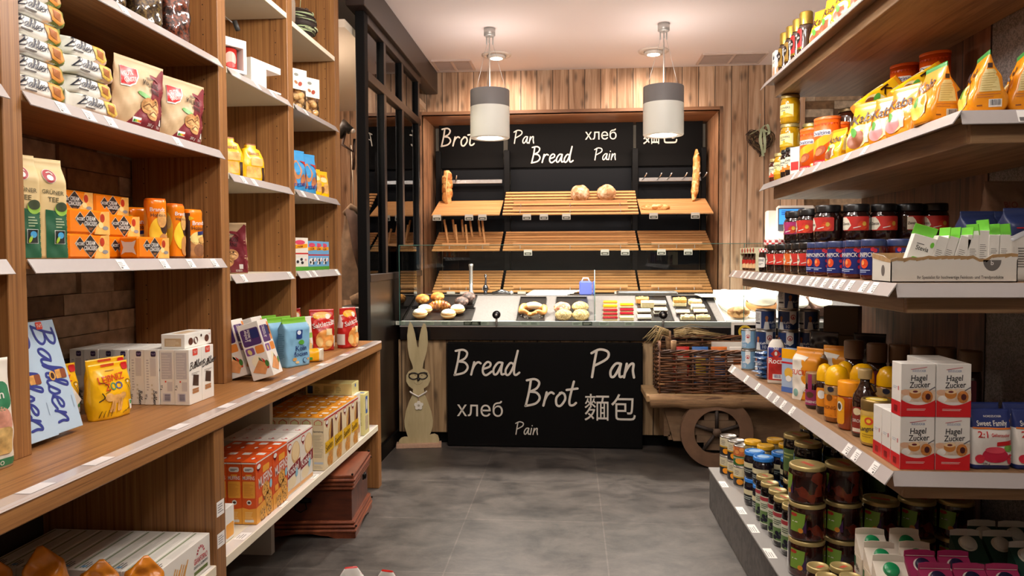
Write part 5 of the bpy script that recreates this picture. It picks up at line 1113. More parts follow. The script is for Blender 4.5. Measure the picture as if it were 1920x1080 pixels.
# bay two worktop: crispbread and oat flakes
PUR = M('#4a2a66', .4); W, D, H = .088, .115, .235
def dcrisp(f, W, D, H):
    for nm, w_ in (('front', W), ('right', D)):
        F_ = f[nm]; a = w_ / 2; F_.rrect(-a + .006, H * .6, a - .006 - (.02 if nm == 'right' else 0), H - .022, .008, PUR, 1); F_.rrect(.002, H * .72, a - .01, H - .028, .004, M('#1f2a66', .4), 2); F_.text('Locker', -a * .45, H * .8, .012, WHITE, 2, 1.45, .05); F_.text('& leicht', -a * .15, H * .79, .012, WHITE, 2, 1.45, .05)
        F_.rrect(-a + .006, H * .44, -.002, H * .57, .006, M('#7d4a8c', .4), 1); F_.rrect(.003, H * .44, a - .006, H * .58, .006, M('#e0893a', .4), 1); F_.ell(-a * .5, H * .5, .008, .012, M('#d6c27a', .5), 2, rot=.4)
        F_.ell(-.004, H * .31, .022, .024, M('#efe6c8', .5), 2); F_.ell(.02, H * .26, .011, .03, M('#c8392a', .4), 1, rot=.5); F_.ell(.014, H * .27, .006, .026, GRNL, 2, rot=.3); F_.poly([(-a + .01, .034), (.014, .014), (a - .008, .05), (.004, .078)], M('#d3925a', .6, noise=.15, ns=40), 3); F_.ell(a * .75, H * .24, .008, .014, M('#3f7a34', .4), 4)
    f['right'].rrect(D / 2 - .022, H * .62, D / 2 - .004, H - .012, .004, M('#e0893a', .4), 2)
KK = carton('crispbread_carton', 'crispbread', W, D, H, M('#e6e2da', .45), dcrisp)
for x, y, rz, l in ((-1.262, 3.015, .06, 'white and purple crispbread carton leaning foremost beside the oat bags'), (-1.378, 3.03, .04, 'white and purple crispbread carton leaning by the upright'), (-1.352, 3.165, .02, 'crispbread carton almost hidden behind the leaning pair')): KK.put((x, y, WT + .014), rz, l, ry=-.29)
W, D, H = .155, .07, .228; b = MB(); OB = M('#7fb3d4', .4, noise=.04, ns=14); f = bag(b, W, D, H, *block, [(.88, OB), (1, M('#6fae2c', .4))], p=6, wr=.0018, seed=12); F_ = f['front']
F_.rrect(-.02, .13, .02, .17, .004, M('#1f3d86', .4), 1); F_.ell(-.004, .158, .014, .01, M('#dfe9f2', .5), 2); F_.ell(.012, .112, .018, .011, GRNL, 2); F_.text('Kölln', .01, .085, .024, M('#16306e', .4), 2, 0, .09); F_.text('flocken', .008, .058, .021, M('#16306e', .4), 2, 0, .105); F_.ell(.03, .026, .013, .013, M('#16306e', .4), 2); F_.ell(.03, .026, .011, .011, OB, 3); F_.path([(.024, .018), (.036, .034)], .002, M('#16306e', .4), 4); F_.ell(-.03, .035, .012, .008, M('#d9a860', .5), 2); F_.ell(-.015, .02, .01, .006, M('#e6c58c', .5), 2); F_.ell(.055, .03, .008, .006, M('#d9a860', .5), 2); f['left'].lines(-.02, .04, .022, .16, 14, M('#5a90b4', .5), 1)
KO = Kind('oat_flakes_bag', 'oat flakes', [('oat_flakes_bag', b)])
for x, y, l in ((-1.30, 3.405, 'blue oat flakes bag with green top at the shelf front'), (-1.388, 3.445, 'blue oat flakes bag directly behind the first blue bag'), (-1.476, 3.485, 'blue oat flakes bag third back, only its green top showing')): KO.put((x, y, WT + .001), math.radians(66), l)
# bay three worktop
b = MB(); f = bag(b, .062, .085, .15, lerp([(0, 1), (1, 1)]), lerp([(0, .6), (.1, 1), (.85, 1), (.93, .5), (1, .06)]), [(.8, YELK), (1, M('#ddd0b8', .15))], p=4, wr=.002, seed=4); f['front'].rect(.006, .03, .02, .09, GRNL, 1); f['front'].rect(-.02, .02, .0, .06, M('#d24a1c', .4), 1); lay(b, .062, .15); one('rusk_pack', b, 'yellow flow pack with clear end lying beside the oat bags', 'bread pack', (-1.285, 3.55, WT + .001), math.radians(28))
b = MB(); f = bag(b, .13, .06, .2, *stand, [(1, M('#e9e6da', .35))], p=3, wr=.002, seed=7); F_ = f['front']; F_.rect(-.06, .0, .06, .05, M('#2a7a6a', .4), 1); F_.rect(-.06, .09, .06, .115, M('#8ab84a', .4), 1)
for x, y in ((-.02, .06), (.015, .07), (.03, .045), (-.035, .075)): F_.ell(x, y, .016, .018, M('#e3c27c', .5, noise=.2), 2)
F_.text('Nüsse', 0, .16, .02, INKB, 2); F_.text('Natur', 0, .135, .016, INKB, 2); one('nut_bag', b, 'white and green nut bag leaning beside the red snack bags', 'nut bag', (-1.40, 3.78, WT + .001), math.radians(62))
W, D, H = .135, .085, .225; b = MB(); RD = M('#b8221c', .25, noise=.08, ns=12); f = bag(b, W, D, H, *stand, [(1, RD)], p=3, wr=.003, seed=10); F_ = f['front']
F_.ell(0, .19, .05, .022, M('#f0a01c', .3), 1); F_.text('Lorenz', -.01, .19, .018, M('#f6d23a', .4), 2, .05, .07); F_.ell(.03, .186, .014, .014, M('#e8e4d4', .4), 2); F_.ell(0, .15, .052, .028, M('#c8241c', .3), 2); F_.text('Saltletts', .0, .145, .026, WHITE, 3, .18, .11); F_.ell(.01, .06, .05, .055, M('#e39a4a', .35, noise=.2), 1); F_.ell(-.02, .05, .018, .026, M('#e8c078', .5), 2); F_.ell(.03, .04, .02, .016, M('#e8c078', .5), 2); F_.rect(.018, .085, .05, .12, M('#efdca8', .4), 2)
for s_ in ('left', 'right'): f[s_].rect(-.03, .02, .03, .08, M('#d9d2c8', .4), 1); f[s_].rect(-.02, .115, .02, .19, M('#d9c2bc', .3), 1)
KS = Kind('snack_bag', 'snack bag', [('snack_bag', b)])
for x, y, rz, l in ((-1.262, 4.13, 66, 'red snack bag with white script at the worktop end'), (-1.365, 3.99, 30, 'red snack bag turned sideways beside the end one'), (-1.55, 4.04, 70, 'red snack bag at the back behind the white nut bag')): KS.put((x, y, WT + .001), math.radians(rz), l)
# shelves of bays two and three
W, D, H = .125, .08, .165; b = MB(); f = bag(b, W, D, H, lerp([(0, .95), (.5, 1), (.85, .7), (.88, .42), (1, .42)]), lerp([(0, .95), (.6, .9), (.85, .45), (.9, .35), (1, .3)]), [(.87, YEL), (.95, YEL), (1, BRW)], p=3.4, wr=.002, seed=14); F_ = f['front']
F_.text('LEIBNIZ', 0, .12, .012, M('#7a3a1c', .4), 2, 0, .07); F_.rrect(-.045, .01, .03, .06, .005, M('#d9a85a', .5, noise=.2, ns=60), 1); F_.rrect(-.02, .065, .04, .1, .004, M('#e3b76c', .5, noise=.2, ns=60), 1); F_.rect(.035, .0, .05, .06, CHOC, 1); f['left'].text('MINI ZIM', 0, .07, .018, LINE, 1, PI / 2)
KY = Kind('mini_biscuit_bag', 'biscuits', [('mini_biscuit_bag', b)])
KY.put((-1.46, 3.10, 1.751), math.radians(52), 'yellow mini biscuit bag beside the upright on the cream shelf'); KY.put((-1.45, 3.30, 1.751), math.radians(60), 'yellow mini biscuit bag standing alone toward the shelf middle')
r = thing('milk_churn', 'grey metal milk churn with wire handle on the high shelf', 'milk churn', (-1.658, 3.32, 2.181)); ZN = M('#55585e', .38, .7, noise=.2, ns=14)
part('body', MB().lathe([(.085, 0), (.095, .01), (.095, .16), (.09, .185), (.06, .225), (.055, .25), (.056, .29)], ZN, 28), r); part('lid', MB().lathe([(.062, .288), (.066, .294), (.066, .315), (.03, .325), (.0, .326)], ZN, 24), r)
part('handle', MB().tube([(.058, 0, .27), (.1, -.02, .31), (.15, -.02, .27)], .003, STEEL, 6), r); part('grip', MB().tube([(.148, -.02, .285), (.163, -.02, .245)], .011, M('#33312f', .5), 10), r)
r = thing('mug_gift_box', 'white open fronted gift box with red picture by the upright', 'gift box', (-1.45, 3.09, 2.181), math.radians(60))
b = MB(); b.box(-.06, .06, -.05, .05, 0, .012, WHITE); b.box(-.06, .06, -.05, .05, .105, .14, WHITE, .001); b.box(-.06, -.045, -.05, .05, .012, .105, WHITE); b.box(.045, .06, -.05, .05, .012, .105, WHITE); b.box(-.045, .045, .04, .05, .012, .105, WHITE); part('box', b, r)
b = MB(); b.lathe([(.038, .012), (.04, .02), (.04, .1), (.036, .1), (.034, .03)], M('#a3241c', .25), 22, cap=False); S = cyl(b, .04); S.ell(-.008, .055, .026, .03, M('#d8a090', .4), 1); S.ell(-.008, .03, .02, .012, M('#c8281f', .4), 2); part('mug', b, r)
b = MB(); b.box(-.115, .0, -.055, .055, 0, .125, WHITE, .001); b.box(.0, .115, -.055, .055, .095, .125, WHITE, .001); b.box(.0, .115, .035, .055, .0, .095, WHITE); b.box(.0, .115, -.055, .055, 0, .008, WHITE)
Srf(b, lambda u, v, o: (u, .0349 - o, v)).rect(.01, .015, .1, .085, M('#c85a4a', .5, noise=.3), 1)
one('gift_carton', b, 'white gift carton with cut away corner on the high shelf', 'gift box', (-1.465, 3.42, 2.181), math.radians(78))
r = thing('twig_ball', 'dark and green striped twig ball on the top shelf', 'decoration', (-1.50, 4.10, 2.592)); b = MB(); rg = random.Random(3); CB = [M(c, .7) for c in ('#2c1f18', '#463226', '#9fae82', '#c2c99c', '#33261d')]
b.blob((0, 0, .1), (.088, .088, .088), CB[0], 18, 12); part('core', b, r); b = MB()
for k in range(34):
    t = rg.uniform(-.35, .35); ph = rg.uniform(0, 6.28); q = rg.uniform(.082, .096); z0 = rg.uniform(-.085, .085); rr = math.sqrt(max(q * q - z0 * z0, 1e-5)); b.tube([(rr * math.cos(ph + a), rr * math.sin(ph + a), .1 + z0 + t * .05 * math.sin(a)) for a in [i * .35 for i in range(14)]], rg.uniform(.003, .006), CB[rg.choice((0, 1, 2, 2, 3, 4, 0))], 5)
part('wrapped_twigs', b, r); part('loop', MB().tube([(0, 0, .19), (.005, 0, .24), (-.01, 0, .29)], .002, CB[2], 4), r)
b = MB(); b.lathe([(.03, 0), (.042, .03), (.045, .12), (.03, .2), (.022, .3)], M('#8a7a6a', .08, coat=.6), 20); one('glass_bottle', b, 'slim brown glass bottle beside the striped twig ball', 'bottle', (-1.46, 3.80, 2.592))
for i, (x, y, l) in enumerate(((-1.45, 3.86, 'clear snack bag with white card beside the third upright'), (-1.45, 4.06, 'clear snack bag with white leaf card standing in mid shelf'), (-1.56, 3.93, 'clear snack bag with white card behind the other two'))):
    r = thing('pastry_bag', l, 'pastry bag', (x, y, 2.181), math.radians(58)); rg = random.Random(i); b = MB()
    for k in range(16): b.blob((rg.uniform(-.045, .045), rg.uniform(-.022, .022), .02 + .1 * rg.random()), (.02, .015, .018), M('#d8ab6c', .5, noise=.2, ns=40), 10, 7)
    part('biscuits', b, r); b = MB(); bag(b, .135, .075, .16, *stand, [(1, FILM)], p=2.4, wr=.004, seed=i); part('film', b, r)
    b = MB(); b.box(-.055, .055, -.034, -.032, .1, .205, M('#ece7da', .5)); b.box(-.055, .055, .026, .028, .1, .205, M('#ece7da', .5)); b.add([(-.055, -.033, .205), (.055, -.033, .205), (.055, 0, .212), (-.055, 0, .212), (-.055, .027, .205), (.055, .027, .205)], [(0, 1, 2, 3), (3, 2, 5, 4)], M('#ece7da', .5)); S = Srf(b, lambda u, v, o: (u, -.0342 - o, v)); S.ell(-.012, .175, .014, .008, M('#8a8a80', .5), 1); S.ell(.012, .13, .014, .011, M('#a8442c', .5), 1, rot=.6); S.ell(-.014, .135, .012, .008, M('#a86a3c', .5), 1, rot=-.5); part('header_card', b, r)
BLB = M('#3f97d2', .25, noise=.08, ns=10)
W, D, H = .165, .08, .215; b = MB(); f = bag(b, W, D, H, *stand, [(1, BLB)], p=2.8, wr=.003, seed=16); F_ = f['front']; F_.ell(0, .11, .03, .05, M('#c98a5a', .5), 1); F_.ell(0, .115, .018, .034, BLB, 2); F_.ell(-.03, .06, .02, .04, M('#a8663c', .5), 1, rot=.5); F_.ell(.04, .06, .02, .035, M('#a8663c', .5), 1, rot=-.5); F_.text('Brezel', 0, .035, .026, M('#1c3a86', .4), 3, .1, .12); f['right'].rect(-.02, .02, .02, .16, REDP, 1)
KQ = Kind('pretzel_bag', 'snack bag', [('pretzel_bag', b)])
for x, y, l in ((-1.455, 3.83, 'bright blue pretzel bag nearer the third upright'), (-1.45, 3.98, 'bright blue pretzel bag next to the yellow bags'), (-1.56, 3.9, 'bright blue pretzel bag behind the two others')): KQ.put((x, y, 1.751), math.radians(64), l)
W, D, H = .1, .06, .15; b = MB(); f = bag(b, W, D, H, *stand, [(1, YEL)], p=3, wr=.002, seed=17); F_ = f['front']; F_.ell(.0, .1, .03, .016, M('#e8d8a0', .4), 1); F_.text('ZOO', 0, .12, .014, M('#d24a1c', .4), 2); F_.ell(.01, .05, .026, .03, M('#d9a55c', .5, noise=.2), 1); F_.ell(-.02, .04, .014, .02, M('#7a4a26', .5), 2)
KY2 = Kind('zoo_biscuit_bag', 'biscuits', [('zoo_biscuit_bag', b)]); KY2.put((-1.445, 4.125, 1.751), math.radians(66), 'small yellow biscuit bag next to the blue pretzel bags'); KY2.put((-1.445, 4.25, 1.751), math.radians(66), 'small yellow biscuit bag at the end of the shelf')
W, D, H = .092, .045, .158
def dhip(base):
    def dr(f, W, D, H):
        for nm, w_ in (('front', W), ('left', D)):
            F_ = f[nm]; a = w_ / 2; F_.rect(-a, .0, a, H * .12, GRNL, 1); F_.rect(-a, H * .5, a, H * .54, REDP, 1); F_.ell(0, H * .86, a * .6, .012, M('#d84a6a', .4), 2); F_.poly([(-a * .9, H * .66), (a * .9, H * .7), (a * .9, H * .82), (-a * .9, H * .78)], M('#f0a01c', .4), 2); F_.ell(-a * .1, H * .3, a * .5, .018, M('#e8e8e4', .5), 2); [F_.ell(a * x, H * y, a * .16, .008, M('#2a2a2c', .5), 3) for x, y in ((.15, .34), (-.3, .27), (.25, .24))]; F_.ell(a * .55, H * .36, a * .22, .011, M('#e8e8e4', .5), 3); F_.ell(a * .65, H * .33, a * .12, .006, M('#d89a9a', .5), 4); F_.text('FARM', 0, H * .73, .011, M('#6a1c1c', .4), 3, .06, w_ * .8)
    return dr
KH = carton('kids_biscuit_carton', 'biscuits', W, D, H, M('#6fa8d4', .4), dhip(0)); KH1 = carton('kids_biscuit_carton', 'biscuits', .12, .06, .172, M('#e6e0d2', .4), dhip(1))
KH1.put((-1.44, 3.82, 1.334), math.radians(66), 'white and red children biscuit carton beside the third upright')
for i, y in enumerate((3.97, 4.07, 4.17)): KH.put((-1.425, y, 1.334), math.radians(72), f'blue and green children biscuit carton, {ORD[i]} after the white one')
# ---------------------------------------------------------------- baking mix rows on the low shelf
LZ_ = .3925
def heart_logo(F_, x, y, r_): F_.ell(x, y, r_ * 1.15, r_ * .85, REDP, 3); F_.ell(x, y + .001, r_ * 1.0, r_ * .55, WHITE, 4); F_.poly([(x - r_ * .8, y - r_ * .4), (x, y - r_ * 1.4), (x + r_ * .8, y - r_ * .4)], REDP, 3)
MO, MY = M('#dc5418', .35), M('#eda63a', .4)
def top_(f, W, D, H, m, lab=True):
    T = f['top']; T.rect(-W / 2, -D / 2, W / 2, D / 2, m, 1); T.rect(W * .16, -.016, W * .36, .016, WHITE, 2); heart_logo(T, -W * .2, 0, .012)
    for F_, w_ in ((f['front'], W), (f['left'], D)): F_.rect(-w_ / 2, H - .008, w_ / 2, H - .003, WHITE, 2)
def dmuf(f, W, D, H):
    top_(f, W, D, H, MO); F_ = f['front']; F_.poly([(-W / 2, 0), (W / 2, 0), (W / 2, H * .2), (0, H * .3), (-W / 2, H * .26)], MY, 1); heart_logo(F_, -W * .34, H * .9, .017); F_.rrect(-W * .1, H * .76, W * .3, H * .87, .006, MY, 2); F_.text('MUFFINS', .008, H * .655, .04, WHITE, 3, .12, W * .82)
    for x, y, r_ in ((.01, H * .47, .034), (.036, H * .3, .032), (-.02, H * .12, .03), (.04, H * .1, .026)): F_.ell(x, y, r_, r_ * .85, M('#dba24c', .5, noise=.35, ns=70), 3); F_.ell(x, y - r_ * .75, r_ * .7, r_ * .5, M('#8a5a2c', .6), 2); [F_.ell(x + q * r_, y + p_ * r_, .004, .003, CHOC, 4, n=7) for q, p_ in ((.3, .2), (-.4, 0), (0, -.4), (-.1, .45), (.5, -.2))]
    F_.ell(.058, H * .5, .012, .018, M('#8fc4d8', .4), 4); F_.rect(-.06, H * .3, -.025, H * .4, MY, 3)
    L = f['left']; L.poly([(-D / 2, 0), (D / 2, 0), (D / 2, H * .26), (0, H * .24), (-D / 2, H * .27)], MY, 1); L.rrect(-.02, H * .84, .02, H * .92, .008, WHITE, 2); L.lines(-.014, H * .86, .014, H * .9, 2, INKB, 3); L.rect(-.012, H * .775, .012, H * .8, MY, 2); L.text('MUFFINS', 0, H * .745, .014, WHITE, 2, 0, .046); L.rrect(-.024, H * .42, .024, H * .69, .004, MY, 2); L.lines(-.02, H * .45, .02, H * .66, 12, M('#d0822a', .5), 3, 1, .3); L.ell(0, H * .35, .0095, .0095, WHITE, 2); L.ell(0, H * .35, .006, .0045, CHOC, 3); L.lines(-.016, H * .07, .016, H * .21, 8, M('#f7d28a', .5), 2, 1, .4); L.rrect(-.018, .008, .018, .018, .003, WHITE, 2)
K1 = carton('muffin_mix_box', 'baking mix', .155, .056, .238, MO, dmuf)
KNW = M('#e9e2d4', .42)
def dkn(f, W, D, H):
    top_(f, W, D, H, M('#efeae0', .42)); F_ = f['front']; F_.rect(-W / 2, H - .012, W / 2, H - .008, REDP, 3); heart_logo(F_, -W * .28, H * .85, .019); F_.ell(W * .16, H * .7, W * .32, H * .2, M('#d9b078', .5, noise=.1), 1); F_.ell(W * .16, H * .72, W * .27, H * .17, M('#ecd2a0', .5), 2); F_.poly([(-W / 2, H * .3), (W / 2, H * .36), (W / 2, H * .56), (-W / 2, H * .46)], M('#8a2028', .4), 3); F_.text('Knödel', -.006, H * .43, .032, WHITE, 4, .07, W * .8); F_.ell(W * .2, H * .33, .014, .02, M('#8fc4d8', .4), 5); F_.ell(-.02, H * .2, W * .3, H * .1, M('#eedcb4', .5), 2); F_.rect(-W / 2, .004, W / 2, .02, M('#e0a868', .5), 1); F_.ell(W * .32, H * .13, .008, .008, WHITE, 3)
    L = f['left']; L.lines(-.02, H * .2, .02, H * .7, 16, INK, 1, 3, .3)
K2 = carton('dumpling_mix_box', 'baking mix', .155, .056, .238, KNW, dkn)
SEO = M('#e2941c', .4)
def dse(f, W, D, H):
    top_(f, W, D, H, SEO); T = f['top']; F_ = f['front']; F_.rect(-W / 2, H - .014, W / 2, H - .008, REDP, 3); heart_logo(F_, -W * .2, H * .88, .018); F_.poly([(-W * .1, H * .02), (W * .36, H * .02), (W * .5, H * .4), (W * .3, H * .9), (.0, H * .7)], M('#c99a58', .5, noise=.2, ns=30), 1); F_.poly([(W * .18, H * .5), (W * .46, H * .55), (W * .42, H * .88), (W * .3, H * .9)], M('#5a2a1c', .4), 2); F_.rect(-W * .4, H * .3, W * .5, H * .52, M('#e2b21c', .4), 3); F_.text('Seelen', .0, H * .41, .032, M('#4a2a10', .4), 4, .1, W * .7)
    for x, y in ((-.01, .1), (.02, .16), (.03, .06)): F_.ell(x, H * y + .01, .018, .022, M('#c98a3c', .5, noise=.3, ns=80), 2)
    L = f['left']; L.poly([(-.02, H * .86), (.02, H * .86), (.02, H * .92), (0, H * .97), (-.02, H * .92)], REDP, 1); L.poly([(-.017, H * .865), (.017, H * .865), (.017, H * .915), (0, H * .955), (-.017, H * .915)], M('#d6cf9a', .5), 2); L.text('Backmischung', 0, H * .74, .009, INKB, 1, 0, .046); L.lines(-.022, H * .25, .022, H * .68, 15, M('#b5a98e', .5), 1, 5, .35); L.rect(-.022, H * .12, .022, H * .16, M('#b8c0cc', .5), 1); L.lines(-.022, .008, .022, H * .1, 4, M('#b5a98e', .5), 1, 6, .35)
K3 = carton('cake_mix_box', 'baking mix', .14, .056, .252, M('#e6d4ae', .42), dse)
def dwh(f, W, D, H):
    top_(f, W, D, H, M('#efeae0', .42)); F_ = f['front']; heart_logo(F_, -W * .15, H * .9, .017); F_.path([(-.02, H * .6), (0, H * .75), (.03, H * .8), (.02, H * .6)], .003, M('#a8946a', .5), 2); F_.rrect(-.04, .02, .04, H * .32, .01, M('#efe3cc', .5), 1)
    for i in range(4): F_.rect(-.035 + .018 * i, H * .12, -.022 + .018 * i, H * .3, M('#b5713a', .5, noise=.2), 2)
    f['left'].rrect(-.02, H * .7, .02, H * .84, .006, M('#d8d0bc', .5), 1)
K4 = carton('cream_mix_box', 'baking mix', .11, .056, .252, M('#ebe5d8', .42), dwh)
deep = ('at the edge', 'second back', 'third back', 'fourth back', 'fifth back', 'sixth back')
for (K_, ys, xf, n, nm) in ((K1, (2.779, 2.938), -1.187, 4, 'orange muffin mix box'), (K2, (3.097, 3.256), -1.192, 5, 'white dumpling mix box with maroon band'), (K3, (3.487, 3.629, 3.771, 3.913), -1.165, 6, 'cream cake mix box with orange top'), (K4, (4.042,), -1.185, 6, 'white cream mix box')):
    for c, y in enumerate(ys):
        for d_ in range(n): K_.put((xf - .028 - .0572 * d_, y, LZ_), PI / 2, f'{nm}, {deep[d_]}' + (f', {ORD[c]} rank past the {("lower upright", "orange boxes", "divider")[(K1, K2, K3).index(K_)]}' if len(ys) > 1 else ''), nm + 'es')
YLW = M('#e3d994', .42)
def dye(f, W, D, H):
    F_ = f['front']; F_.rrect(-.02, H * .5, .02, H * .92, .006, M('#2a5aa8', .4), 1); F_.ell(0, H * .72, .012, .03, WHITE, 2); F_.rrect(-.03, H * .1, .03, H * .45, .006, M('#b9a88a', .5, noise=.2), 1); f['top'].rect(-.02, -.02, .01, .02, M('#4a7ab8', .4), 1); f['left'].lines(-.02, H * .2, .02, H * .6, 9, M('#b9ae6a', .5), 1)
carton('starch_box', 'baking mix', .105, .06, .235, YLW, dye).put((-1.20, 4.17, LZ_), PI / 2, 'pale yellow carton standing at the end of the low shelf')
def dyl(f, W, D, H):
    L = f['left']; F_ = f['front']; F_.rrect(-.12, .008, -.09, .05, .004, M('#24406e', .4), 1); F_.rect(-.03, .01, .03, .052, M('#cfc584', .5), 1); F_.lines(-.028, .014, .028, .05, 6, M('#a89e60', .5), 2); F_.lines(-.08, .014, -.05, .05, 4, M('#a89e60', .5), 1); F_.lines(.04, .014, .07, .05, 4, M('#a89e60', .5), 1); f['right'].ell(.0, .045, .012, .01, M('#2a5aa8', .4), 1)
carton('starch_box', 'baking mix', .26, .13, .062, YLW, dyl).put((-1.33, 4.055, LZ_ + .2535), 0, 'pale yellow carton lying on top of the white boxes')
carton('white_carton', 'carton', .07, .05, .12, BW_, lambda f, W, D, H: f['front'].rrect(-.03, .01, .03, .06, .006, MY, 1)).put((-1.245, 2.55, LZ_), PI / 2, 'small white carton beside the orange muffin boxes')
# breadstick boxes and orange pouches in the near bay
def dgr(f, W, D, H):
    F_ = f['front']; R_ = M('#b8283a', .4); F_.text('GRANFORNO', W * .3, H * .48, .018, R_, 2, 0, .085)
    for i in range(7): a = PI * (i + .5) / 7; F_.poly([(W * .3 + .026 * math.cos(a + .12), H * .62 + .026 * math.sin(a + .12)), (W * .3 + .026 * math.cos(a - .12), H * .62 + .026 * math.sin(a - .12)), (W * .3 + .017 * math.cos(a - .15), H * .62 + .017 * math.sin(a - .15)), (W * .3 + .017 * math.cos(a + .15), H * .62 + .017 * math.sin(a + .15))], R_, 2)
    F_.text('GRISSINI AL ROSMARINO', W * .3, H * .32, .008, INKB, 2, 0, .09); F_.rect(W * .16, H * .1, W * .44, H * .2, M('#5a6a2c', .5), 2)
    for i in range(7): F_.path([(-.1 + .012 * i, .004), (-.06 + .012 * i, H * .7 - .006 * (i % 3))], .006, M('#d99f56', .5, noise=.2), 3, 1)
    T = f['top']; T.rect(-W / 2 + .01, D * .22, W / 2 - .01, D * .34, M('#8d9a78', .5), 1); T.lines(-W * .45, -.018, -W * .3, .01, 3, INK, 1); T.lines(-W * .2, -.018, W * .3, .004, 4, M('#cfccc4', .5), 1); T.rrect(-W * .44, -.012, -W * .4, .004, .003, M('#6aa0c8', .5), 2)
    L = f['left']; L.rrect(-.014, H * .62, -.002, H * .8, .003, INK, 1); L.rrect(.004, H * .62, .016, H * .8, .003, INK, 1); L.rect(-.018, H * .3, .0, H * .5, M('#4a8ac0', .5), 1)
KGR = carton('breadstick_box', 'breadsticks', .31, .0525, .112, M('#e6e3da', .42), dgr)
for i in range(10): KGR.put((-1.205 - .0535 * i, 2.165, LZ_), PI / 2, f'long white breadstick box, {ORD[i]} in the row counted from the aisle', 'breadstick boxes')
b = MB(); f = bag(b, .12, .08, .235, lerp([(0, .9), (.4, 1.), (.75, .8), (.93, .3), (1, .1)]), lerp([(0, .8), (.3, 1), (.7, .6), (1, .05)]), [(1, M('#c9791c', .25, noise=.25, ns=22))], p=2.8, wr=.008, seed=23); f['front'].ell(0, .1, .035, .05, M('#e9c14a', .35), 1); KOP = Kind('orange_pouch', 'pouch', [('orange_pouch', b)])
for x, y, z, rz, l in ((-1.42, 1.90, .406, .5, 'orange foil pouch with tallest tip before the breadstick boxes'), (-1.30, 1.90, .406, .7, 'orange foil pouch second along before the breadstick boxes'), (-1.19, 1.93, .406, .9, 'orange foil pouch third along at the shelf edge'), (-1.53, 1.84, .406, 1.1, 'orange foil pouch deepest in the near bay')): KOP.put((x, y, z), rz, l, sc=(1., 1., .74 if x > -1.4 else .92), ry=.14 if x > -1.4 else -.1)
b = MB(); f = bag(b, .12, .07, .275, lerp([(0, .9), (.4, 1), (.85, .8), (1, .35)]), lerp([(0, .8), (.3, 1), (.7, .6), (1, .05)]), [(1, M('#c4261f', .25, noise=.1))], p=2.6, wr=.004, seed=31); f['front'].rect(-.05, .2, .05, .27, WHITE, 1); f['front'].ell(0, .12, .04, .04, M('#e6b02a', .4), 1); KRP = Kind('red_pouch', 'pouch', [('red_pouch', b)])
KRP.put((-.80, 2.62, .001), .3, 'red and white pouch whose tip just shows above the picture edge'); KRP.put((-.66, 2.60, .001), -.2, 'red pouch whose pointed corner shows beside the red and white one')
# ---------------------------------------------------------------- gondola on the other side of the aisle
GY0, GY1, GB = 2.12, 4.15, 1.55
gon = thing('gondola_shelving', 'tall timber gondola with four shelf boards and price rails', 'shelving', (0, 0, 0))
part('back_panel', MB().box(GB, GB + .04, 2.93, GY1, .225, 2.7, DARKB), gon)
MESH = speckle('perforated_metal', '#5c5654', '#857d7a', 220, .45, .4, .6)
part('metal_back', MB().box(GB + .004, GB + .04, 1.4, 2.93, .225, 2.7, MESH), gon)
def gshelf(x0, zt, tags, etags, th=.085):
    b = MB(); b.box(x0 + .045, GB, GY0 + .05, GY1 - .0, zt - th, zt - .02, GOND, .002); b.box(x0 + .002, GB, GY0 + .002, GY1 - .001, zt - .02, zt, GOND, .001); b.box(x0 + .045, 2.0, GY0 + .03, GY0 + .05, zt - th, zt - .02, GONDX, .002); b.box(GB, 2.0, GY0 + .002, GY0 + .35, zt - .02, zt, GONDX, .001)
    o = part('shelf', b, gon); rail(GY0 - .01, GY1 + .03, zt, o, tags, x=x0)
    b = MB(); b.add([(x0 + .0, GY0, zt), (2.0, GY0, zt), (2.0, GY0 - .016, zt - .038), (x0 + .0, GY0 - .016, zt - .038), (x0, GY0 + .002, zt - .003), (2.0, GY0 + .002, zt - .003), (2.0, GY0 - .014, zt - .04), (x0, GY0 - .014, zt - .04)], [(0, 1, 2, 3), (7, 6, 5, 4), (0, 4, 5, 1), (3, 2, 6, 7), (0, 3, 7, 4), (1, 5, 6, 2)], RAIL)
    e = part('price_rail', b, o)
    for k, x in enumerate(etags):
        b = MB(); S = Srf(b, lambda u, v, q: (u, GY0 - .0165 + .016 * v / .038 - q, zt - .038 + v)); S.rect(x - .032, .003, x + .032, .036, TAGW, 1); S.lines(x - .012, .016, x + .03, .03, 3, INK, 2, k, .3); S.rect(x - .028, .005, x - .016, .016, INK, 2); part('price_tag', b, e)
def gy(x, *px): return [atX(q, 482, x).y for q in px]
S_LO, S_JAM, S_UP, S_TOP = .805, 1.325, 1.79, 2.335
gshelf(.885, S_LO, gy(.89, 1383, 1408, 1430, 1453, 1466, 1480, 1497, 1605, 1622, 1657), [])
gshelf(.885, S_JAM, gy(.88, 1380, 1396, 1404, 1412, 1425, 1435, 1447, 1458, 1468, 1478, 1490, 1505, 1524, 1535, 1551, 1568, 1582, 1599, 1625, 1643), [])
gshelf(1.045, S_UP, gy(1.04, 1490, 1504, 1532, 1590, 1622), [1.22])
gshelf(1.045, S_TOP, gy(1.04, 1475), [])
PLIN = speckle('grey_plinth_stone', '#4a4846', '#5e5b58', 40, .6, .3, .7)
pl = thing('stone_plinth', 'low grey plinth under the gondola stacked with jars', 'plinth', (0, 0, 0))
part('body', MB().box(.768, 2.2, 1.3, 4.19, 0, .215, PLIN, .003), pl); part('top', MB().box(.762, 2.2, 1.3, 4.195, .215, .225, M('#8f8d8a', .4), .002), pl)
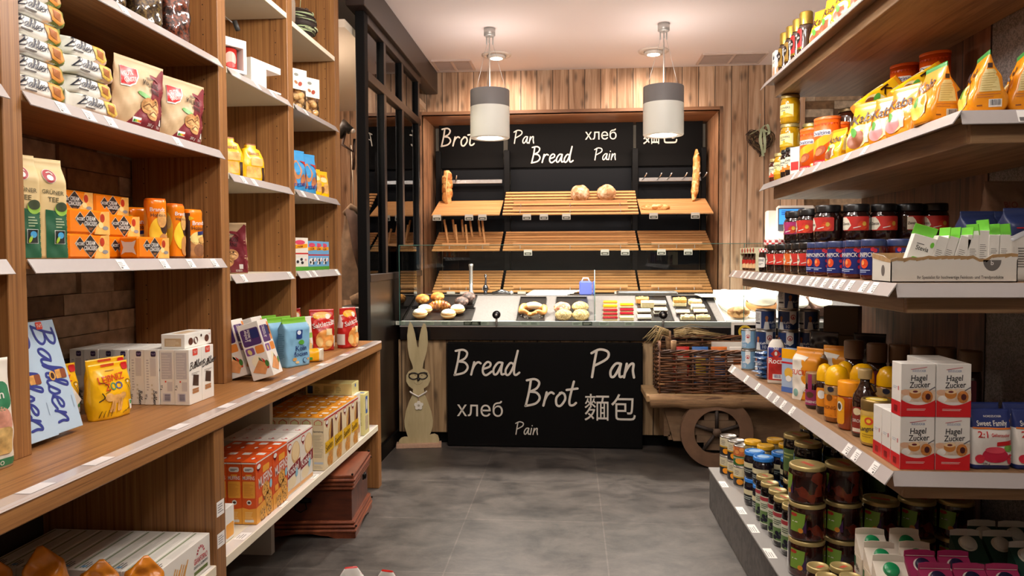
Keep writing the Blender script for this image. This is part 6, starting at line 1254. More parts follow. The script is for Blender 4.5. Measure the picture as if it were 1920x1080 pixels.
for y in (3.88, 3.48, 3.25, 2.98, 2.55):
    b = MB(); S = Srf(b, lambda u, v, o: (v, u, .2252 + o)); S.rect(y - .05, .766, y + .05, .80, TAGW, 1); S.lines(y - .04, .77, y + .03, .796, 3, INK, 2, int(y * 9), .3); part('price_tag', b, pl)
GOLDL = M('#b5a26a', .35, .45); GOLD2 = M('#c2a24a', .25, .9); BLKL = M('#121112', .3); TINM = M('#b9b6b0', .28, .9)
def jar(name, cat, r, H, body, lidm, draw=None, lr=.93, lh=.016, neck=.86, sh=.80, lidtop=None, sx=1.):
    J = MB(); hb = H - lh; J.lathe([(r * .8, 0), (r * .96, .004), (r, .014), (r, hb * sh), (r * (.5 + neck / 2), hb * (sh + .1)), (r * neck, hb * (sh + .14)), (r * neck, hb)], body, 26)
    L = MB(); rl = r * lr; L.lathe([(rl, hb - .001), (rl, hb + lh * .75), (rl * .95, H), (rl * .85, H), (rl * .82, H - .0015), (0, H - .0015)], lidm, 26, cap=False)
    if lidtop: lidtop(Srf(L, lambda u, v, o: (u, v, H - .0015 + o)), rl)
    P = [('jar_body', J), ('lid', L)]
    if draw:
        B = MB(); S = cyl(B, r); draw(S, r, H); P.append(('label', B))
    return Kind(name, cat, P)
# ---- topmost shelf
def coffee(col):
    b = MB(); g = M('#3a2418', .12, coat=.6); b.lathe([(.034, 0), (.038, .006), (.038, .04), (.034, .075), (.036, .12), (.038, .135), (.03, .15)], g, 20)
    l = MB(); l.lathe([(.031, .15), (.031, .205), (.028, .21), (0, .21)], GOLD2, 20, cap=False); q = MB(); S = cyl(q, .0385); S.rrect(-.03, .035, .03, .13, .01, M(col, .35), 1); S.ell(0, .09, .022, .026, M('#1c0f0c', .4), 2); S.text('GOLD', 0, .09, .01, WHITE, 3, 0, .034); S.rect(-.03, .035, .03, .045, GOLD2, 2)
    return Kind('coffee_jar', 'coffee', [('jar_body', b), ('lid', l), ('label', q)])
KF1, KF2 = coffee('#8a6a2c'), coffee('#b3201f')
for i, y in enumerate((3.995, 3.885, 3.775, 3.665)): (KF1 if i < 2 else KF2).put((1.105, y, S_TOP + .001), -PI / 2, ('gold labelled coffee jar beside the white cartons', 'gold labelled coffee jar next to the red labelled ones', 'red labelled coffee jar next to the gold labelled ones', 'red labelled coffee jar beside the yellow cocoa bags')[i])
def dwc(f, W, D, H):
    F_ = f['front']; F_.ell(.0, H * .8, .014, .014, INKB, 1); F_.ell(.006, H * .86, .006, .008, BW_, 2); F_.lines(-.02, H * .6, .02, H * .68, 2, INK, 1); F_.ell(0, H * .3, .02, .03, M('#d9a27c', .5, noise=.3), 1); f['right'].ell(.0, H * .8, .014, .014, INKB, 1); f['right'].ell(0, H * .3, .015, .03, M('#d9a27c', .5, noise=.3), 1); f['right'].rect(-.005, H * .5, .01, H * .56, REDP, 1)
KWC = carton('filter_carton', 'carton', .06, .04, .155, BW_, dwc)
KWC.put((1.10, 4.135, S_TOP + .001), -PI / 2, 'white carton with dark emblem at the end of the topmost gondola shelf'); KWC.put((1.112, 4.062, S_TOP + .001), -PI / 2, 'white carton with dark emblem beside the gold coffee jars')
# cocoa bags: wedge packs with a flat welded top
def cocoa(base, fruit, top, seed, end=True):
    W, D, H = .125, .098, .172; b = MB()
    f = bag(b, W, D, H, lerp([(0, .97), (.3, 1.), (1, .96)]), lerp([(0, .9), (.08, 1.), (.3, .96), (.92, .08), (1, .04)]), [(.91, base), (1, top)], p=4.5, wr=.0028, seed=seed)
    F_ = f['front']; DK = M('#3a1c10', .4); F_.text('Kaba', -.004, .118, .034, DK, 3, .08, .1); F_.ell(-.01, .055, .042, .04, M('#f7e6a8', .3), 1); F_.ell(-.015, .045, .032, .03, fruit, 2); F_.rrect(.02, .03, .034, .065, .003, M('#e8e0d0', .4), 3); F_.ell(-.03, .07, .01, .02, GRNL, 3, rot=.6)
    for s_ in ('right', 'left'):
        R_ = f[s_]; R_.poly([(-.026, .056), (.026, .056), (.017, .118), (-.015, .118)], M('#e3cf8c', .45), 1); R_.lines(-.02, .06, .02, .112, 8, M('#c0a860', .5), 2, seed, .3); R_.lines(-.03, .04, .03, .054, 2, M('#c9761c', .5), 1); R_.bars(-.002, .012, .03, .034, INKB, M('#e9e6e0', .4), 1); R_.lines(-.03, .016, -.01, .024, 1, M('#8a4a10', .5), 1); R_.rect(-.006, .122, .006, .135, DK, 1)
    return Kind('cocoa_bag', 'cocoa bag', [('cocoa_bag', b)])
GT = M('#2f8a3a', .3)
KB_Y = cocoa(M('#f2bb1c', .2, noise=.05, ns=9), M('#8a4a28', .4), M('#f0981a', .25), 41); KB_P = cocoa(M('#f0941e', .2, noise=.06, ns=9), M('#dc9a9c', .4), M('#f0941e', .25), 42); KB_B = cocoa(M('#ef971a', .2, noise=.05, ns=9), M('#f2d65a', .4), GT, 43)
bag_at = lambda K_, x, y, z, rz, l, **k: K_.put((x, y, z), math.radians(rz), l, **k)
for x, y, rz, l in ((1.14, 3.50, -60, 'crumpled yellow cocoa bag beside the coffee jars on the topmost shelf'), (1.13, 3.34, -70, 'yellow cocoa bag second along on the topmost shelf'), (1.13, 3.17, -62, 'yellow cocoa bag with brown drink third along on the topmost shelf'), (1.13, 2.98, -75, 'yellow cocoa bag cut by the picture edge on the topmost shelf')): bag_at(KB_Y, x, y, S_TOP + .001, rz, l)
Z = S_UP + .001
bag_at(KB_Y, 1.12, 3.235, Z, -72, 'small yellow cocoa bag tucked beside the orange drink tins', sc=(.75, 1., .8))
bag_at(KB_Y, 1.145, 2.975, Z, -62, 'yellow cocoa bag with barcode side turned to the aisle end', sc=(1.3, 1.3, 1.15))
bag_at(KB_P, 1.125, 2.765, Z, -66, 'orange cocoa bag with pink drink, nearer the yellow one'); bag_at(KB_P, 1.115, 2.60, Z, -70, 'orange cocoa bag with pink drink beside the green topped bag')
for x, y, rz, l in ((1.085, 2.34, -88, 'green topped cocoa bag at the shelf corner'), (1.135, 2.20, -90, 'x')):
    if l != 'x': bag_at(KB_B, x, y, Z, rz, l)
for x, l, rz in ((1.148, 'green topped cocoa bag second from the shelf corner', -103), (1.253, 'green topped cocoa bag third from the shelf corner', -106), (1.357, 'green topped cocoa bag cut by the picture edge', -106)): bag_at(KB_B, x + .0, 2.205, Z, rz, l, sc=(.98, 1., .97 + .02 * (x > 1.2)))
for i, (x, y) in enumerate(((1.36, 2.99), (1.36, 2.84))): bag_at(KB_Y, x, y, Z, -60, ('yellow cocoa bag hidden under the lying ones, by the tins', 'yellow cocoa bag hidden under the lying ones, by the metal panel')[i], sc=(.9, 1., .7))
for x, y, z, rz, ry, lb in ((1.16, 3.115, 1.945, -10, .95, 'yellow cocoa bag lying askew on top, by the shaded tins'), (1.215, 2.91, 1.95, -14, 1.0, 'yellow cocoa bag lying askew with its barcode low, above the pink ones')): bag_at(KB_Y, x, y, z, rz, lb, ry=ry, sc=(1.1, 1.1, 1.15))
# drink tins, oval
def dti(S, r, H):
    pass
b = MB(); OT = M('#ee5f14', .3); r = .05; H = .205; b.lathe([(r, 0), (r, H - .012)], OT, 30, sx=1.15, sy=.85); S = Srf(b, lambda u, v, o: (1.15 * (r + o) * math.sin(u / r), -.85 * (r + o) * math.cos(u / r), v), .016, .0007)
S.poly([(-.05, .04), (.05, .11), (.05, .14), (-.05, .1)], M('#f2b01c', .3), 1); S.rrect(-.042, .128, .042, .15, .006, WHITE, 2); S.text('Ovaltine', 0, .139, .016, M('#1f2a6e', .4), 3, .0, .08); S.ell(0, .065, .026, .018, M('#a8502c', .4), 2, rot=.6); S.ell(-.006, .06, .018, .012, M('#c87a50', .4), 3, rot=.6); S.rect(-.05, .004, .05, .026, M('#d0202c', .35), 2); S.text('VITAMINE', -.005, .015, .01, WHITE, 3, 0, .05); S.ell(.036, .028, .009, .009, M('#e9c23a', .4), 4); S.ell(.036, .03, .005, .005, WHITE, 5)
for i in range(12): S.poly([(-.07 + .012 * i, .178), (-.058 + .012 * i, .178), (-.064 + .012 * i, .168)], M('#d84a10', .3), 1)
l = MB(); l.lathe([(r * 1.02, H - .012), (r * 1.03, H - .002), (r * .98, H), (0, H - .002)], M('#f0702a', .35), 30, sx=1.15, sy=.85, cap=False)
KV = Kind('drink_tin', 'drink tin', [('tin_body', b), ('lid', l)])
for x, y, z, rz, sc_, lb in ((1.115, 3.60, Z, -62, .97, 'orange oval drink tin beside the small jars'), (1.198, 3.50, Z, -62, 1.0, 'orange oval drink tin wedged between two of its kind'), (1.12, 3.40, Z, -58, 1.04, 'orange oval drink tin beside the yellow cocoa bag'), (1.40, 3.30, Z, -50, 1., 'dim orange drink tin at the bottom of the shaded stack'), (1.40, 3.30, Z + .206, -50, 1., 'dim orange drink tin on top of the shaded stack'), (1.44, 3.12, Z, -50, 1., 'dim orange drink tin standing beside the shaded stack'), (1.44, 3.12, Z + .206, -50, 1., 'dim orange drink tin raised beside the shaded stack top')):
    KV.put((x, y, z), math.radians(rz), lb, sc=(sc_, sc_, sc_))
# preserves: mustard, honey and jam jars at the far end
def dmy(acc, nm='CLOVERS'):
    def dr(S, r, H):
        S.rect(-r * .95, H * .22, r * .95, H * .66, M('#e6dfa0' if acc == '#e0b020' else '#dfe0c8', .5), 1); S.text(nm, 0, H * .54, .01, INKB, 2, 0, r * 1.3); S.lines(-r * .4, H * .44, r * .4, H * .49, 1, INK, 2); S.poly([(-r * .9, H * .22), (r * .9, H * .22), (r * .9, H * .28), (r * .3, H * .36), (-r * .3, H * .3), (-r * .9, H * .3)], M(acc, .4), 2); S.ell(.0, H * .36, r * .16, r * .2, M(acc, .4), 2)
    return dr
MUS = M('#b98a10', .1, coat=.7, noise=.15, ns=40); AMB = M('#4a1d0e', .08, coat=.7); DKJ = M('#21100e', .08, coat=.7)
KM = jar('mustard_jar', 'mustard jar', .05, .151, MUS, GOLDL, dmy('#e0b020'), lr=.95, neck=.9)
for x, y, z, lb in ((1.155, 4.085, Z, 'mustard jar at the bottom of the stack by the shelf end'), (1.155, 4.085, Z + .152, 'mustard jar in the middle of the three high stack'), (1.155, 4.085, Z + .304, 'mustard jar on top of the three high stack'), (1.265, 4.075, Z, 'mustard jar at the bottom of the two high stack'), (1.265, 4.075, Z + .152, 'mustard jar on top of the two high stack')): KM.put((x, y, z), math.radians(-52), lb)
KJ1 = jar('jam_jar', 'jam jar', .034, .125, AMB, GOLDL, dmy('#d8502c')); KJ2 = jar('jam_jar', 'jam jar', .036, .14, MUS, GOLDL, dmy('#e0b020')); KJ3 = jar('jam_jar', 'jam jar', .036, .142, DKJ, BLKL, dmy('#d87a20'))
for K_, x, y, lb in ((KJ1, 1.088, 4.10, 'small red jam jar at the outer corner of the jar row'), (KJ1, 1.155, 4.0, 'small red jam jar just behind the corner one'), (KJ2, 1.085, 3.99, 'yellow preserve jar beside the small red jar'), (KJ3, 1.09, 3.885, 'dark jam jar with orange label after the yellow one'), (KJ3, 1.088, 3.795, 'dark jam jar with orange label nearer the drink tins')): K_.put((x, y, Z), math.radians(-58), lb)
b = MB(); b.box(-.03, .03, -.025, .025, 0, .13, M('#e3ded6', .45)); faces(b, .06, .05, .13)['front'].rect(-.025, .02, .025, .06, REDP, 1); one('tube_carton', b, 'white carton with red patch beside the orange tins', 'carton', (1.09, 3.705, Z), -1.1)
jar('brown_jar', 'jar', .065, .15, M('#33170c', .1, coat=.7), M('#4a3a20', .35, .7), lambda S, r, H: S.rect(-r, .03, r, .08, M('#7a6a48', .5), 1)).put((1.34, 3.72, Z + .16), -.9, 'large brown jar with dark lid standing high behind the tins')
jar('pale_carton_jar', 'jar', .06, .158, M('#8f7f74', .3), M('#6a5f58', .4)).put((1.34, 3.72, Z), -.9, 'pale jar carrying the large brown jar')
# ---- jam shelf
Z = S_JAM + .001
GING = M('#c9464a', .5)
def gingham(S, rl):
    n = 6
    for i in range(-n, n + 1):
        for j in range(-n, n + 1):
            if (i + j) % 2 and (i * i + j * j) < n * n: S.rect(i * rl / n - rl / n / 2, j * rl / n - rl / n / 2, i * rl / n + rl / n / 2, j * rl / n + rl / n / 2, GING, 1)
def gjar(r, H, lab):
    J = MB(); J.lathe([(r * .88, 0), (r, .012), (r, H * .7), (r * .9, H * .82), (r * .9, H * .85)], DKJ, 10)
    L = MB(); rl = r * .98; zl = H * .84; L.lathe([(rl, zl), (rl, H * .98), (rl * .94, H), (0, H)], M('#eee6e0', .5), 26, cap=False); gingham(Srf(L, lambda u, v, o: (u, v, H + o)), rl)
    S = cyl(L, rl); w_ = rl * .33; k = 0
    for i in range(-9, 9):
        for j in range(2):
            if (i + j) % 2: S.rect(i * w_, zl + j * (H - zl) / 2, (i + 1) * w_, zl + (j + 1) * (H - zl) / 2 * .96, GING, 1)
    B = MB(); S = cyl(B, r); lab(S, r, H); return Kind('gingham_jar', 'jam jar', [('jar_body', J), ('lid', L), ('label', B)])
def lb_w(S, r, H): S.rrect(-r * .8, H * .2, r * .8, H * .62, .006, WHITE, 1); S.text('BONNE', 0, H * .5, .011, INKB, 2, 0, r * 1.2); S.lines(-r * .5, H * .3, r * .5, H * .4, 2, INK, 2)
def lb_r(S, r, H): lb_w(S, r, H); S.ell(r * .1, H * .3, r * .5, H * .14, M('#b8342c', .4), 3)
KGJ = gjar(.05, .155, lb_r); KGK = gjar(.046, .15, lb_w); KGS = gjar(.026, .11, lb_w)
for K_, x, y, lb in ((KGJ, .99, 3.745, 'jam jar with red gingham lid and fruit label'), (KGK, .965, 3.635, 'jam jar with red gingham lid and plain white label'), (KGS, .905, 3.592, 'tiny honey jar with red gingham lid'), (KGJ, 1.085, 3.66, 'jam jar with red gingham lid behind the plain labelled one')): K_.put((x, y, Z), math.radians(-55), lb)
# row of small sauce bottles under a printed strip
BT = MB(); BT.lathe([(.016, 0), (.018, .004), (.018, .062), (.008, .085), (.008, .098)], AMB, 14); BL = MB(); S = cyl(BL, .018); S.rect(-.016, .012, .016, .056, M('#e0b98a', .5), 1); S.poly([(-.016, .03), (.016, .04), (.016, .056), (-.016, .056)], M('#b8241c', .4), 2); BC = MB(); BC.lathe([(.009, .096), (.009, .108), (0, .108)], GOLD2, 12, cap=False)
KBO = Kind('sauce_bottle', 'sauce bottle', [('bottle_body', BT), ('label', BL), ('cap', BC)])
for i in range(5): KBO.put((.935 + .003 * i, 4.10 - .062 * i, Z), math.radians(-60), f'small sauce bottle, {ORD[i]} from the shelf end under the printed strip', 'small sauce bottles')
b = MB(); b.box(.914, .919, 3.80, 4.14, Z + .088, Z + .118, M('#dcd8b4', .5)); S = Srf(b, lambda u, v, o: (.9135 - o, -u, v))
for i in range(5): S.ell(-(4.09 - .062 * i), Z + .104, .012, .012, REDP, 1); S.text('E', -(4.11 - .062 * i), Z + .104, .008, INKB, 1)
b.box(.919, .96, 3.80, 4.14, Z + .112, Z + .118, M('#b08a3a', .35, .6)); b.box(.914, .96, 3.795, 3.80, Z, Z + .118, M('#dcd8b4', .5)); b.box(.914, .96, 4.14, 4.145, Z, Z + .118, M('#dcd8b4', .5)); one('bottle_carrier', b, 'cream printed carrier strip round the small sauce bottles', 'carton')
# black lidded jam jars
def djm(acc, fr):
    def dr(S, r, H):
        S.rrect(-r * 1.05, H * .28, r * 1.0, H * .66, .006, M(acc, .3), 1); S.poly([(-r * 1.05, H * .3), (-r * .6, H * .3), (-r * .35, H * .42), (-r * .5, H * .55), (-r * .7, H * .64), (-r * 1.05, H * .64)], M('#e6e0cc', .45), 2); S.text('Zentis', -r * .74, H * .47, .009, M('#3a1c1c', .4), 3, 0, r * .55); S.ell(r * .45, H * .42, r * .36, H * .12, M(fr, .3), 2); S.ell(r * .55, H * .46, r * .14, H * .06, M('#d8b04a', .3), 3); S.poly([(r * -.2, H * .36), (r * .3, H * .4), (r * .3, H * .38), (-r * .2, H * .335)], WHITE, 3)
    return dr
KZR = jar('cherry_jam_jar', 'jam jar', .047, .128, DKJ, BLKL, djm('#c23530', '#d8482c'), lh=.024, lr=.92); KZO = jar('orange_jam_jar', 'jam jar', .047, .128, M('#4a200c', .08, coat=.7), BLKL, djm('#d8682c', '#e88a2c'), lh=.024, lr=.92); KZP = jar('plum_jam_jar', 'jam jar', .047, .128, DKJ, BLKL, djm('#a8346a', '#c2402c'), lh=.024, lr=.92)
row = ((KZR, .945, 3.53), (KZR, .95, 3.415), (KZP, 1.03, 3.36), (KZO, .955, 3.275), (KZR, .95, 3.165), (KZR, .945, 3.045), (KZR, 1.075, 3.13), (KZR, 1.075, 2.925))
for i, (K_, x, y) in enumerate(row): K_.put((x, y, Z), math.radians(-50), f'{("red", "red", "purple", "orange", "red", "red", "red", "red")[i]} labelled jam jar with black lid, lower row, {ORD[i]} after the gingham lids')
up = ((KZP, .975, 3.34), (KZR, .985, 3.19), (KZR, .985, 2.97), (KZR, 1.075, 2.925), (KZR, 1.172, 2.92), (KZR, 1.265, 2.92), (KZR, 1.355, 2.92))
for i, (K_, x, y) in enumerate(up):
    K_.put((x, y, Z + .1295), math.radians((-60, -60, -50, -20, -12, 30, -15)[i]), f'{"purple" if i == 0 else "red"} labelled jam jar with black lid, raised upper row, {ORD[i]} from its end', sc=(1.08, 1.08, 1.08))
    if i > 3: KZR.put((x, y, Z), -.3, f'shaded jam jar under the raised row, {ORD[i - 4]} from the aisle')
def dpk(S, r, H):
    NB = M('#1e2a72', .35); S.rect(-r * 1.1, H * .12, r * 1.1, H * .78, NB, 1); S.text('UNIPICK', 0, H * .62, .013, WHITE, 3, 0, r * 1.5); S.lines(-r * .4, H * .55, r * .4, H * .58, 1, M('#8a94c8', .4), 3); S.ell(-r * .1, H * .4, r * .36, H * .12, M('#e0502c', .3), 2); S.ell(-r * .2, H * .42, r * .14, H * .06, M('#f0a05a', .3), 3); S.lines(-r * .6, H * .18, r * .5, H * .27, 2, M('#b8c8e8', .4), 3)
    for x, y in ((.8, .72), (.95, .6), (.9, .45), (.6, .75), (-.8, .74), (.95, .3)): S.ell(r * x, H * y, r * .16, H * .05, M('#c8283c', .35), 2)
KPK = jar('blue_label_jar', 'jam jar', .036, .125, M('#5a1a10', .08, coat=.7), M('#2f3c66', .35), dpk, lh=.02, lr=.97, neck=.93, sh=.84)
for i, (x, y) in enumerate(((.925, 2.905), (.93, 2.832), (.96, 2.765), (.93, 2.69), (.955, 2.615), (.935, 2.54), (.965, 2.468), (.932, 2.395))): KPK.put((x, y, Z), math.radians(-58), f'blue labelled jam jar, {ORD[i]} in the front row after the black lids')
for i, (x, y) in enumerate(((1.01, 2.39), (1.085, 2.39), (1.02, 2.5))): KPK.put((x, y, Z), math.radians((20, -20, -30)[i]), f'blue labelled jam jar behind the display carton, {ORD[i]} from the aisle', )
# sweetener cartons in their torn display carton
r = thing('display_carton', 'torn white display carton holding green flapped cartons', 'display carton', (.885, 2.15, Z)); W, D, H = .335, .13, .062; CB_ = M('#a8865a', .7, noise=.15, ns=50)
b = MB(); T = .0025; rg = random.Random(8)
def torn(n, base, amp): return [base + amp * (rg.random() - .5) for _ in range(n)]
top = [H + .004 + .018 * math.sin(3.1 * i / 20) * (i < 14) * .4 + rg.uniform(-.002, .002) + (.012 if i > 15 else 0) for i in range(21)]
poly = [(0, 0), (W, 0)] + [(W * (20 - i) / 20, top[20 - i]) for i in range(21)]
b.prism(poly, lambda u, v, k: (u, T * k, v), M('#dbd8cf', .5)); S = Srf(b, lambda u, v, o: (u, -o, v))
for i in range(20): S.poly([(W * i / 20, top[i] - .008 - .004 * rg.random()), (W * (i + 1) / 20, top[i + 1] - .008), (W * (i + 1) / 20, top[i + 1]), (W * i / 20, top[i])], CB_, 1)
S.text('Ihr Spezialist für hochwertige Feinkost- und Trendprodukte', W * .55, .014, .0085, M('#4a4642', .5), 2, 0, W * .72, fit=W * .68); S.ell(W * .8, H * .98, .024, .03, M('#6a6662', .5), 1, PI, 2 * PI); S.text('b', W * .8, H * .86, .012, WHITE, 2)
part('front_wall', b, r); b = MB(); b.prism([(0, 0), (D, 0), (D, H + .02), (D * .4, H + .012), (D * .1, H - .002), (0, H)], lambda u, v, k: (T * k, u, v), M('#d3cfc4', .5)); Srf(b, lambda u, v, o: (-o, D - u, v)).ell(D * .6, .032, .012, .016, M('#6a6662', .5), 1); Srf(b, lambda u, v, o: (-o, D - u, v)).poly([(0, H + .006), (D * .6, H - .004), (D, H - .008), (D, H), (D * .6, H + .011), (0, H + .02)], CB_, 1); part('side_wall', b, r)
b = MB(); b.box(W - T, W, 0, D, 0, H, M('#d3cfc4', .5)); b.box(0, W, D - T, D, 0, H + .02, CB_); b.box(0, W, 0, D, 0, T, CB_); part('tray_body', b, r)
W2, D2, H2 = .062, .03, .125; GF = M('#6cbf3a', .4)
def dst(f, W, D, H):
    for nm in ('front',):
        F_ = f[nm]; F_.text('Stevia', 0, H * .72, .013, M('#4a4a42', .5), 2, 0, .034); F_.lines(-.018, H * .8, .012, H * .84, 1, INK, 2); F_.ell(.022, H * .84, .005, .008, GF, 2); F_.rrect(-.02, H * .42, .018, H * .5, .005, GF, 2); F_.rrect(-.022, H * .2, .018, H * .38, .004, GF, 2); F_.ell(-.0, H * .24, .005, .006, INKB, 3)
    R_ = f['right']
    R_.lines(-.009, H * .12, .009, H * .72, 14, INK, 1, 3, .25)
def stev(nm):
    b = MB(); b.box(-W2 / 2, W2 / 2, -D2 / 2, D2 / 2, 0, H2, M('#e6e4dc', .45), .001); dst(faces(b, W2, D2, H2), W2, D2, H2)
    q = MB(); q.add([(-W2 / 2, D2 / 2, H2), (W2 / 2, D2 / 2, H2), (W2 / 2, D2 / 2 - .006, H2 + .03), (-W2 / 2, D2 / 2 - .006, H2 + .03), (-W2 / 2, D2 / 2 + .0015, H2), (W2 / 2, D2 / 2 + .0015, H2), (W2 / 2, D2 / 2 - .004, H2 + .031), (-W2 / 2, D2 / 2 - .004, H2 + .031)], [(0, 1, 2, 3), (7, 6, 5, 4), (0, 4, 5, 1), (3, 2, 6, 7), (0, 3, 7, 4), (1, 5, 6, 2)], GF)
    return Kind('sweetener_carton', 'sweetener', [('carton', b), ('flap', q, None, 'bright green upright flap')])
KST = stev(0)
SX = ((.985, .95, 2.205), (1.022, .2, 2.205), (1.05, .22, 2.207), (1.083, .25, 2.205), (1.112, .06, 2.205), (1.140, .0, 2.207), (1.168, -.03, 2.205), (1.195, -.04, 2.205))
for i, (x, _, y) in enumerate(SX):
    if i == 0: KST.put((.955, 2.195, Z + .008), -.12, 'green flapped sweetener carton showing its whole printed face', ry=.30)
    else: KST.put((x - .02 * (i < 4), y, Z + .006 + (.012 if i == 5 else 0)), PI / 2 * -1 + .0 if False else -1.5708, f'green flapped sweetener carton edge on, {ORD[i - 1]} after the one showing its face', ry=0.0, rx=(-.28 if i < 4 else -.03))
# flour and sugar bags cut by the picture edge
def dfl(seed, m1, m2):
    W, D, H = .11, .08, .21; b = MB(); f = bag(b, W, D, H, *block, [(.6, m1), (1, m2)], p=5, wr=.002, seed=seed); F_ = f['front']; F_.path([(-.05, .12), (0, .14), (.05, .1)], .014, M('#dfe3ea', .4), 1); F_.lines(-.035, .04, .035, .1, 8, INK, 1, seed, .3); F_.rect(-.04, .15, .05, .153, REDP, 1); return Kind('flour_bag', 'flour bag', [('flour_bag', b)])
KFL = dfl(51, M('#ddd9d0', .5), M('#27335e', .4))
for x, y, lb in ((1.30, 2.28, 'white and navy flour bag beside the display carton'), (1.25, 2.42, 'white and navy flour bag behind the display carton'), (1.36, 2.44, 'white and navy flour bag at the back corner by the metal panel')): KFL.put((x, y, Z), .1, lb)
b = MB(); f = bag(b, .14, .09, .20, *stand, [(1, M('#8a6f5a', .6, noise=.15))], p=3, wr=.003, seed=52); f['front'].text('BIO', 0, .12, .02, M('#7a3a2c', .5), 1); one('kraft_bag', b, 'brown kraft bag standing tallest at the back of the jam shelf', 'bag', (1.44, 2.62, Z + .12), .1)
b = MB(); b.box(-.08, .08, -.06, .06, 0, .12, M('#4a3a2e', .6)); one('dark_carton', b, 'dark carton under the brown kraft bag', 'carton', (1.44, 2.62, Z), .1)
for i, (px, lb) in enumerate(((1567, 'white dark printed mug box beyond the raised jam row'), (1605, 'white dark printed mug box next to the gondola back panel'))):
    b = MB(); b.lathe([(.04, 0), (.042, .1)], WHITE, 20); S = cyl(b, .042)
    rg = random.Random(i)
    for k in range(14): S.ell(rg.uniform(-.05, .05), rg.uniform(.045, .095), .008, .005, INKB, 1, rot=rg.uniform(0, 3), n=8)
    S.text('8 - 9', 0, .025, .016, INKB, 1); q = atY(px, 385, 3.9); one('printed_can', b, lb, 'can', (q.x, 3.9, Z + .2))
    b = MB(); b.lathe([(.045, 0), (.045, .199)], M('#2a1a14', .3), 20); one('dark_can', b, 'dark can carrying the printed can ' + ('beyond the raised jam row' if i == 0 else 'next to the back panel'), 'can', (q.x, 3.9, Z))
b = MB(); b.lathe([(.03, 0), (.03, .22)], M('#b07a2c', .25, .6), 18); b.lathe([(.018, .22), (.018, .28)], M('#8a5a1c', .3, .5), 14); q = atY(1545, 385, 4.0); one('amber_bottle', b, 'amber bottle glimpsed over the raised jam row', 'bottle', (q.x, 4.0, Z))
# ---- lower shelf
Z = S_LO + .001
def can_(r, H, base, draw):
    b = MB(); b.lathe([(r * .97, 0), (r, .003), (r, .006), (r * .985, .008), (r * .985, H - .008), (r, H - .006), (r, H - .003), (r * .96, H), (r * .92, H), (r * .92, H - .004), (0, H - .004)], TINM, 26, cap=False)
    q = MB(); q.lathe([(r * .99, .009), (r * .99, H - .009)], base, 26, cap=False); S = cyl(q, r * .992); draw(S, r, H); return [('can_body', b), ('label', q)]
def dmk(S, r, H):
    S.rect(-r * 2.6, H * .1, -r * 1.75, H * .9, M('#dde0e0', .45), 1); S.lines(-r * 2.5, H * .45, -r * 1.85, H * .86, 8, INK, 2, 1, .3); S.rect(-r * 2.5, H * .3, -r * 1.85, H * .38, INKB, 2)
    for c in (0, r * 3.1):
        S.poly([(c - r * .36, H * .42), (c, H * .3), (c + r * .36, H * .42), (c + r * .36, H * .94), (c - r * .36, H * .94)], M('#e3e3e0', .45), 1); S.ell(c, H * .66, r * .26, r * .26, M('#b8202c', .4), 2); S.ell(c, H * .66, r * .19, r * .19, WHITE, 3); S.poly([(c - r * .12, H * .6), (c + r * .12, H * .6), (c, H * .72)], M('#b8202c', .4), 4)
    for c in (-r * 1.2, r * 1.55): S.ell(c, H * .6, r * .16, H * .1, M('#a8683c', .5), 1); S.rect(c - r * .1, H * .42, c + r * .1, H * .56, M('#a8683c', .5), 1); S.poly([(c - r * .3, H * .06), (c + r * .3, H * .06), (c + r * .18, H * .42), (c - r * .18, H * .42)], M('#d8dcdc', .3), 1); S.text('10', c + r * .7, H * .22, .016, M('#c8d0dc', .4), 2); S.text('Kaffee', c + r * .66, H * .4, .011, M('#dfe4ec', .4), 2, .08, r * .8)
KCL = Kind('milk_can', 'milk can', can_(.036, .107, M('#7fa9c8', .35), dmk)); KCD = Kind('milk_can', 'milk can', can_(.05, .107, M('#223a6c', .35), dmk))
for i in range(2): KCL.put((.925, 3.98, Z + .1075 * i), -.3, f'pale blue milk can, {("lower", "upper")[i]} of the pair at the shelf end')
for n, x, y, l in ((3, 1.0, 3.93, 'stack beside the pale blue cans'), (4, 1.105, 3.9, 'tallest stack'), (3, 1.21, 3.91, 'stack deepest on the shelf')):
    for i in range(n): KCD.put((x, y, Z + .1075 * i), (1.35, 1.1, 1.5)[n % 3] + .3 * i - (.9 if i == n - 1 else 1.5), f'dark blue milk can, {ORD[i]} up in the {l}')
# foil sachets
b = MB(); FB = M('#3f68a0', .2, .25, noise=.15, ns=30); f = bag(b, .07, .022, .10, *pillow, [(.1, M('#9fb4d0', .15, .6)), (.9, FB), (1, M('#9fb4d0', .15, .6))], p=2.6, wr=.003, seed=60); f['front'].rrect(-.012, .03, .012, .06, .004, WHITE, 1); f['front'].rrect(-.009, .033, .009, .057, .003, NAVY, 2); b.xf(Matrix(((1, 0, 0, 0), (0, 0, 1, -.05), (0, -1, 0, .011), (0, 0, 0, 1))))
KSA = Kind('foil_sachet', 'sachet', [('foil_sachet', b)]); rg = random.Random(2)
for i in range(6): KSA.put((.945 + rg.uniform(-.01, .01), 3.70 + rg.uniform(-.01, .01), Z + .0225 * i), -1.2 + rg.uniform(-.15, .15), f'blue foil sachet, {ORD[i]} up in the pile beside the salt bag', 'blue foil sachets')
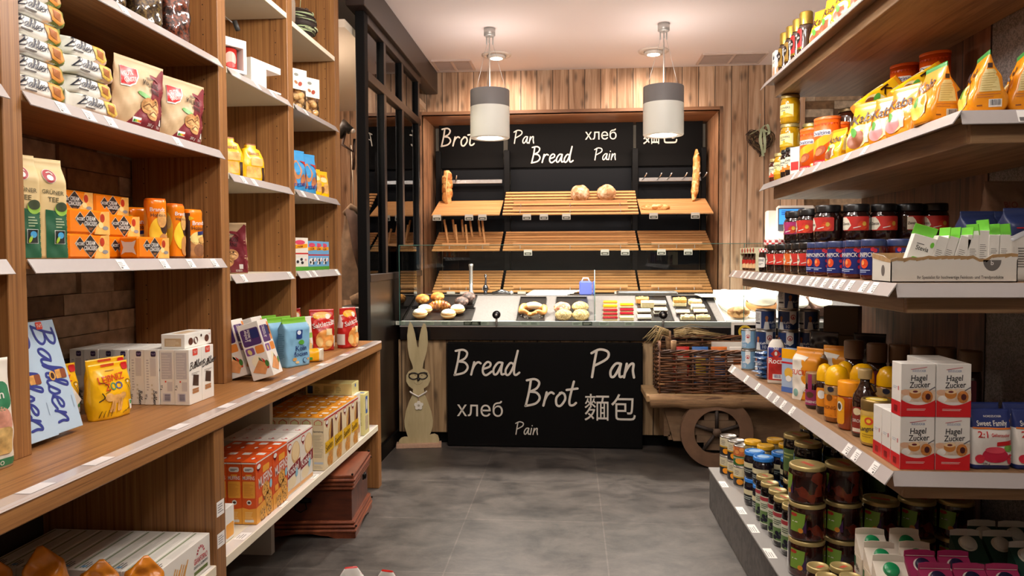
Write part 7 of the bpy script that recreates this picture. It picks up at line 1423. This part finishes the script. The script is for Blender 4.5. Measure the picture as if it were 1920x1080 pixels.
# salt bag
W, D, H = .078, .058, .205; b = MB(); SBG = M('#e3ddd2', .5); f = bag(b, W, D, H, lerp([(0, .96), (.1, 1), (.8, 1.), (.92, .8), (1, .5)]), lerp([(0, .9), (.1, 1), (.8, 1.), (.92, .75), (1, .4)]), [(1, SBG)], p=6, wr=.0016, seed=61)
for nm, w_ in (('front', W), ('right', D), ('left', D)):
    F_ = f[nm]; a = w_ / 2 * .86; F_.rect(-a, .018, a, .125, M('#c23028', .4), 1); F_.rect(-a, .125, a, .17, M('#3a3f8c', .4), 1); F_.poly([(0, .115), (a * .7, .14), (0, .165), (-a * .7, .14)], M('#c23028', .4), 2); F_.text('Sal', 0, .162 if nm == 'x' else .166, .015, WHITE, 3, 0, a * 1.3); F_.ell(0, .142, .006, .01, WHITE, 3); F_.text('Roca', 0, .108, .024, WHITE, 3, 0, a * 1.85); F_.rect(-a * .8, .03, a * .8, .098, M('#b52a24', .4), 2); F_.bars(-a * .4, .024, a * .8, .046, M('#4a4a8c', .5), WHITE, 3)
one('salt_bag', b, 'red white and blue salt bag standing beside the blue sachets', 'salt', (.958, 3.565, Z), -.35)
def dsb(f, W, D, H):
    for nm, w_ in (('left', D), ('front', W), ('right', D)): F_ = f[nm]; a = w_ / 2; F_.rect(-a, H * .78, a, H, YELK, 1); F_.rect(-a, H * .66, a, H * .7, REDP, 1); F_.ell(0, H * .45, a * .6, H * .12, M('#e0b040', .4), 1); F_.ell(0, H * .32, a * .4, H * .07, WHITE, 2); F_.rect(-a, .0, a, H * .12, M('#4a6ab0', .4), 1)
carton('sugar_carton', 'sugar', .075, .045, .19, M('#9fb4cf', .42), dsb).put((.962, 3.33, Z), -.95, 'slim yellow topped carton between the salt and the sugar bag')
W, D, H = .125, .085, .215; b = MB(); SO = M('#e2921c', .4, noise=.06, ns=12); f = bag(b, W, D, H, *block, [(1, SO)], p=5, wr=.002, seed=62); F_ = f['front']; F_.poly([(-W * .5, .0), (-W * .1, .0), (W * .05, .06), (-W * .12, .13), (W * .1, .18), (-W * .5, .19)], M('#e6dfd2', .45), 1); F_.text('SUCRE', -.02, .115, .02, M('#c23a1c', .4), 2, 0, .07); F_.text('XXL', .02, .045, .022, WHITE, 2, .1); F_.ell(-.035, .03, .012, .016, M('#8ab4a8', .4), 2); f['right'].lines(-.02, .08, .02, .15, 9, M('#8a5a10', .5), 1, 2, .3); f['right'].poly([(-.042, .19), (.042, .16), (.042, .19), (-.042, .21)], M('#e6dfd2', .45), 1)
KSU = Kind('sugar_bag', 'sugar bag', [('sugar_bag', b)]); KSU.put((.985, 3.16, Z), -.85, 'orange and white sugar bag standing beside the honey'); KSU.put((1.125, 3.235, Z), -.6, 'orange and white sugar bag behind the honey domes')
# honey and syrup
def honey(r, H, body, capm, dome, draw, name, cat, label_mat=None, cr=1.0):
    b = MB(); hb = H * (.66 if dome else .72); b.lathe([(r * .8, 0), (r, .008), (r, hb * .92), (r * .9, hb)], body, 24); c = MB()
    if dome: c.lathe([(r * .98 * cr, hb), (r * .96 * cr, hb + (H - hb) * .45), (r * .72 * cr, hb + (H - hb) * .82), (r * .35 * cr, H - .003), (0, H)], capm, 24, cap=False)
    else: c.lathe([(r * 1.01, hb - .002), (r * 1.01, H - .004), (r * .96, H), (0, H)], capm, 24, cap=False)
    q = MB(); draw(cyl(q, r), r, H); return Kind(name, cat, [('bottle_body', b), ('cap', c), ('label', q)])
DOME = M('#f0b40c', .25); HON = M('#9a5a12', .08, coat=.8); HON2 = M('#a3420c', .08, coat=.8); DRK = M('#2a110a', .08, coat=.8)
K_g = honey(.03, .14, DRK, M('#8a6a44', .4), False, lambda S, r, H: (S.rrect(-r, .015, r, .075, .004, M('#98305c', .4), 1), S.text('GINSENG', 0, .028, .009, WHITE, 2, 0, r * 1.6), S.ell(0, .055, r * .5, .012, M('#5a3a24', .4), 2), S.rect(-.008, .07, .008, .135, M('#98305c', .4), 1)), 'honey_jar', 'honey')
K_d = honey(.031, .19, DRK, DOME, True, lambda S, r, H: (S.rrect(-r * .8, .03, r * .8, .1, .012, M('#e08a1c', .4), 1), S.ell(0, .075, r * .5, .016, WHITE, 2)), 'dome_honey_bottle', 'honey')
K_s = honey(.042, .205, HON, DOME, True, lambda S, r, H: (S.rrect(-r * .9, .02, r * .5, .1, .006, M('#e0861c', .4), 1), S.ell(-r * .2, .09, .012, .012, M('#7a4a1c', .4), 2), S.ell(-r * .1, .12, .012, .01, INKB, 2), S.text('HONIG', -r * .2, .055, .012, M('#7a3a10', .4), 2, 0, r * 1.1), S.rect(-r * 2.6, .1, r * 2.6, .13, M('#a88a5a', .3), 1)), 'dome_honey_bottle', 'honey')
K_o = honey(.04, .165, HON2, M('#f0981c', .3), False, lambda S, r, H: (S.rrect(-r * 1.1, .02, -r * .1, .11, .01, M('#e8a01c', .4), 1), S.ell(-r * .6, .08, .013, .017, WHITE, 2), S.ell(-r * .6, .08, .008, .011, M('#4a3a2a', .4), 3)), 'honey_bottle', 'honey')
P_ = Z
K_g.put((.945, 2.985, P_), -.8, 'small honey jar with pink label and brown cap'); K_d.put((.955, 2.885, P_), -.75, 'slim dark honey bottle with yellow dome cap'); K_s.put((.95, 2.745, P_), -.75, 'stout honey bottle with orange label and yellow dome cap'); K_o.put((.955, 2.63, P_), -.7, 'amber honey bottle with flat orange cap')
for i, (x, y) in enumerate(((1.05, 2.95), (1.05, 2.78), (1.10, 2.88), (1.12, 2.72), (1.17, 2.82), (1.20, 2.68), (1.26, 2.75), (1.30, 2.62))): (K_s if i % 2 else K_d).put((x, y, P_), -.5, f'yellow dome capped honey bottle in the rear group, {ORD[i]} counted from the sugar bag')
SY = MB(); SY.lathe([(.034, 0), (.04, .008), (.041, .06), (.036, .085), (.038, .11), (.036, .135), (.022, .16), (.015, .178), (.0145, .195)], DRK, 24); SC_ = MB(); SC_.lathe([(.021, .19), (.022, .218), (.02, .222), (0, .222)], M('#b59a68', .35), 20, cap=False); SL_ = MB(); S = cyl(SL_, .0415); S.rrect(-.03, .014, .012, .1, .012, M('#8a2f24', .4), 1); S.ell(-.01, .085, .014, .012, M('#d9c9a0', .4), 2); S.text('SIROP', -.01, .055, .01, WHITE, 2, 0, .032); S.rect(-.026, .018, .006, .03, M('#d8cfc0', .5), 2); SH = MB(); SH.tube([(.014, 0, .175), (.03, 0, .17), (.034, 0, .15), (.026, 0, .145)], .004, DRK, 6)
K_y = Kind('syrup_bottle', 'syrup', [('bottle_body', SY), ('cap', SC_), ('label', SL_), ('ring_handle', SH)]); K_y.put((.965, 2.53, P_), -.7, 'dark syrup bottle with beige cap beside the pale honey jar'); K_y.put((1.085, 2.44, P_), -.6, 'dark syrup bottle with beige cap standing behind the pale honey jar')
KLG = jar('pale_honey_jar', 'honey', .046, .145, M('#c2a050', .12, coat=.7), M('#8a7040', .3, .6), lambda S, r, H: (S.rrect(-r * 1.1, .012, r * .5, .095, .018, M('#e0bc2c', .4), 1), S.text('Langnese', -r * .3, .057, .014, INKB, 3, .14, r * 1.5, .3), S.ell(-r * .3, .08, .014, .012, M('#d8502c', .4), 2), S.ell(-r * .3, .08, .007, .006, M('#f0c83a', .4), 3), S.lines(-r * .8, .028, r * .2, .042, 2, M('#a8801c', .5), 2)), lh=.032, lr=.98, neck=.92, sh=.86, lidtop=lambda S, rl: (S.ell(0, 0, rl * .7, rl * .7, M('#d8b83a', .4), 1), S.ell(0, 0, rl * .45, rl * .3, M('#e8dcb0', .4), 2)))
KLG.put((.956, 2.412, P_), -.55, 'pale honey jar with yellow label beside the white sugar boxes')
# dark coffee jars in the rear rank
b = MB(); b.lathe([(.036, 0), (.04, .006), (.04, .15), (.034, .18)], DRK, 22); c = MB(); c.lathe([(.038, .18), (.039, .245), (.036, .25), (0, .25)], M('#6a5038', .45), 22, cap=False); q = MB(); S = cyl(q, .0405); S.rrect(-.03, .05, .03, .15, .006, M('#7a2a44', .4), 1); S.text('GINSENG', 0, .07, .01, WHITE, 2, 0, .05)
KDC = Kind('dark_coffee_jar', 'coffee', [('jar_body', b), ('cap', c), ('label', q)])
for i, (x, y) in enumerate(((1.13, 3.05), (1.18, 2.95), (1.25, 2.92), (1.31, 2.86), (1.38, 2.84), (1.42, 2.74))): KDC.put((x, y + .03, P_ + .03 if False else P_), -.7, f'dark coffee jar with brown cap in the rear rank, {ORD[i]} from the sugar bag', sc=(.95, .95, 1.02))
# dark packs in the rear corner
for i, (x, y, h, c_, lb) in enumerate(((1.36, 3.86, .2, '#6a5a44', 'tan carton in the shadowed rear corner of the lower shelf'), (1.36, 3.86, .14, '#5a4a36', 'tan carton stacked on another in the shadowed rear corner'))):
    b = MB(); b.box(-.08, .08, -.06, .06, 0, h, M(c_, .55), .002); one('tan_carton', b, lb, 'carton', (x, y, P_ + (.201 if i else 0)), -.5)
b = MB(); 
for i, (x, y) in enumerate(((1.22, 3.70), (1.40, 3.62))):
    b = MB(); bag(b, .14, .1, .23, *stand, [(1, M('#15131a', .25, noise=.2))], p=2.6, wr=.005, seed=70 + i); one('black_pouch', b, 'crumpled black pouch ' + ('beside the blue milk cans' if i == 0 else 'against the back panel behind its twin'), 'pouch', (x, y, P_), -.8 + .3 * i)
# white sugar boxes
W, D, H = .0915, .060, .1475
def dhz(f, W, D, H):
    F_ = f['front']; a = W / 2; RDZ = M('#cf1f26', .35)
    n = 12; F_.poly([(-a, 0), (a, 0)] + [(a - W * i / n, H * (.22 + .10 * (2 * (1 - i / n) - 1) ** 2)) for i in range(n + 1)], RDZ, 3)
    F_.text('SÜDZUCKER', .002, H * .865, .006, M('#8a9ab8', .4), 2, 0, .036); F_.path([(-.02, H * .89), (0, H * .91), (.022, H * .935)], .0016, M('#c8606a', .4), 2); 
    F_.text('Hagel', .002, H * .735, .016, M('#2a2a2e', .5), 2, .05, .044, .12); F_.text('Zucker', .004, H * .605, .016, M('#2a2a2e', .5), 2, .05, .056, .12)
    F_.poly([(-a, H * .28), (a, H * .28), (a, H * .5), (a * .3, H * .54), (-a, H * .5)], M('#d8c2aa', .5, noise=.2, ns=60), 1); F_.ell(-.008, H * .43, .016, .013, M('#c8803a', .5), 2); F_.ell(-.008, H * .475, .015, .006, M('#e6c89a', .5), 3); F_.ell(-.008, H * .475, .007, .003, M('#6a2430', .4), 4); F_.ell(.024, H * .38, .015, .017, M('#c47a38', .5, noise=.3, ns=200), 3); F_.ell(.026, H * .38, .007, .009, M('#4a1c20', .4), 4); F_.ell(-.034, H * .46, .012, .008, M('#dcb090', .5), 2); F_.ell(-.03, H * .34, .012, .009, M('#e8e4dc', .5, noise=.1), 3); F_.path([(.03, H * .5), (.044, H * .56)], .003, M('#6a6a70', .4), 2)
    F_.lines(-.03, H * .12, .026, H * .165, 2, WHITE, 4, 5, .3)
    for s_ in ('left', 'right'): L = f[s_]; L.rect(-D / 2, 0, D / 2, H * .27, RDZ, 1); L.bars(-.02, .006, .012, H * .2, M('#5a1418', .5), None, 2, vert=False); L.rect(.012, H * .48, .017, H * .56, M('#c23a40', .4), 1); L.lines(-.02, H * .5, .01, H * .56, 2, M('#b8c0c8', .5), 1)
    T = f['top']; T.path([(-a, 0), (0, -.004), (a, .002)], .0008, INK, 1)
KHZ = carton('sugar_box', 'sugar box', W, D, H, M('#e6e3dc', .45), dhz)
for r_ in range(4):
    for c in range(2):
        for k in range(2):
            if (k == 1 and (r_ == 3 or (c == 0 and r_ > 0))) or (c == 0 and r_ == 3): continue
            KHZ.put((.957 + .0945 * c, 2.165 + .0625 * r_, P_ + .148 * k), 0, f'white and red sugar box, {("lower", "upper")[k]} layer, {("aisle", "wall")[c]} column, {ORD[r_]} rank back')
W, D, H = .108, .06, .165; b = MB(); f = bag(b, W, D, H, lerp([(0, .98), (.1, 1), (1, 1)]), lerp([(0, .8), (.1, 1), (.6, .95), (.85, .4), (1, .04)]), [(.06, NAVY), (.7, M('#e3dfd8', .4)), (1, NAVY)], p=4, wr=.0018, seed=80); F_ = f['front']; F_.text('Sweet Family', .0, .128, .014, WHITE, 2, .02, .08); F_.text('NORDZUCKER', .004, .146, .005, WHITE, 2); F_.rect(-.05, .112, .05, .1165, M('#d8762c', .4), 2); F_.text('2:1', -.028, .098, .017, REDP, 2); F_.text('Gelierzucker', .018, .097, .009, REDP, 2, 0, .05); F_.poly([(.008, .077), (.05, .083), (.05, .07), (.008, .066)], REDP, 2); F_.ell(.004, .04, .034, .02, M('#b81f3c', .25), 2); F_.ell(.004, .055, .026, .009, M('#d84a5c', .25), 3); F_.ell(-.035, .03, .012, .012, M('#c8283c', .35), 2); F_.ell(.044, .03, .01, .014, M('#c8283c', .35), 2); F_.ell(.04, .06, .012, .01, M('#7aa84a', .4), 1); F_.text('500 g', -.02, .018, .006, INKB, 3)
KSW = Kind('jam_sugar_bag', 'sugar bag', [('jam_sugar_bag', b)])
for x, y, lb in ((1.165, 2.175, 'navy and white jam sugar bag beside the white sugar boxes'), (1.283, 2.18, 'navy and white jam sugar bag cut by the picture edge'), (1.19, 2.27, 'navy and white jam sugar bag standing behind the first one'), (1.31, 2.275, 'navy and white jam sugar bag in the rear rank by the metal panel')): KSW.put((x, y, P_), .02, lb)
# ---- jars and cartons on the plinth
Z = .2255
def dco(S, r, H):
    S.rect(-r * 1.3, H * .5, r * 1.3, H * .92, M('#cfc7a8', .45), 1); S.rect(-r * 1.3, H * .44, r * 1.3, H * .5, M('#c9a02c', .4), 2); S.rect(-r * 1.3, H * .06, r * 1.3, H * .44, M('#24242a', .4), 1); S.ell(r * .2, H * .26, r * .4, H * .14, M('#e8941c', .35), 2); S.lines(-r * .5, H * .6, r * .3, H * .84, 3, INK, 2, 3, .3)
def dpe(S, r, H):
    S.rect(-r * 3, H * .5, r * 3, H * .94, M('#c26a3c', .4, noise=.3, ns=60), 1); [S.ell(x * r, H * y, r * .3, H * .1, M('#e39a52', .35), 2) for x, y in ((-.8, .8), (-.2, .7), (.4, .82), (.9, .68), (-1.3, .66))]; S.rect(-r * 3, H * .06, r * 3, H * .5, M('#2f6a34', .4), 1); S.ell(r * .2, H * .26, r * .6, H * .14, M('#e8a03a', .35), 2); S.lines(-r * .9, H * .36, r * .9, H * .46, 2, WHITE, 2, 3, .4)
KCA = Kind('fruit_can', 'can', can_(.036, .105, M('#3a3a3c', .4), dco)); KCB = Kind('peach_can', 'can', can_(.036, .105, M('#2f6a34', .4), dpe))
for i, (K_, x, y, lb) in enumerate(((KCA, .845, 4.07, 'corner stack at the plinth end'), (KCA, .865, 3.972, 'stack beside the corner one'), (KCB, .875, 3.872, 'stack showing orange fruit'))):
    for k in range(2): (KCB if (i == 2 and k) else KCA).put((x, y, Z + .1055 * k), -.7, f'{"fruit picture" if (i == 2 and k) else "cream and black"} can, {("lower", "upper")[k]} in the {lb}', sc=(1.22, 1.22, 1.0))
YL = M('#d9a41c', .35); BLL = M('#2f78c8', .3); BEI = M('#8a7a4a', .15, coat=.5)
def lidspot(c): return lambda S, rl: (S.ell(0, 0, rl * .6, rl * .6, M(c, .4), 1))
KYL = jar('yellow_lid_jar', 'preserve jar', .042, .13, BEI, YL, None, lr=.98); KBL = jar('blue_lid_jar', 'preserve jar', .042, .128, M('#16121c', .08, coat=.7), BLL, lambda S, r, H: (S.rect(-r, H * .2, r, H * .55, M('#1b2024', .4), 1), S.rect(-r, H * .42, r, H * .6, M('#cfc7a0', .45), 2), S.lines(-r * .8, H * .25, r * .6, H * .38, 2, M('#a8b0a8', .5), 2)), lr=.98, lidtop=lidspot('#8fb4d8'))
for i, (x, y) in enumerate(((.90, 3.76), (.94, 3.67), (1.02, 3.80), (1.05, 3.70))):
    for k in range(2): KYL.put((x, y, Z + .1305 * k), -.6, f'yellow lidded jar, {("lower", "upper")[k]} of stack {("by the cans", "behind the blue lids", "deeper by the cans", "deepest by the black jars")[i]}')
for i, (x, y) in enumerate(((.865, 3.575), (.88, 3.475), (.985, 3.56), (1.0, 3.46))):
    for k in range(2): KBL.put((x, y, Z + .1285 * k), -.75, f'blue lidded jar, {("lower", "upper")[k]} of stack {("beside the yellow lids", "nearer the green labels", "second from the aisle", "beside the big black jars")[i]}', sc=(1.12, 1.12, 1.0))
BLJ = M('#0d0b0d', .06, coat=.8)
def dgn(S, r, H): S.rrect(-r * .9, H * .12, r * .9, H * .72, .006, M('#c9cfb8', .45), 1); S.rect(-r * .9, H * .62, r * .9, H * .7, M('#a83840', .4), 2); S.rrect(-r * .8, H * .14, r * .8, H * .4, .004, M('#5f7f4a', .4), 2); S.lines(-r * .6, H * .46, r * .6, H * .58, 3, M('#4a5a44', .5), 2); [S.ell(x * r, H * y, r * .24, H * .045, M('#1c1c2c', .3), 3) for x, y in ((-.3, .2), (.15, .22), (-.05, .29), (.45, .3))]
red_tab = lambda S, rl: S.poly([(-rl * .5, .0), (rl * .45, -rl * .3), (rl * .5, 0), (-rl * .45, rl * .3)], M('#b5503c', .4), 1)
KGN = jar('green_label_jar', 'preserve jar', .039, .2, BLJ, GOLDL, dgn, lr=.96, neck=.9, lidtop=red_tab)
for i, (x, y) in enumerate(((.86, 3.365), (.855, 3.265), (.862, 3.165), (.858, 3.07), (.865, 2.975))): KGN.put((x, y, Z), -.85, f'tall dark jar with green label at the plinth edge, {ORD[i]} after the blue lids')
KBJ = jar('black_jar', 'preserve jar', .056, .198, BLJ, GOLDL, lambda S, r, H: (S.rrect(-r * .7, H * .2, r * .5, H * .7, .008, M('#4f6a3a', .45), 1), S.lines(-r * .6, H * .5, r * .3, H * .64, 2, M('#a8b46a', .4), 2)), lr=.97, neck=.92, lidtop=red_tab)
for i, (x, y, n) in enumerate(((.985, 3.33, 2), (.99, 3.19, 2), (1.11, 3.52, 2), (1.12, 3.36, 2), (1.115, 3.215, 2), (1.25, 3.45, 2), (1.26, 3.28, 2), (1.255, 3.08, 2), (1.39, 3.35, 2), (1.40, 3.15, 2), (1.13, 3.06, 2))):
    for k in range(n): KBJ.put((x, y, Z + .1985 * k), -.8, f'big black jar with gold lid, {("lower", "upper")[k]} tier, {ORD[i]} stack from the green labels')
PR = speckle('stewed_plums', '#1d0907', '#7a2e1a', 30, .12, .25, .8, .8, coat=.8, cc='#3c130b')
def dpl(S, r, H): S.poly([(-r * 1.15, H * .25), (-r * .35, H * .25), (-r * .25, H * .75), (-r * 1.1, H * .78)], M('#7aa03a', .4), 1); S.ell(-r * .9, H * .7, r * .2, H * .05, M('#b8342c', .4), 2); S.lines(-r * 1.0, H * .5, -r * .5, H * .56, 1, WHITE, 2); S.poly([(-r * .5, H * .25), (-r * .2, H * .25), (-r * .2, H * .6)], M('#3a1a4a', .4), 2); S.ell(-r * .5, H * .3, r * .14, r * .14, M('#d88a2c', .4), 3)
KPR = jar('plum_jar', 'preserve jar', .066, .1365, PR, GOLDL, dpl, lr=.97, neck=.95, sh=.84, lh=.014, lidtop=red_tab)
for c, (x, y, n, nm) in enumerate(((.868, 2.80, 3, 'plinth edge'), (1.004, 2.82, 3, 'second'), (1.145, 2.84, 2, 'third'), (1.285, 2.86, 2, 'shaded fourth'), (1.42, 2.86, 2, 'shaded innermost'))):
    for k in range(n): KPR.put((x, y, Z + .137 * k), -.12 if k < 2 else -.9, f'squat jar of dark plums, {ORD[k]} up in the {nm} stack')
KSJ = jar('small_lid_jar', 'preserve jar', .036, .165, M('#2a100c', .08, coat=.7), GOLDL, lambda S, r, H: S.poly([(-r * 1.0, H * .4), (-r * .2, H * .4), (-r * .2, H * .7), (-r * 1.0, H * .7)], M('#8aa83a', .4), 1), lr=.97, lidtop=lambda S, rl: S.poly([(-rl * .1, -rl * .5), (rl * .3, -rl * .4), (rl * .55, rl * .3), (rl * .15, rl * .25)], M('#c2503c', .4), 1))
for i, (x, y) in enumerate(((.803, 2.47), (.878, 2.475), (.805, 2.39), (.88, 2.395), (.808, 2.31), (.882, 2.315))): KSJ.put((x, y, Z), -.6, f'slim gold lidded jar with red tab, {("outer", "inner")[i % 2]} one, rank {("by the plums", "in the middle", "cut by the picture edge")[i // 2]}')
# drink cartons with flaps and round caps
def flapcarton(body, side, capm, flapm, capr, label, roof=None):
    W, D, H = .09, .075, .205; b = MB(); b.box(-W / 2, W / 2, -D / 2, D / 2, 0, H, body, .002); f = faces(b, W, D, H)
    for nm, w_ in (('front', W), ('left', D), ('right', D)): F_ = f[nm]; F_.poly([(-w_ / 2, 0), (w_ / 2, 0), (w_ / 2, H * .62), (-w_ / 2, H * .7)], side, 1); F_.text(label, 0, H * .8, .018, M('#6a5a4a', .5), 2, 0, w_ * .6); F_.rrect(-w_ * .45, H * .78, -w_ * .28, H * .95, .002, M('#1f5a3c', .4), 2); F_.lines(-w_ * .4, H * .4, w_ * .2, H * .55, 5, M('#e8b8a8', .5), 2, 1, .2)
    # sloping roof and upright welded flap
    q = MB(); q.prism([(-D / 2, H), (D / 2, H), (D / 2 - .004, H + .06)], lambda u, v, k: (-W / 2 + W * k, u, v), roof or flapm)
    n = Vector((0, -.042, .071)).normalized(); S = Srf(q, lambda u, v, o: (u, -D / 2 + v * .764 - o * .645, H + v * .645 + o * .764)); S.ell(0, .062, capr * 1.25, capr * 1.15, M('#ded8ca', .4), 1)
    fl = MB(); fl.prism([(-W / 2, 0), (W / 2, 0), (W / 2 * .98, .022), (W * .25, .026), (-W * .25, .026), (-W / 2 * .98, .022)], lambda u, v, k: (u, D / 2 - .006 + .003 * k, H + .054 + v), flapm); S2 = Srf(fl, lambda u, v, o: (u, D / 2 - .0065 - o, H + .054 + v)); S2.rect(-W * .46, .008, W * .46, .0095, M('#d8d0c2', .4), 1)
    c = MB(); m = Matrix.Translation((0, -D / 2 + .0474, H + .04)) @ Matrix.Rotation(.701, 4, 'X'); c.lathe([(capr, 0), (capr, .010), (capr * .9, .013), (0, .013)], capm, 24, cap=False); c.xf(m)
    return Kind('drink_carton', 'drink carton', [('carton', b), ('sloped_top', q), ('flap', fl), ('cap', c)]), (b, q, fl, c)
KDG, _ = flapcarton(M('#d9cfbe', .45), M('#c2463c', .4), M('#1c8a54', .25), M('#ddd3c4', .45), .022, 'Bio'); KDM, _ = flapcarton(M('#a82a5c', .4), M('#a82a5c', .4), M('#241e3c', .3), M('#9c2856', .4), .021, 'Soja'); KDW, _ = flapcarton(M('#2a4a3c', .35), M('#1f3a50', .4), M('#d8d6cc', .3), M('#c9c2b8', .45), .023, 'Alpro', M('#24443a', .3))
for i, (px, py) in enumerate(((1637, 1008), (1702, 1008), (1655, 1034), (1722, 1034), (1673, 1060))):
    q = atZ(px, py, Z + .265); KDG.put((q.x, q.y, Z), -.06, f'cream drink carton with round green cap, {ORD[i]} counted from the plum jars')
for i, (px, py) in enumerate(((1733, 1051), (1797, 1052), (1762, 1076), (1827, 1077), (1890, 1078))):
    q = atZ(px, py, Z + .265); KDM.put((q.x, q.y + .0, Z), 0, f'magenta drink carton with dark round cap, {ORD[i]} counted from the green caps')
for i, (px, py) in enumerate(((1850, 992), (1908, 994), (1818, 1010), (1880, 1012), (1912, 1033))):
    q = atZ(px, py, Z + .265); KDW.put((q.x + .03 * (i == 4), q.y + .0, Z), 0, f'dark drink carton with white round cap, {ORD[i]} counted from the shaded jars')
